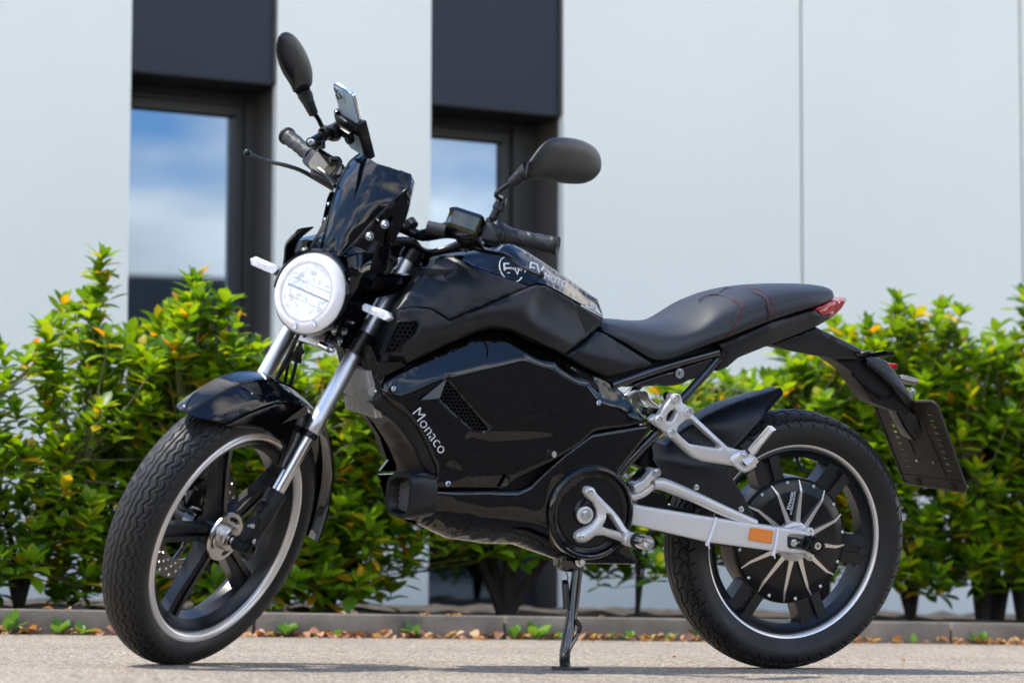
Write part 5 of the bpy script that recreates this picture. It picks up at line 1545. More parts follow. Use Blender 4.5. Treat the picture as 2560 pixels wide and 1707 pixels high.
# far side bracket end seen above the gloss cover
mb = MB()
mb.tube([(x, -y, z) for x, y, z in [(-0.5448,-0.1,0.6553)]] , .001, 3, 0) if 0 else None
mb.tube([(-0.3752,0.1,0.5957),(-0.3576,0.1,0.6057),(-0.3365,0.1,0.6013),(-0.3239,0.1,0.5892),(-0.3043,0.1,0.5774)], [.012, .014, .016, .013, .012], 10, 3, flat=(.5, 1))
mb.tube([(-0.3529,0.1,0.6048),(-0.354,0.1,0.5903),(-0.3459,0.1,0.576)], [.010, .010, .014], 8)
mb.cyl([(-0.3301,0.11,0.5994)][0], [(-0.3505,0.07,0.6027)][0], .011)
BP(mb, 'far_bracket', M['silver'])
mb = MB(); mb.tube([(-0.3811,0.02,0.5749),(-0.3626,0.02,0.5715),(-0.3444,0.02,0.5721)], [.010, .010, .010], 10); mb.box([(-0.3758,-0.07,0.5644)][0], (.04, .06, .05), None, .004)
BP(mb, 'shock_mount', M['satin'])
mb = MB()
for a_, b_ in (([(-0.4296,-0.1,0.5719)][0], [(-0.4222,-0.148,0.5704)][0]), ([(-0.3818,-0.1,0.6136)][0], [(-0.385,-0.148,0.6183)][0])):
    mb.cyl(Vector(b_) + Vector((0, .04, 0)), b_, .0100)
BP(mb, 'spacer', M['satin'])

# ---------------------------------------------------------------- pivot cover and rider peg
pc0 = Vector([(-0.5679,-0.15,0.3681)][0])
mb = MB()
mb.lathe(pc0, (0, -1, 0), [(-.03, .1015), (.000, .1015), (.006, .100), (.010, .097), (.0115, .094), (.0105, .0905), (.006, .088), (.001, .087)], 96)
BP(mb, 'pivot_ring', M['gloss'])
mb = MB()
mb.lathe(pc0, (0, -1, 0), [(.001, .0868), (-.002, .082), (-.004, .078), (-.004, .076), (-.002, .074), (-.002, .036), (.004, .030), (.009, .028), (.010, .026), (.010, 1e-4)], 72)
BP(mb, 'pivot_cover', M['satin'])
mb = MB(); w0 = Vector([(-0.5846,-0.1605,0.3632)][0]); mb.lathe(w0, (0, -1, 0), [(-.004, .0185), (.0012, .0185), (.0018, .0175), (.0018, 1e-4)], 36); BP(mb, 'washer', M['silver'])
mb = MB(); hexbolt(mb, Vector([(-0.5845,-0.163,0.3651)][0]), (0, -1, 0), .0078, .009); BP(mb, 'pivot_bolt', M['zinc'])
OUT2 = [(-0.5808,-0.168,0.4253),(-0.5715,-0.168,0.4225),(-0.5628,-0.168,0.4105),(-0.5464,-0.168,0.3967),(-0.5229,-0.168,0.3776),(-0.5054,-0.168,0.3601),(-0.4887,-0.168,0.3388),(-0.4708,-0.168,0.3253),(-0.4665,-0.168,0.3145),(-0.4708,-0.168,0.3046),(-0.4838,-0.168,0.3051),(-0.5123,-0.168,0.3124),(-0.5418,-0.168,0.3212),(-0.5602,-0.168,0.3194),(-0.5729,-0.168,0.31),(-0.5833,-0.168,0.305),(-0.596,-0.168,0.3048),(-0.6044,-0.168,0.3133),(-0.6036,-0.168,0.3233),(-0.5964,-0.168,0.3296),(-0.5835,-0.168,0.3359),(-0.5676,-0.168,0.3474),(-0.5586,-0.168,0.3607),(-0.5609,-0.168,0.376),(-0.5694,-0.168,0.3896),(-0.5839,-0.168,0.4015),(-0.5921,-0.168,0.412),(-0.589,-0.168,0.4221)]
HOLE2 = [(-0.5388,-0.168,0.3702),(-0.5286,-0.168,0.3658),(-0.4964,-0.168,0.3249),(-0.5088,-0.168,0.3309),(-0.5416,-0.168,0.3386),(-0.5473,-0.168,0.3416),(-0.5414,-0.168,0.3564)]
mb = MB()
skin(mb, OUT2, creases=[[(-0.5715,-0.176,0.4089),(-0.5348,-0.176,0.373),(-0.4895,-0.176,0.3185)], [(-0.591,-0.176,0.3202),(-0.5621,-0.176,0.3358),(-0.5499,-0.176,0.3513)]], ins=[(-0.5169,-0.176,0.3212)], holes=[HOLE2], res=.005, edge=.004, thick=.014, smooth=1)
rp = BP(mb, 'rider_peg_bracket', M['silver'])
for p in [(-0.582,-0.173,0.4153),(-0.5931,-0.173,0.3175)]:
    b = MB(); bolt(b, p, (0, -1, 0), .0075, .004); b.obj('bolt', M['zinc'], rp)
q0, q1 = [Vector(p) for p in [(-0.4832,-0.172,0.3149),(-0.4817,-0.262,0.3204)]]
d_ = (q1 - q0).normalized()
mb = MB(); mb.lathe(q0, d_, [(-.01, .0145), (0, .0155), (.012, .0155), (.014, .0135), (.045, .0130), (.047, .0125)], 24); rpp = BP(mb, 'rider_peg', M['silver'])
Lq = (q1 - q0).length
mb = MB(); mb.lathe(q0 + d_ * (Lq * .42), d_, [(0, .0135), (.001, .0170), (.012, .0170), (.013, .0135)], 24); mb.obj('rubber_collar', M['rubber'], rpp)
mb = MB(); mb.lathe(q0 + d_ * (Lq * .42 + .014), d_, [(0, .0125), (.001, .0148), (Lq * .58 - .016, .0152), (Lq * .58 - .014, .0145), (Lq * .58 - .014, .0112), (Lq * .58 - .04, .0105), (Lq * .58 - .04, 1e-4)], 28); mb.obj('peg_tip', M['chrome'], rpp)

# ---------------------------------------------------------------- kickstand
mb = MB()
skin(mb, [(-0.6048,-0.09,0.2591),(-0.5764,-0.09,0.264),(-0.5458,-0.09,0.2644),(-0.5413,-0.09,0.252),(-0.5452,-0.09,0.224),(-0.5668,-0.09,0.2294),(-0.5906,-0.09,0.2304),(-0.5939,-0.09,0.2375),(-0.6008,-0.09,0.239)], res=.008, edge=.003, thick=.03)
mb.box([(-0.6012,-0.1,0.253)][0], (.012, .02, .035), None, .003)
BP(mb, 'stand_bracket', M['blacksteel'])
mb = MB(); hexbolt(mb, [(-0.556,-0.094,0.254)][0], (0, -1, 0), .0075, .010); BP(mb, 'bolt', M['zinc'])
ft = Vector((-0.47031, -0.379696, 0.0))
inv = BB.inverted()
footb = inv @ Vector((-0.4850, -0.372, 0.0))
ks = MB()
k0_, k1_ = Vector([(-0.5634,-0.098,0.2345)][0]), None
ks.tube([k0_, k0_.lerp(footb, .5), footb + Vector((-.004, 0, .035)), footb + Vector((0, 0, .002))], [.0118, .0118, .0118, .012], 16, 3)
kick = BP(ks, 'kickstand', M['blacksteel'])
mb = MB()
w_ = [inv @ Vector(q) for q in ((-.515, -.395, .004), (-.470, -.415, .004), (-.435, -.385, .004), (-.440, -.345, .004), (-.485, -.335, .004), (-.515, -.355, .004))]
upz = (inv.to_3x3() @ Vector((0, 0, 1))).normalized()
mb.add([p - upz * .003 for p in w_] + [p + upz * .003 for p in w_], [tuple(range(6))[::-1], tuple(range(6, 12))] + [(i, (i + 1) % 6, 6 + (i + 1) % 6, 6 + i) for i in range(6)])
mb.obj('foot_pad', M['blacksteel'], kick)
mb = MB(); s0_ = k0_.lerp(footb, .50); s1_ = k0_.lerp(footb, .78)
mb.tube([s0_ + Vector((.004, -.012, 0)), s0_ + Vector((.014, -.016, -.012)), s0_.lerp(s1_, .5) + Vector((.012, -.012, 0)), s1_ + Vector((-.004, -.012, 0))], [.006, .0045, .004, .006], 7)
mb.obj('tang', M['blacksteel'], kick)
mb = MB()
a_, b_ = Vector([(-0.5908,-0.1,0.2098)][0]), Vector([(-0.5889,-0.115,0.1505)][0])
mb.cyl(a_.lerp(b_, .06), a_.lerp(b_, .95), .0078, 14)
hel = []
for k in range(60):
    t = k / 59; hel.append(a_.lerp(b_, -.05 + .16 * t) + Vector((.0065 * math.cos(t * 25), .0065 * math.sin(t * 25), 0)))
mb.tube(hel, .0013, 5, 0)
mb.tube([Vector([(-0.5895,-0.1,0.2299)][0]), Vector([(-0.5847,-0.1,0.2176)][0]), a_], .0014, 5)
mb.obj('spring', M['satin'], kick)

# ---------------------------------------------------------------- front frame, finned heat sink, intake
panel('frame_spine', M['matte2'], [(-1.0585,-0.105,0.5812),(-1.0484,-0.11,0.6083),(-1.0413,-0.116,0.5994),(-1.0308,-0.12,0.5837),(-0.9958,-0.128,0.5621),(-0.9679,-0.134,0.5341),(-0.9457,-0.139,0.4958),(-0.9253,-0.142,0.4538),(-0.9225,-0.142,0.4364),(-0.9443,-0.128,0.4416),(-0.9689,-0.118,0.4917),(-1.0013,-0.112,0.5313),(-1.0332,-0.108,0.5561),(-1.0515,-0.103,0.5681)], res=.008, smooth=3, edge=.004, thick=.03)
mb = MB(); skin(mb, [(-1.0363,-0.025,0.5455),(-1.0386,-0.104,0.5549),(-1.0255,-0.107,0.5513),(-1.0008,-0.111,0.5305),(-0.9684,-0.117,0.4906),(-0.9456,-0.127,0.4415),(-0.9666,-0.05,0.4379),(-0.9857,-0.03,0.4858),(-1.0153,-0.02,0.5273)], res=.01, smooth=3, edge=.002, thick=.02)
BP(mb, 'battery_housing', M['brownplastic'])  # lit front face: its brightness is put into the browner colour
panel('spine_top', M['matte2'], [(-1.0775,-0.115,0.6981),(-1.0615,-0.12,0.6649),(-1.0162,-0.14,0.6712),(-1.007,-0.14,0.661),(-1.0427,-0.12,0.6393),(-1.0502,-0.118,0.6177),(-1.0436,-0.118,0.5863),(-1.0557,-0.1,0.5761),(-1.0559,-0.1,0.6158),(-1.0683,-0.1,0.6497),(-1.0775,-0.1,0.6783)], res=.01, smooth=2, edge=.004, thick=.05)
# heat sink: plate across the bike with upright fins
HT0, HT1, HB0, HB1 = [Vector(p) for p in [(-1.0639,-0.085,0.6472),(-1.0701,-0.06,0.6478),(-1.0354,-0.085,0.5499),(-1.043,0.09,0.5445)]]
hs_t = [Vector([(-1.0624,-0.085,0.6464)][0]), Vector([(-1.0354,-0.085,0.5499)][0])]
mb = MB()
hx = Vector((0, 1, 0))
dn = (hs_t[1] - hs_t[0])
nrmh = Vector((-dn.z, 0, dn.x)).normalized()
if nrmh.x > 0: nrmh = -nrmh
for k in range(19):
    y_ = k * .0095
    a_ = hs_t[0] + hx * y_; b_ = hs_t[1] + hx * y_
    m_ = (a_ + b_) / 2 + nrmh * .004
    mb.box(m_, (.018, .0042, dn.length * (1 - .0 * k)), Matrix((nrmh, hx, -dn.normalized())).transposed(), .0008)
bk = MB(); bk.box((hs_t[0] + hs_t[1]) / 2 + hx * .085 - nrmh * .006, (.008, .18, dn.length * .99), Matrix((nrmh, hx, -dn.normalized())).transposed(), .002); BP(bk, 'sink_back', M['void'])  # near-black backing, shade between the fins put into its colour
mb.box((hs_t[0] + hs_t[1]) / 2 + hx * (-.006) - nrmh * .004, (.020, .006, dn.length * 1.0), Matrix((nrmh, hx, -dn.normalized())).transposed(), .001)
BP(mb, 'heat_sink', M['fins'])
mb = MB(); a_ = Vector([(-1.059,-0.092,0.603)][0]); mb.cyl(a_, Vector([(-1.048,-0.1,0.6041)][0]), .005, 12); hexbolt(mb, a_, (-.4, -.9, 0), .006, .006); BP(mb, 'sink_bolt', M['zinc'])

# air intake: a nozzle that opens forwards
OR_ = [(-0.9849,-0.022,0.3976),(-0.9859,-0.034,0.4159),(-0.9856,-0.055,0.4287),(-0.9858,-0.09,0.4391),(-0.9847,-0.132,0.4425),(-0.9833,-0.158,0.437),(-0.9812,-0.166,0.4233),(-0.9786,-0.167,0.394),(-0.9777,-0.162,0.3703),(-0.9773,-0.15,0.3539),(-0.9766,-0.126,0.3428),(-0.978,-0.08,0.3415),(-0.9798,-0.036,0.3446),(-0.9832,-0.022,0.3708)]
IR_ = [(-0.9846,-0.04,0.3967),(-0.9853,-0.047,0.4089),(-0.9854,-0.064,0.4178),(-0.9851,-0.091,0.4247),(-0.9839,-0.129,0.4283),(-0.9829,-0.149,0.423),(-0.9815,-0.156,0.4105),(-0.9801,-0.157,0.391),(-0.979,-0.153,0.375),(-0.9784,-0.144,0.3625),(-0.9777,-0.124,0.3538),(-0.9783,-0.084,0.3487),(-0.9799,-0.05,0.3506),(-0.9825,-0.04,0.3699)]
def avx(L): return sum(q[0] for q in L) / len(L)
fx_ = avx(OR_)
def ring_(L, sc, dx, flat=.7):
    c = sum((Vector(q) for q in L), Vector()) / len(L)
    return [Vector((c.x + (q[0] - c.x) * flat + dx, c.y + (q[1] - c.y) * sc, c.z + (q[2] - c.z) * sc)) for q in L]
mb = MB()
mb.loft([ring_(IR_, .86, .05), ring_(IR_, .95, .02), ring_(IR_, 1.0, .003), ring_(IR_, 1.04, -.003), ring_(OR_, .97, -.004), ring_(OR_, 1.0, .002), ring_(OR_, 1.01, .012), ring_(OR_, .96, .032), ring_(OR_, .86, .055)], nu=3, close=True)
BP(mb, 'air_intake', M['matte'], angle=60)
panel('intake_side', M['matte'], [(-0.9861,-0.14,0.4422),(-0.9576,-0.152,0.445),(-0.9283,-0.156,0.438),(-0.9457,-0.151,0.4149),(-0.9433,-0.149,0.3758),(-0.9467,-0.142,0.3549),(-0.9528,-0.13,0.3398),(-0.9736,-0.136,0.345),(-0.9759,-0.158,0.3682),(-0.9779,-0.164,0.4002),(-0.9807,-0.16,0.4291)], both=False, res=.006, smooth=6, edge=.003, thick=.03)
mb = MB()
dr = ring_(IR_, .94, .016)
ymin, ymax = min(q.y for q in dr), max(q.y for q in dr); zmin, zmax = min(q.z for q in dr), max(q.z for q in dr); xm = sum(q.x for q in dr) / len(dr)
for k in range(-11, 12):
    for sg in (-1, 1):
        p_a = Vector((xm, (ymin + ymax) / 2 + k * .0125 - .05 * sg, (zmin + zmax) / 2 - .05)); p_b = Vector((xm, (ymin + ymax) / 2 + k * .0125 + .05 * sg, (zmin + zmax) / 2 + .05))
        inside = [t for t in [i / 40 for i in range(41)] if pip(np.array([p_a.lerp(p_b, t).y]), np.array([p_a.lerp(p_b, t).z]), [(q.y, q.z) for q in dr])[0]]
        if len(inside) > 2: mb.tube([p_a.lerp(p_b, inside[0]), p_a.lerp(p_b, inside[-1])], .0011, 4, 0)
BP(mb, 'intake_mesh', mat('dull_wire', (.17, .16, .15), .4, metal=.6))
mb = MB(); mb.add([q + Vector((.012, 0, 0)) for q in dr], [tuple(range(len(dr)))]); BP(mb, 'intake_back', M['void'])

# lettering
p0, p1 = [Vector(p) for p in [(-0.995,-0.1535,0.5672),(-0.9357,-0.1535,0.4958)]]
mo = text_obj('Monaco', .0345, M['whiteprint'], bike, tmat(p0, p1 - p0, Vector((1, 0, .35))), thin=-.0007)
p0, p1 = [Vector(p) for p in [(-0.7922,-0.112,0.8631),(-0.753,-0.112,0.8629)]]
def tank_text(s_, size, px, m=M['whiteprint'], **kw):
    a_, b_ = [Vector(p) for p in px]
    d = b_ - a_; x = d.normalized(); z = Vector((0, .30, 1)).normalized()
    o = text_obj(s_, size, m, tk, tmat(a_, d, z), **kw)
    drape(o, TV, .0007)
    return o
tank_text('E', .034, [(-0.7931,-0.1095,0.8624),(-0.767,-0.1115,0.8635)])
tank_text('V', .020, [(-0.7679,-0.1145,0.8613),(-0.7514,-0.1145,0.8617)])
tank_text('MOTO', .0085, [(-0.7784,-0.1095,0.8715),(-0.7536,-0.112,0.8709)], spacing=1.2)
tank_text('I', .022, [(-0.7471,-0.113,0.8685),(-0.7246,-0.113,0.8593)])
tank_text('EV', .034, [(-0.7375,-0.112,0.8704),(-0.7035,-0.112,0.8616)])
tank_text('MOTO', .020, [(-0.7012,-0.1145,0.8578),(-0.6545,-0.111,0.8434)])
mb = MB()
cc_ = Vector([(-0.7732,-0.1105,0.8719)][0]); arc = []
for k in range(34):
    a = R(60 + 262 * k / 33); arc.append(cc_ + Vector((.0255 * math.cos(a), -.0016 + .006 * math.sin(a) * .8, .0255 * math.sin(a))))
arc = [Vector((q.x, (fit_y(TV, q.x, q.z) or q.y) - .0008, q.z)) for q in arc]
mb.tube(arc, [.0004 + .0006 * min(1, abs(k - 0) / 20) for k in range(34)], 5, 0)
mb.sphere(arc[-1], .0016, 8)
mb.obj('emblem_ring', M['whiteprint'], tk)
# ================================================================ steering assembly (steering space)
def FA(w, v=0., du=0.): return (.014 + .05 * w + du, v, w)
def FAu(w): return .014 + .05 * w
for sg in (-1, 1):
    v = .0856 * sg
    mb = MB(); mb.lathe(FA(.270, v), Vector(FA(.8, v)) - Vector(FA(.2, v)), [(0, 1e-4), (0, .0165), (.002, .0178), (.03, .0180), (.032, .0172), (.43, .0172)], 32)
    SP(mb, 'fork_tube', M['tube'])
    mb = MB(); mb.lathe(FA(.262, v), Vector(FA(.8, v)) - Vector(FA(.2, v)), [(-.004, .012), (-.004, .0172), (.008, .0182), (.010, .0172)], 28); SP(mb, 'fork_seal', M['satin'])
    mb = MB(); mb.cyl(FA(.105, v), FA(.27, v), .0132, 24); SP(mb, 'fork_slider', M['chrome'])
    mb = MB()
    mb.lathe(FA(.008, v), Vector(FA(.8, v)) - Vector(FA(.2, v)), [(-.018, .010), (-.016, .014), (.0, .0165), (.02, .0165), (.035, .0165), (.05, .0205), (.12, .0215), (.124, .0190), (.124, .013)], 28)
    mb.cyl((.004, v - .018 * sg * -1, .0), (.004, v - .022 * sg, .0), .0165, 18)
    mb.box(FA(.035, v, -.022), (.020, .022, .055), None, .004)
    mb.box(FA(.085, v - .004 * sg, -.024), (.012, .016, .016), None, .003)
    mb.cyl(FA(-.012, v + sg * .010, -.012), FA(-.012, v + sg * .024, -.012), .011, 14)
    SP(mb, 'fork_leg', M['matte2'])
    for w_ in (.042, .098):
        b = MB(); b.cyl(FA(w_, v, -.030), FA(w_ + .003, v + .012 * sg, -.036), .0052, 12); SP(b, 'bolt', M['zinc'] if w_ < .09 else M['satin'])
mb = MB(); mb.cyl((.0022, -.030, 0), (.0022, -.102, 0), .0085, 20); SP(mb, 'front_axle', M['chrome'])
mb = MB(); mb.lathe((.004, -.104, .0), (0, -1, 0), [(-.01, .0165), (.004, .016), (.005, .010), (.001, .009), (.001, 1e-4)], 20); SP(mb, 'axle_cap', M['satin'])
b = MB(); bolt(b, (-.006, -.107, .018), (0, -1, 0), .0055, .003); SP(b, 'bolt', M['zinc'])
# far side caliper and hose
mb = MB()
mb.box((-.060, .072, .085), (.05, .034, .07), Matrix.Rotation(R(-30), 3, 'Y'), .008)
mb.cyl((-.075, .05, .10), (-.075, .035, .10), .014, 16); mb.cyl((-.050, .05, .070), (-.050, .035, .070), .014, 16)
SP(mb, 'brake_caliper', M['satin'])
mb = MB(); mb.tube([(-.05, .07, .12), (.005, .065, .18), (.02, .05, .30), (-.01, .03, .42), (-.03, .02, .47)], .0042, 8); SP(mb, 'brake_hose', M['satin'])
mb = MB(); mb.tube([(.0, .055, .17), (.018, .052, .30), (-.0, .022, .41), (-.03, .0, .46)], .0040, 8); SP(mb, 'speed_cable', M['satin'])

# front fender: arched shell over the tyre
cx_ = .0022
def fpt(ang, r_, v): return (cx_ - r_ * math.cos(R(ang)), v, r_ * math.sin(R(ang)))
rows = []
for ang, hw, rc_, re_ in ((32.4, .018, .337, .333), (34.2, .034, .339, .325), (37, .046, .341, .314), (42.5, .060, .343, .298), (55, .065, .344, .300), (70, .067, .342, .308), (84, .067, .338, .312), (96, .067, .335, .315), (108, .066, .332, .315), (120, .064, .330, .315), (134, .062, .330, .314), (148, .060, .330, .314), (160, .058, .331, .314), (165, .054, .333, .318)):
    prof = [(-1, 0), (-.985, .10), (-.82, .36), (-.70, .50), (-.38, .84), (-.34, .87), (-.325, .965), (-.29, .985), (.29, .985), (.325, .965), (.34, .87), (.38, .84), (.70, .50), (.82, .36), (.985, .10), (1, 0)]
    rows.append([fpt(ang, re_ + (rc_ - re_) * h_, hw * a_) for a_, h_ in prof])
mb = MB(); mb.loft(rows, nu=2, nv=4, thick=.003)
fen = SP(mb, 'front_fender', M['gloss_nav'], angle=17)
for sg in (-1, 1):
    mb = MB()
    sk = MB(); skin(sk, [(-0.2178,-0.06,0.1937),(-0.1675,-0.064,0.2398),(-0.1081,-0.066,0.2821),(-0.0274,-0.067,0.3163),(0.0123,-0.072,0.3071),(0.0559,-0.078,0.262),(0.0537,-0.08,0.1775),(-0.008,-0.078,0.1772),(-0.0182,-0.076,0.2165),(-0.0372,-0.073,0.2223),(-0.09,-0.068,0.2255),(-0.1308,-0.065,0.2186),(-0.1799,-0.062,0.2035)], creases=[[(-0.0317,-0.074,0.3001),(-0.0608,-0.07,0.2463),(-0.1869,-0.064,0.2075)]], res=.006, smooth=2, edge=.002, thick=.004)
    if sg > 0: sk.v = [(x, -y, z) for x, y, z in sk.v]; sk.f = [tuple(reversed(f)) for f in sk.f]
    sk.obj('fender_stay', M['gloss'], fen, angle=32)
mb = MB()
mb.add([tuple(p) for p in [(-0.0718,-0.0765,0.2537),(-0.0282,-0.079,0.3119),(-0.0079,-0.084,0.3018),(-0.0638,-0.07,0.2537),(-0.0143,-0.07,0.3129),(0.0125,-0.074,0.3018)]], [(0, 1, 2), (0, 3, 4, 1), (1, 4, 5, 2), (2, 5, 3, 0)])
mb.obj('fender_accent', M['gloss'], fen, smooth=False)
b = MB(); p = [(0.0196,-0.0815,0.2016)][0]; b.lathe(p, (0, -1, 0), [(0, .007), (.003, .0065), (.0035, .004), (.001, .0035), (.001, 1e-4)], 18); b.obj('bolt', M['zinc'], fen)

# clamps
for sg in (-1, 1):
    v = .0856 * sg
    mb = MB()
    ax_ = Vector(FA(.8, v)) - Vector(FA(.2, v))
    mb.lathe(FA(.682, v), ax_, [(0, .0185), (.001, .0235), (.034, .0240), (.036, .020), (.036, .012), (.034, 1e-4)], 30)
    mb.box(FA(.698, v * 1.02, .022), (.030, .022, .026), None, .004)
    SP(mb, 'upper_clamp', M['satin'])
    b = MB(); bolt(b, FA(.692, v * 1.02 - (.0115 if sg < 0 else -.0115), .030), (0, sg, 0), .0055, .003); SP(b, 'bolt', M['zinc'])
    mb = MB()
    mb.lathe(FA(.455, v), ax_, [(0, .0185), (.001, .0240), (.05, .0245), (.052, .0185)], 30)
    mb.box(FA(.482, v * .62, .006), (.040, .07, .036), None, .008)
    SP(mb, 'lower_clamp', M['satin'])
mb = MB()
mb.box(FA(.70, 0, .01), (.05, .16, .024), None, .006)
mb.cyl(FA(.46, 0, .05), FA(.71, 0, .05), .026, 24)
mb.box(FA(.478, 0, .02), (.07, .11, .030), None, .006)
SP(mb, 'steering_head', M['matte2'])
# bracket plates with bolts between fork and lamp
for sg in (-1, 1):
    mb = MB(); skin(mb, [(-0.0376,-0.062,0.4684),(-0.0255,-0.062,0.5132),(-0.0051,-0.062,0.5449),(0.039,-0.062,0.5375),(0.0673,-0.062,0.5177),(0.0628,-0.062,0.4978),(0.0496,-0.062,0.4673),(0.0296,-0.062,0.4549),(-0.0123,-0.062,0.4553),(-0.0422,-0.062,0.4503)], res=.008, edge=.002, thick=.008)
    if sg > 0: mb.v = [(x, -y, z) for x, y, z in mb.v]; mb.f = [tuple(reversed(f)) for f in mb.f]
    SP(mb, 'lamp_bracket', M['satin'])
for p in [(0.0039,-0.0625,0.5139),(-0.0026,-0.0625,0.486),(-0.0017,-0.0625,0.4653),(-0.0389,-0.0625,0.4761)]:
    b = MB(); b.lathe(p, (0, -1, 0), [(0, .0095), (.003, .0092), (.0045, .007), (.0045, .0045), (.0015, .004), (.0015, 1e-4)], 20); SP(b, 'bolt', M['zinc'])
# machined link with rod end under the lamp
mb = MB(); mb.box([(-0.0076,-0.01,0.4425)][0], (.022, .060, .020), Matrix.Rotation(R(-6), 3, 'X'), .0015); SP(mb, 'link_block', M['fins'])
mb = MB()
p = Vector([(-0.0125,-0.045,0.441)][0]); mb.cyl(p + Vector((0, .014, 0)), p + Vector((0, -.010, -.001)), .0085, 14); mb.cyl(p + Vector((0, -.010, 0)), p + Vector((0, -.016, 0)), .0095, 6); mb.cyl(p + Vector((0, -.016, 0)), p + Vector((0, -.023, 0)), .0070, 14)
p2 = Vector([(0.0016,0.03,0.4362)][0]); mb.lathe(p2 + Vector((0, .008, 0)), (0, -1, 0), [(0, .006), (0, .010), (.014, .010), (.014, .006)], 18); mb.cyl(p2, Vector([(0.0262,0.03,0.4149)][0]), .0045, 10)
SP(mb, 'link_bolts', M['chrome'])
mb = MB()
p3 = Vector([(0.0244,0.03,0.4081)][0]); d3 = (Vector([(0.0293,0.03,0.3947)][0]) - p3).normalized()
mb.lathe(p3 - d3 * .012, d3, [(0, .004), (.001, .0105), (.010, .0105), (.011, .008), (.020, .008), (.021, .0110), (.030, .0110), (.032, .004)], 18)
mb.tube([(0.0145,0.02,0.3919),(0.0285,0.02,0.3621),(0.0414,0.02,0.3334)], .0042, 8); mb.tube([(0.0074,0.04,0.4313),(0.0141,0.04,0.3974),(0.0272,0.04,0.3718),(0.0492,0.04,0.3341)], .0036, 8)
SP(mb, 'hose_joint', M['satin'])

# ---------------------------------------------------------------- headlamp
HC = Vector((-.088, -.004, .5205)); tl_ = R(17)
HN = Vector((-math.cos(tl_), 0, -math.sin(tl_) * .55)).normalized()
HU = (Vector((0, 0, 1)) - HN * HN.z).normalized(); HS = HN.cross(HU)
HR = .0870
def hp(a, r_, d_=0.): return HC + (HS * math.cos(a) + HU * math.sin(a)) * r_ + HN * d_
mb = MB(); mb.lathe(HC, HN, [(-.085, 1e-4), (-.085, .045), (-.06, .070), (-.02, .0845), (.0, HR + .001), (.006, HR), (.006, HR - .003), (-.004, HR - .003)], 72, ref=HU)
lamp = SP(mb, 'headlamp', M['gloss'])
mb = MB(); mb.lathe(HC, HN, [(.003, HR - .0028), (.013, HR - .005), (.021, HR - .012), (.024, .066), (.022, .060), (.012, .0565), (.0, .0555)], 96, ref=HU)
mb.obj('halo_ring', M['lamp_ring'], lamp)
mb = MB()
mb.lathe(HC, HN, [(.012, .056), (.002, .055), (-.012, .048), (-.022, .030), (-.024, 1e-4)], 64, ref=HU)
mb.obj('reflector', M['lamp_in'], lamp)
mb = MB()
# faceted reflector behind the clear cover
rr5 = random.Random(11)
rad_ = [.006, .020, .033, .045, .0555]
for b_ in range(4):
    ns_ = (8, 12, 16, 20)[b_]
    for k in range(ns_):
        a0 = 2 * math.pi * k / ns_ + b_ * .2; a1 = a0 + 2 * math.pi / ns_ * .94
        dd_ = [-.020 + .0075 * b_ + rr5.uniform(-.004, .004) for _ in range(4)]
        P_ = [hp(a0, rad_[b_] + .0006, dd_[0]), hp(a1, rad_[b_] + .0006, dd_[1]), hp(a1, rad_[b_ + 1], dd_[2] + .004), hp(a0, rad_[b_ + 1], dd_[3] + .004)]
        mb.add(P_ + [sum(P_, Vector()) / 4 - HN * rr5.uniform(-.002, .006)], [(0, 1, 4), (1, 2, 4), (2, 3, 4), (3, 0, 4)])
mb.obj('reflector_facets', M['lamp_in'], lamp, smooth=False)
mb = MB(); mb.lathe(HC, HN, [(.0235, .064), (.029, .052), (.033, .036), (.035, .018), (.0355, 1e-4)], 64, ref=HU); mb.obj('lamp_cover', M['lamp_lens'], lamp)
mb = MB(); mb.box(HC + HN * .006, (.010, .100, .0045), Matrix((HN, HS, HU)).transposed() if 0 else Matrix(((HN.x, HS.x, HU.x), (HN.y, HS.y, HU.y), (HN.z, HS.z, HU.z))), .002)
mb.box(HC + HN * .004 + HU * .016, (.006, .092, .0016), Matrix(((HN.x, HS.x, HU.x), (HN.y, HS.y, HU.y), (HN.z, HS.z, HU.z))), .0006)
mb.box(HC + HN * .002 - HU * .020, (.006, .088, .002), Matrix(((HN.x, HS.x, HU.x), (HN.y, HS.y, HU.y), (HN.z, HS.z, HU.z))), .0006)
mb.obj('divider_bar', M['lamp_bar'], lamp)
mb = MB()
for a in (R(262), R(226)):
    mb.box(hp(a, .073, .0235), (.004, .006, .016), Matrix(((HN.x, -math.sin(a) * HS.x + math.cos(a) * HU.x, math.cos(a) * HS.x + math.sin(a) * HU.x), (HN.y, -math.sin(a) * HS.y + math.cos(a) * HU.y, math.cos(a) * HS.y + math.sin(a) * HU.y), (HN.z, -math.sin(a) * HS.z + math.cos(a) * HU.z, math.cos(a) * HS.z + math.sin(a) * HU.z))), .001)
mb.obj('ring_marker', M['lamp_bar'], lamp)
# outer gloss bezel over the top of the lamp
rows = []
for k in range(31):
    a = R(-12 + 204 * k / 30)
    rows.append([hp(a, HR + .002, .010), hp(a, HR + .0065, .006), hp(a, HR + .0085, -.02), hp(a, HR + .007, -.06)])
mb = MB(); mb.loft(rows, thick=.002); SP(mb, 'lamp_bezel', M['gloss_nav'], angle=40)

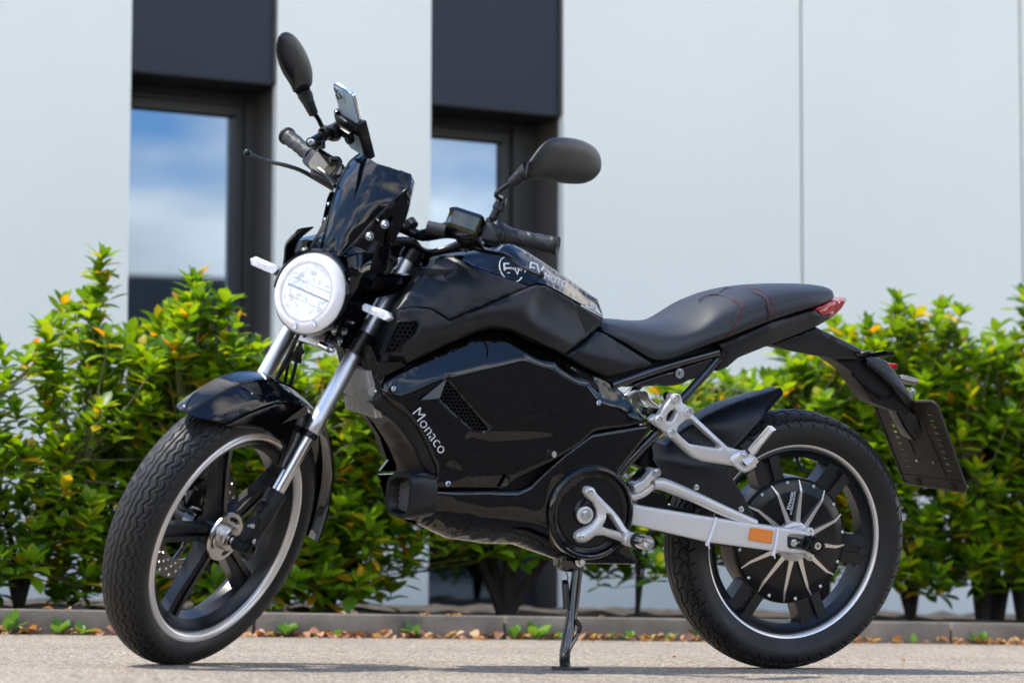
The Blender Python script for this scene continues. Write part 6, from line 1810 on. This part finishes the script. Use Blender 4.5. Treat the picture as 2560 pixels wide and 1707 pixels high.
# nacelle sides and winglets
for sg in (-1, 1):
    mb = MB()
    V_ = lambda L: [Vector((x, y * -sg, z)) for x, y, z in L]
    r0 = V_([(-0.1333,-0.07,0.6113),(-0.1229,-0.086,0.586),(-0.1011,-0.089,0.5603),(-0.089,-0.086,0.5342),(-0.0778,-0.078,0.5087)])
    r1 = V_([(-0.1188,-0.08,0.6283),(-0.1105,-0.097,0.5951),(-0.0936,-0.099,0.5729),(-0.0823,-0.095,0.552),(-0.0563,-0.082,0.5124)])
    r2 = V_([(-0.0733,-0.082,0.6523),(-0.0784,-0.095,0.6174),(-0.0746,-0.098,0.5948),(-0.061,-0.094,0.5717),(-0.0366,-0.08,0.528)])
    mb.loft([r0, r1, r2], nu=4, nv=5, thick=.003)
    SP(mb, 'lamp_cowl', M['gloss_nav'], angle=40)
    mb = MB()
    a_ = [Vector((x, y * -sg, z)) for x, y, z in [(-0.0712,-0.098,0.6124),(0.0209,-0.118,0.6542),(0.0249,-0.118,0.6488),(0.0222,-0.118,0.6312),(0.0216,-0.112,0.6121),(-0.0114,-0.1,0.5842),(-0.0319,-0.094,0.568),(-0.0534,-0.092,0.5679),(-0.0629,-0.095,0.5758),(-0.0717,-0.098,0.5988)]]
    q = [Vector((x, y * -sg, z)) for x, y, z in [(-0.0682,-0.108,0.607),(-0.0026,-0.124,0.6382),(-0.0036,-0.122,0.6197),(-0.0608,-0.106,0.5809)]]
    n_ = len(a_)
    vs = a_ + q
    mb.add(vs, [(0, 1, 2, 11, 10), (2, 3, 11), (3, 4, 12, 11), (4, 5, 6, 13, 12), (6, 7, 8, 13), (8, 9, 10, 13), (9, 0, 10), (10, 11, 12, 13)])
    back = [v + Vector((0, .012 * sg * -1 * -1, 0)) for v in a_]
    o_ = len(mb.v); mb.add(back, [])
    for k in range(n_): mb.f.append((k, (k + 1) % n_, o_ + (k + 1) % n_, o_ + k))
    SP(mb, 'winglet', M['gloss'], smooth=False)

# ---------------------------------------------------------------- wind deflector
DR = [  # centre, ridge, edge, half width of the sunk scoop, its depth
 ([(-0.0904,0,0.6076),(-0.0939,-0.028,0.6144),(-0.0976,-0.041,0.6176)], 0, 0),
 ([(-0.0972,0,0.6389),(-0.0879,-0.04,0.6565),(-0.0548,-0.068,0.6624)], 0, 0),
 ([(-0.1021,0,0.6729),(-0.0891,-0.052,0.6964),(-0.0498,-0.08,0.6785)], 0, 0),
 ([(-0.105,0,0.7005),(-0.0862,-0.062,0.7312),(-0.0405,-0.088,0.6937)], 0, 0),
 ([(-0.1049,0,0.7258),(-0.0827,-0.07,0.762),(-0.0455,-0.094,0.7191)], .0005, 0),
 ([(-0.1042,0,0.7586),(-0.0732,-0.077,0.7914),(-0.0513,-0.097,0.7467)], .017, .007),
 ([(-0.1039,0,0.79),(-0.0674,-0.08,0.8106),(-0.0604,-0.093,0.7823)], .034, .009),
 ([(-0.1003,0,0.823),(-0.067,-0.068,0.8337),(-0.0552,-0.076,0.8236)], .050, .009)]
def deflector_half(P3, vs_, dep):
    c, r_, e_ = [Vector(p) for p in P3]
    def at(t):
        q = c.lerp(r_, t); return q + Vector((-.007 * math.sin(math.pi * t) , 0, 0))
    tv = min(.93, vs_ / max(1e-6, -r_.y))
    back = Vector((dep, 0, 0))
    pts = [at(0) + back, at(tv * .5) + back, at(tv * .93) + back, at(tv)]
    for k in range(1, 5): pts.append(at(tv + (1 - tv) * k / 5))
    pts += [at(.95), r_ + Vector((-.0028, .001, 0)), r_ + Vector((-.0026, -.0012, 0)), r_.lerp(e_, .12), r_.lerp(e_, .5) + Vector((-.001, 0, 0)), e_]
    return pts
hv = [deflector_half(*d) for d in DR]
hv = [list(r_) for r_ in zip(*[catmull(list(c), 4)[0] for c in zip(*hv)])]
rows = []
for rr in hv:
    rr[0].y = 0
    rows.append([Vector((p.x, -p.y, p.z)) for p in reversed(rr[1:])] + rr)
mb = MB(); mb.loft(rows); nR, nC = len(rows), len(rows[0])
mb.loft([[p + Vector((.003, 0, 0)) for p in r_] for r_ in rows])
for i in range(nR - 1):
    for k in (0, nC - 1): mb.f.append((i * nC + k, (i + 1) * nC + k, nR * nC + (i + 1) * nC + k, nR * nC + i * nC + k))
for k in range(nC - 1):
    for i in (0, nR - 1): mb.f.append((i * nC + k, i * nC + k + 1, nR * nC + i * nC + k + 1, nR * nC + i * nC + k))
scr = SP(mb, 'wind_deflector', M['gloss_nav'], angle=20)
for p in [(-0.0843,-0.079,0.7132),(-0.0934,-0.0655,0.6769)]:
    p = Vector(p)
    d_ = Vector((-.62, -.78, -.05)).normalized()
    b = MB(); b.lathe(p + d_ * .001, d_, [(0, .0095), (.0015, .0095), (.0015, .0068), (.0035, .0064), (.006, .0035), (.0055, .0015), (.0045, 1e-4)], 22); b.obj('bolt', M['zinc'], scr)
for sg in (1, -1):
    bk_ = [Vector((x, y * sg, z)) for x, y, z in [(-0.0757,0.084,0.7328),(-0.0645,0.084,0.7376),(-0.0522,0.084,0.7111),(-0.0339,0.084,0.6796),(-0.0227,0.084,0.6573),(-0.0368,0.084,0.654),(-0.0487,0.084,0.671),(-0.0607,0.084,0.6941),(-0.0727,0.084,0.7171)]]
    mb = MB(); n_ = len(bk_)
    mb.add([tuple(q) for q in bk_] + [(q.x + .003, q.y, q.z) for q in bk_], [tuple(range(n_)), tuple(range(n_, 2 * n_))[::-1]] + [(k, (k + 1) % n_, n_ + (k + 1) % n_, n_ + k) for k in range(n_)])
    SP(mb, 'deflector_bracket', M['satin'], smooth=False)
for p in [(-0.0625,0.083,0.7115),(-0.0469,0.083,0.6814)]:
    p = Vector(p); d_ = Vector((-.72, .65, -.05)).normalized()
    b = MB(); b.lathe(p - d_ * .001, d_, [(0, .0085), (.0015, .0085), (.0015, .0064), (.005, .003), (.0045, 1e-4)], 22); b.obj('bolt', M['zinc'], scr)
# dark things behind the deflector: instrument pod, wiring
mb = MB()
mb.box((-.040, 0, .735), (.05, .13, .10), Matrix.Rotation(R(20), 3, 'Y'), .012)
mb.box((-.03, 0, .63), (.07, .15, .11), None, .012)
mb.tube([(-.02, -.07, .68), (0, -.085, .64), (-.02, -.08, .60)], .008, 8)
mb.tube([(-.03, -.05, .66), (-.0, -.092, .665), (.03, -.06, .65)], .006, 8)
SP(mb, 'instrument_pod', M['matte2'])
mb = MB(); mb.cyl([(0.0389,-0.05,0.7603)][0], [(0.0391,-0.065,0.7526)][0], .013, 16); SP(mb, 'bar_riser_cap', M['matte'])
# indicators
for sg in (-1, 1):
    F_ = lambda L: [Vector((x, y * -sg, z)) for x, y, z in L]
    if sg < 0: c = [Vector(q) for q in [(-0.072,-0.1207,0.5416),(-0.072,-0.1243,0.5486),(-0.072,-0.1814,0.5522),(-0.072,-0.1936,0.5434),(-0.072,-0.1849,0.5335),(-0.072,-0.1259,0.5336)]]
    else: c = [Vector(q) for q in [(-0.072,0.1056,0.5412),(-0.072,0.1127,0.5468),(-0.072,0.1711,0.5466),(-0.072,0.1808,0.537),(-0.072,0.1706,0.5263),(-0.072,0.1124,0.5268)]]
    nn = Vector((-.010, 0, -.001))
    mb = MB()
    fr = [p + nn * .6 for p in c]; bk = [p - nn * .7 for p in c]
    cen_ = sum(fr, Vector()) / 6 + nn * .25
    vs = fr + bk + [cen_]
    mb.add(vs, [(k, (k + 1) % 6, 12) for k in range(6)] + [(k, 6 + k, 6 + (k + 1) % 6, (k + 1) % 6) for k in range(6)] + [tuple(range(6, 12))[::-1]])
    ind = SP(mb, 'front_indicator', M['lens_white'], smooth=False)
    mb = MB(); mb.add([p - nn * .72 for p in c] + [p - nn * 1.3 for p in c], [tuple(range(6)), tuple(range(6, 12))[::-1]] + [(k, (k + 1) % 6, 6 + (k + 1) % 6, 6 + k) for k in range(6)]); mb.obj('housing', M['satin'], ind, smooth=False)
    m2 = MB(); p = (c[0] + c[5]) / 2 - nn * .8; m2.tube([p + Vector((0, .004 * sg, 0)), p + Vector((.003, -.012 * sg, .002)), p + Vector((.014, -.035 * sg, .004))], [.007, .008, .010], 12); m2.obj('stalk', M['satin'], ind)

# ---------------------------------------------------------------- handlebar
GI = Vector((.0565, -.2675, .8146)); GE = Vector((.0866, -.3683, .8395))
GD = (GE - GI).normalized()
def mir(p, sg): return Vector((p[0], p[1] * -sg, p[2]))
for sg in (-1, 1):
    mm = lambda L: [mir(p, sg) for p in L]
    mb = MB()
    mb.tube(mm([(.045, 0, .742), (.043, -.05, .742), [(0.0554,-0.085,0.7446)][0], [(0.0322,-0.15,0.7666)][0], [(0.0185,-0.205,0.7754)][0], GI - GD * .05, GI]), [.0115, .0115, .0115, .0115, .0112, .011, .011], 14, 4)
    SP(mb, 'handlebar', M['satin'])
    mb = MB()
    i0 = mir(GI, sg); d0 = mir(GE, sg) - i0; Lg = d0.length; d0.normalize()
    rx, ry, _ = frame_from(d0)
    nS_, nL_ = 40, 56
    vs = []; fs = []
    for i in range(nL_ + 1):
        t = i / nL_
        for k in range(nS_):
            a = 2 * math.pi * k / nS_
            r_ = .0165 + .0012 * math.cos(t * math.pi * 2) * .3
            # slanted oval ribs
            s_ = (t * 4.2 + a / (2 * math.pi) * 3 * sg) % 1; q_ = (t * 4.2 * .5 - a / (2 * math.pi) * 4) % 1
            if .06 < t < .92 and .28 < s_ < .72 and .15 < q_ < .55: r_ += .0012
            if t < .05 or t > .94: r_ = .0185
            if t > .94: r_ = .0200
            vs.append(i0 + d0 * (t * Lg) + (rx * math.cos(a) + ry * math.sin(a)) * r_)
    for i in range(nL_):
        for k in range(nS_):
            fs.append((i * nS_ + k, i * nS_ + (k + 1) % nS_, (i + 1) * nS_ + (k + 1) % nS_, (i + 1) * nS_ + k))
    mb.add(vs, fs)
    gr = SP(mb, 'grip', M['grip'], angle=35)
    mb = MB(); mb.lathe(i0 + d0 * Lg, d0, [(-.004, .0203), (0, .0200), (.0015, .0185), (.001, .0175), (.001, .004), (-.003, .0035), (-.003, 1e-4)], 32); mb.obj('grip_end', M['matte2'], gr)
    mb = MB(); mb.lathe(i0 - d0 * .006, d0, [(-.004, .012), (-.004, .0200), (.004, .0200), (.006, .017)], 28); mb.obj('grip_flange', M['grip'], gr)
    # switch cube
    ax2 = Matrix((rx, ry, d0)).transposed()
    mb = MB()
    c_ = i0 - d0 * .030
    mb.box(c_ + Vector((.002, 0, -.004)), (.040, .046, .040), ax2, .010)
    mb.box(c_ + Vector((-.006, 0, .014)) - d0 * .012, (.024, .022, .018), ax2, .004)
    mb.lathe(i0 - d0 * .012, d0, [(-.006, .012), (-.005, .0235), (.003, .0225), (.005, .017)], 28)
    sw_ = SP(mb, 'switch_housing', M['matte'])
    if sg > 0:
        m2 = MB(); m2.tube([c_ + Vector((.02, 0, .02)), c_ + Vector((.035, .0, .005)), c_ + Vector((.03, .0, -.02))], .012, 10, 3); m2.obj('throttle_guide', M['matte'], sw_)
    # reservoir
    mb = MB(); m3 = MB(); m4 = MB()
    rc0 = mir([(0.0209,-0.185,0.7976)][0], sg)
    if sg < 0: bx, bz = Vector((.25, -.95, .12)).normalized(), None
    bx = Vector((.25, -.95 * -sg * 1, .12)).normalized()
    bzv = Vector((.15, 0, 1)); bzv = (bzv - bx * bzv.dot(bx)).normalized(); byv = bzv.cross(bx)
    RM = Matrix((bx, byv, bzv)).transposed()
    def oct_(w_, d__, z_, c=.012): return [rc0 + RM @ Vector(q) for q in ((-w_ + c, -d__, z_), (w_ - c * .3, -d__, z_), (w_, -d__ + c * .3, z_), (w_, d__ - c * .3, z_), (w_ - c * .3, d__, z_), (-w_ + c, d__, z_), (-w_, d__ - c, z_), (-w_, -d__ + c, z_))]
    mb.loft([oct_(.028, .020, -.024), oct_(.036, .024, -.017), oct_(.037, .0245, .014), oct_(.037, .0245, .014)], close=True, caps=True)
    rs_ = SP(mb, 'fluid_reservoir', M['fluid'], angle=25)
    m3.loft([oct_(.0385, .026, .0125), oct_(.0388, .0262, .018), oct_(.035, .023, .021)], close=True, caps=True); m3.obj('reservoir_cap', M['gloss'], rs_, angle=25)
    for q in ((.028, -.016), (-.024, -.012)):
        b = MB(); p = rc0 + RM @ Vector((q[0], q[1], .0205)); bolt(b, p, bzv, .0036, .0018); b.obj('screw', M['zinc'], rs_)
    # master cylinder body and lever
    mb = MB()
    mb.tube(mm([[(0.0605,-0.15,0.7822)][0], [(0.0761,-0.175,0.7765)][0], [(0.0686,-0.205,0.7873)][0]]), [.013, .015, .012], 10, 3)
    mb.box(mir([(0.0672,-0.195,0.7804)][0], sg), (.040, .034, .010), Matrix.Rotation(R(10), 3, 'Y'), .003)
    mb.box(mir([(0.0868,-0.17,0.7629)][0], sg), (.014, .018, .018), None, .003)
    mc = SP(mb, 'master_cylinder', M['satin'])
    p = mir([(0.0508,-0.205,0.7774)][0], sg)
    b = MB(); hexbolt(b, p + Vector((-.010, 0, .004)), (-.5, 0, .9), .0058, .006); b.obj('bolt', M['zinc'], mc)
    mb = MB()
    lv = [[(0.0783,-0.18,0.7659)][0], [(0.0947,-0.2,0.7733)][0], [(0.087,-0.235,0.7754)][0], [(0.0644,-0.275,0.7761)][0], [(0.0519,-0.31,0.7711)][0], [(0.0436,-0.35,0.7633)][0], (.0286, -.397, .7602)]
    mb.tube(mm(lv), [.008, .0095, .0075, .0062, .0062, .0055, .0045], 10, 4, flat=(.75, 1.15))
    mb.sphere(mir(lv[-1], sg), .0088, 16)
    SP(mb, 'lever', M['satin'])
    # mirrors
    base = mir([(0.024,-0.238,0.8397)][0], sg)
    mb = MB()
    mb.cyl(base - Vector((0, 0, .012)), base + Vector((0, 0, .010)), .0095, 16); mb.cyl(base + Vector((0, 0, .010)), base + Vector((0, 0, .022)), .0125, 6)
    mb.lathe(base + Vector((0, 0, .022)), (0, 0, 1), [(0, .0115), (.003, .0115), (.018, .0070), (.018, .003)], 18)
    if sg < 0:
        st_ = [base + Vector((0, 0, .035)), Vector([(-0.0104,-0.24,0.8709)][0]), Vector([(-0.0118,-0.243,0.8819)][0]), Vector([(-0.0115,-0.255,0.901)][0]), Vector([(-0.0143,-0.262,0.9062)][0])]
    else:
        st_ = [base + Vector((0, 0, .035)), Vector([(0.0038,0.238,0.8725)][0]), Vector([(-0.0195,0.236,0.8777)][0]), Vector([(-0.0459,0.234,0.8814)][0])]
    mb.tube(st_, .0052, 10, 4)
    stem = SP(mb, 'mirror_stem', M['satin'])
    if sg < 0:
        ln = [Vector(p) for p in [(-0.0139,-0.26,0.9044),(-0.0254,-0.29,0.9418)]]
        bootr = [(0, .0095), (.002, .0100), (.025, .0135), (.027, .0120), (.030, .0142), (.032, .0128), (.035, .0150), (.037, .0136), (.040, .0158), (.046, .0168), (.058, .0185)]
        outl = [(-0.1069,-0.33,0.9324),(-0.1063,-0.33,0.9443),(-0.0985,-0.33,0.9723),(-0.0874,-0.33,0.9928),(-0.0671,-0.33,1.011),(-0.0372,-0.33,1.0264),(0.0044,-0.33,1.043),(0.0554,-0.33,1.0578),(0.1043,-0.33,1.0649),(0.1384,-0.33,1.0611),(0.1588,-0.33,1.0512),(0.1691,-0.33,1.0368),(0.159,-0.33,1.0162),(0.133,-0.33,0.9955),(0.097,-0.33,0.9782),(0.0544,-0.33,0.9617),(0.0096,-0.33,0.9478),(-0.033,-0.33,0.9328),(-0.0718,-0.33,0.9153),(-0.0906,-0.33,0.9162)]
    else:
        ln = [Vector(p) for p in [(-0.0483,0.234,0.8791),(-0.1069,0.248,0.9082)]]
        bootr = [(0, .0085), (.002, .0105), (.035, .0135), (.038, .0125), (.040, .0150), (.042, .0135), (.045, .0155), (.047, .0140), (.050, .0165), (.054, .0150), (.066, .0165)]
        outl = [(-0.0736,0.29,0.9042),(-0.0968,0.29,0.9109),(-0.1376,0.29,0.919),(-0.1686,0.29,0.9291),(-0.1914,0.29,0.9403),(-0.2023,0.29,0.9499),(-0.2099,0.29,0.9634),(-0.2105,0.29,0.9754),(-0.2034,0.29,0.9843),(-0.1916,0.29,0.9909),(-0.1727,0.29,0.9951),(-0.1447,0.29,0.9952),(-0.1105,0.29,0.9894),(-0.079,0.29,0.9795),(-0.052,0.29,0.9672),(-0.0347,0.29,0.9527),(-0.0291,0.29,0.9402),(-0.0361,0.29,0.9306),(-0.0465,0.29,0.9219),(-0.0591,0.29,0.911)]
    dl = (ln[1] - ln[0]).normalized(); Ll = (ln[1] - ln[0]).length
    k_ = Ll / bootr[-1][0]
    mb = MB(); mb.lathe(ln[0], dl, [(0, .003)] + [(a * k_, b) for a, b in bootr], 24)
    mb.obj('rubber_boot', M['grip'], stem)
    # shell: the traced outline is the rim of the glass, domed towards the front of the bike
    O_ = [Vector(p) for p in outl]
    n_ = len(O_); cen_ = sum(O_, Vector()) / n_
    front = Vector((-.80, -.55 if sg < 0 else -.62, 0)).normalized() if 0 else Vector((-.85, -.52, .0)).normalized()
    rings = []
    P_, _ = catmull(O_, 3, closed=True)
    for f_, d_ in ((.97, -.020), (1.0, -.014), (1.0, 0), (.985, .008), (.93, .016), (.82, .024), (.64, .030), (.40, .034), (.15, .0355)):
        rings.append([cen_ + (p - cen_) * f_ + front * d_ * (.9 if sg < 0 else .9) for p in P_])
    mb = MB(); mb.loft(rings, close=True)
    mb.add([cen_ + front * .0355 * .9], [])
    top_ = len(mb.v) - 1; m_ = len(P_); o_ = (len(rings) - 1) * m_
    mb.f += [(o_ + k, o_ + (k + 1) % m_, top_) for k in range(m_)]
    shell = mb.obj('mirror_shell', M['matte'], stem, angle=60)
    mb = MB(); mb.add([cen_ + (p - cen_) * .965 - front * .0170 for p in P_], [tuple(range(m_))]); mb.obj('mirror_glass', M['mirrorglass'], stem, smooth=False, fix=False)
# raised box mark on the near mirror shell
# ---------------------------------------------------------------- wiring between bar and frame
mb = MB()
mb.tube([(-0.0186,-0.07,0.696),(-0.006,-0.085,0.7095),(0.0118,-0.1,0.7183),(0.0441,-0.105,0.7159),(0.0735,-0.11,0.7216),(0.0818,-0.125,0.7346),(0.0839,-0.145,0.7496),(0.0809,-0.165,0.764)], .0075, 10, 4, flat=(1, .8)); SP(mb, 'wiring_sleeve', M['satin'])
mb = MB()
mb.tube([(0.0182,-0.06,0.6939),(0.0173,-0.085,0.7083),(0.0572,-0.098,0.7159),(0.0851,-0.12,0.7299),(0.101,-0.14,0.7533),(0.0932,-0.16,0.7617)], .0045, 8, 4); SP(mb, 'wiring_sleeve', M['satin'])
mb = MB()
mb.tube([(0.0362,-0.09,0.7486),(0.0276,-0.11,0.7579),(0.0218,-0.13,0.7696),(0.0149,-0.15,0.7821),(0.0056,-0.16,0.7833)], .0042, 8, 4); SP(mb, 'brake_hose', M['satin'])
mb = MB()
c_ = Vector([(0.0072,-0.14,0.7606)][0]); mb.tube([c_ - GD * .020, c_ + GD * .020], .0150, 14, 0); SP(mb, 'bar_sleeve', M['grip'])

for k_, L_x in enumerate(([(0.0765,-0.165,0.7729),(0.1063,-0.12,0.752),(0.1455,-0.06,0.7262),(0.1156,-0.03,0.711),(0.0931,-0.02,0.6765)], [(0.0937,-0.15,0.7528),(0.1032,-0.11,0.7308),(0.0901,-0.075,0.7096),(0.0647,-0.05,0.7035),(0.0855,-0.035,0.6737)])):
    mb = MB(); mb.tube(L_x, .0036, 8, 4); SP(mb, 'control_cable', M['satin'])
mb = MB(); mb.tube([(-0.042,0.16,0.7752),(-0.0479,0.13,0.7687),(-0.0614,0.1,0.7577),(-0.0887,0.07,0.746)], .0045, 8, 4); SP(mb, 'brake_hose', M['satin'])
mb = MB(); mb.tube([(-0.0358,0.15,0.8037),(-0.0237,0.14,0.8127),(-0.0367,0.12,0.7968),(-0.0755,0.09,0.7663)], .0065, 8, 4); SP(mb, 'brake_hose', M['satin'])
# ---------------------------------------------------------------- phone holder and phone
mb = MB()
a_ = Vector([(-0.0198,0.215,0.8599)][0]); 
mb.cyl(Vector([(-0.0557,0.2,0.8192)][0]), Vector([(-0.0009,0.225,0.8323)][0]), .0115, 18)
mb.tube([(-0.0456,0.205,0.8244),(-0.0242,0.21,0.8397),(-0.0139,0.21,0.8531)], [.010, .011, .010], 10)
mb.tube([(-0.0158,0.2,0.8245),(-0.0167,0.205,0.8373),(-0.0216,0.21,0.8559)], [.010, .008, .009], 10)
mb.lathe(Vector([(-0.0197,0.21,0.8517)][0]), Vector([(0.0211,0.205,0.8769)][0]) - Vector([(-0.0197,0.21,0.8517)][0]), [(0, .012), (.001, .0150), (.012, .0150), (.014, .010), (.020, .010), (.022, .0165), (.032, .0195), (.040, .0195), (.043, .012)], 22)
hold = SP(mb, 'phone_holder', M['satin'])
b = MB(); p = Vector([(-0.0567,0.2,0.8193)][0]); bolt(b, p, (-.7, -.7, 0), .0075, .003); b.obj('bolt', M['zinc'], hold)
# the phone lies in a plane facing forwards; corners traced on its back
PT = [Vector(p) for p in [(-0.0603,0.222,0.9559),(-0.076,0.15,0.944),(0.0583,0.15,0.8551),(0.0872,0.222,0.8701)]]
TL_, TR_, BR_, BL_ = PT
ex_ = (TR_ - TL_).normalized(); ez_ = (BL_ - TL_); ez_ = (ez_ - ex_ * ez_.dot(ex_)); Hp = ez_.length; ez_.normalize(); Wp = (TR_ - TL_).length
en_ = ex_.cross(ez_)
toC = SS.to_3x3().transposed() @ (BB.to_3x3().transposed() @ (CAMPOS - BB @ (SS @ TL_)))
if en_.dot(toC) < 0: en_ = -en_
TH = .0080
def rr_outline(w, h, r, n=5):
    o = []
    for cx, cy, a0 in ((w - r, r, -90), (w - r, h - r, 0), (r, h - r, 90), (r, r, 180)):
        for k in range(n + 1):
            a = R(a0 + 90 * k / n); o.append((cx + r * math.cos(a), cy + r * math.sin(a)))
    return o
RO = rr_outline(Wp, Hp, .011)
PO = TL_.copy()
phone = empty('smartphone'); phone.matrix_world = BB @ SS @ Matrix.Translation(PO)
tag(phone, 'pale blue smartphone with three rear cameras clipped upright in a holder on the handlebar', 'smartphone')
L_ = lambda a, b, d=0: ex_ * a + ez_ * b + en_ * d
mb = MB(); mb.loft([[L_(a * .985 + Wp * .0075, b * .99 + Hp * .005, -TH) for a, b in RO], [L_(a, b, -TH + .0008) for a, b in RO], [L_(a, b, -.0008) for a, b in RO], [L_(a * .985 + Wp * .0075, b * .99 + Hp * .005, 0) for a, b in RO]], close=True, caps=True)
mb.obj('phone_frame', M['phoneedge'], phone)
mb = MB(); mb.add([L_(a * .975 + Wp * .0125, b * .985 + Hp * .0075, .0006) for a, b in RO], [tuple(range(len(RO)))]); mb.obj('back_glass', M['phoneglass'], phone, smooth=False, fix=False)
mb = MB(); CO = rr_outline(.034, .036, .008); mb.loft([[L_(.004 + a, .006 + b, .0006) for a, b in CO], [L_(.004 + a, .006 + b, .0022) for a, b in CO]], close=True, caps=True); bump_ = mb.obj('camera_bump', M['phoneglass'], phone)
for q in ((.013, .014), (.013, .031), (.029, .022)):
    mb = MB(); mb.lathe(L_(q[0], q[1], .0022), en_, [(0, .0072), (.0018, .0072), (.0018, .0060)], 22); mb.obj('lens_ring', M['phoneedge'], bump_)
    mb = MB(); mb.lathe(L_(q[0], q[1], .0024), en_, [(.0012, .0060), (.0013, 1e-4)], 22); mb.obj('lens', M['lensglass'], bump_)
# holder jaws around the lower part of the phone
oP = PO
mb = MB()
def hb(a0, a1, b0, b1, d0, d1, bev=.0015):
    c = oP + ex_ * ((a0 + a1) / 2) + ez_ * ((b0 + b1) / 2) + en_ * ((d0 + d1) / 2)
    mb.box(c, (a1 - a0, b1 - b0, d1 - d0), Matrix((ex_, ez_, en_)).transposed(), bev)
hb(-.006, Wp + .004, Hp * .46, Hp * .60, .001, .013)
hb(-.004, Wp * .8, Hp * .56, Hp * .70, .013, .024)
hb(Wp - .003, Wp + .009, Hp * .42, Hp * .98, -.013, .010, .003)
hb(-.009, .002, Hp * .42, Hp * .58, -.013, .010, .003)
mb.obj('jaw', M['satin'], hold)
mb = MB(); c = oP + ex_ * (Wp * .62) + ez_ * (Hp * .70) + en_ * .014; mb.lathe(c, en_, [(0, .011), (.008, .011), (.012, .008), (.012, 1e-4)], 20); mb.obj('knob', M['matte'], hold)
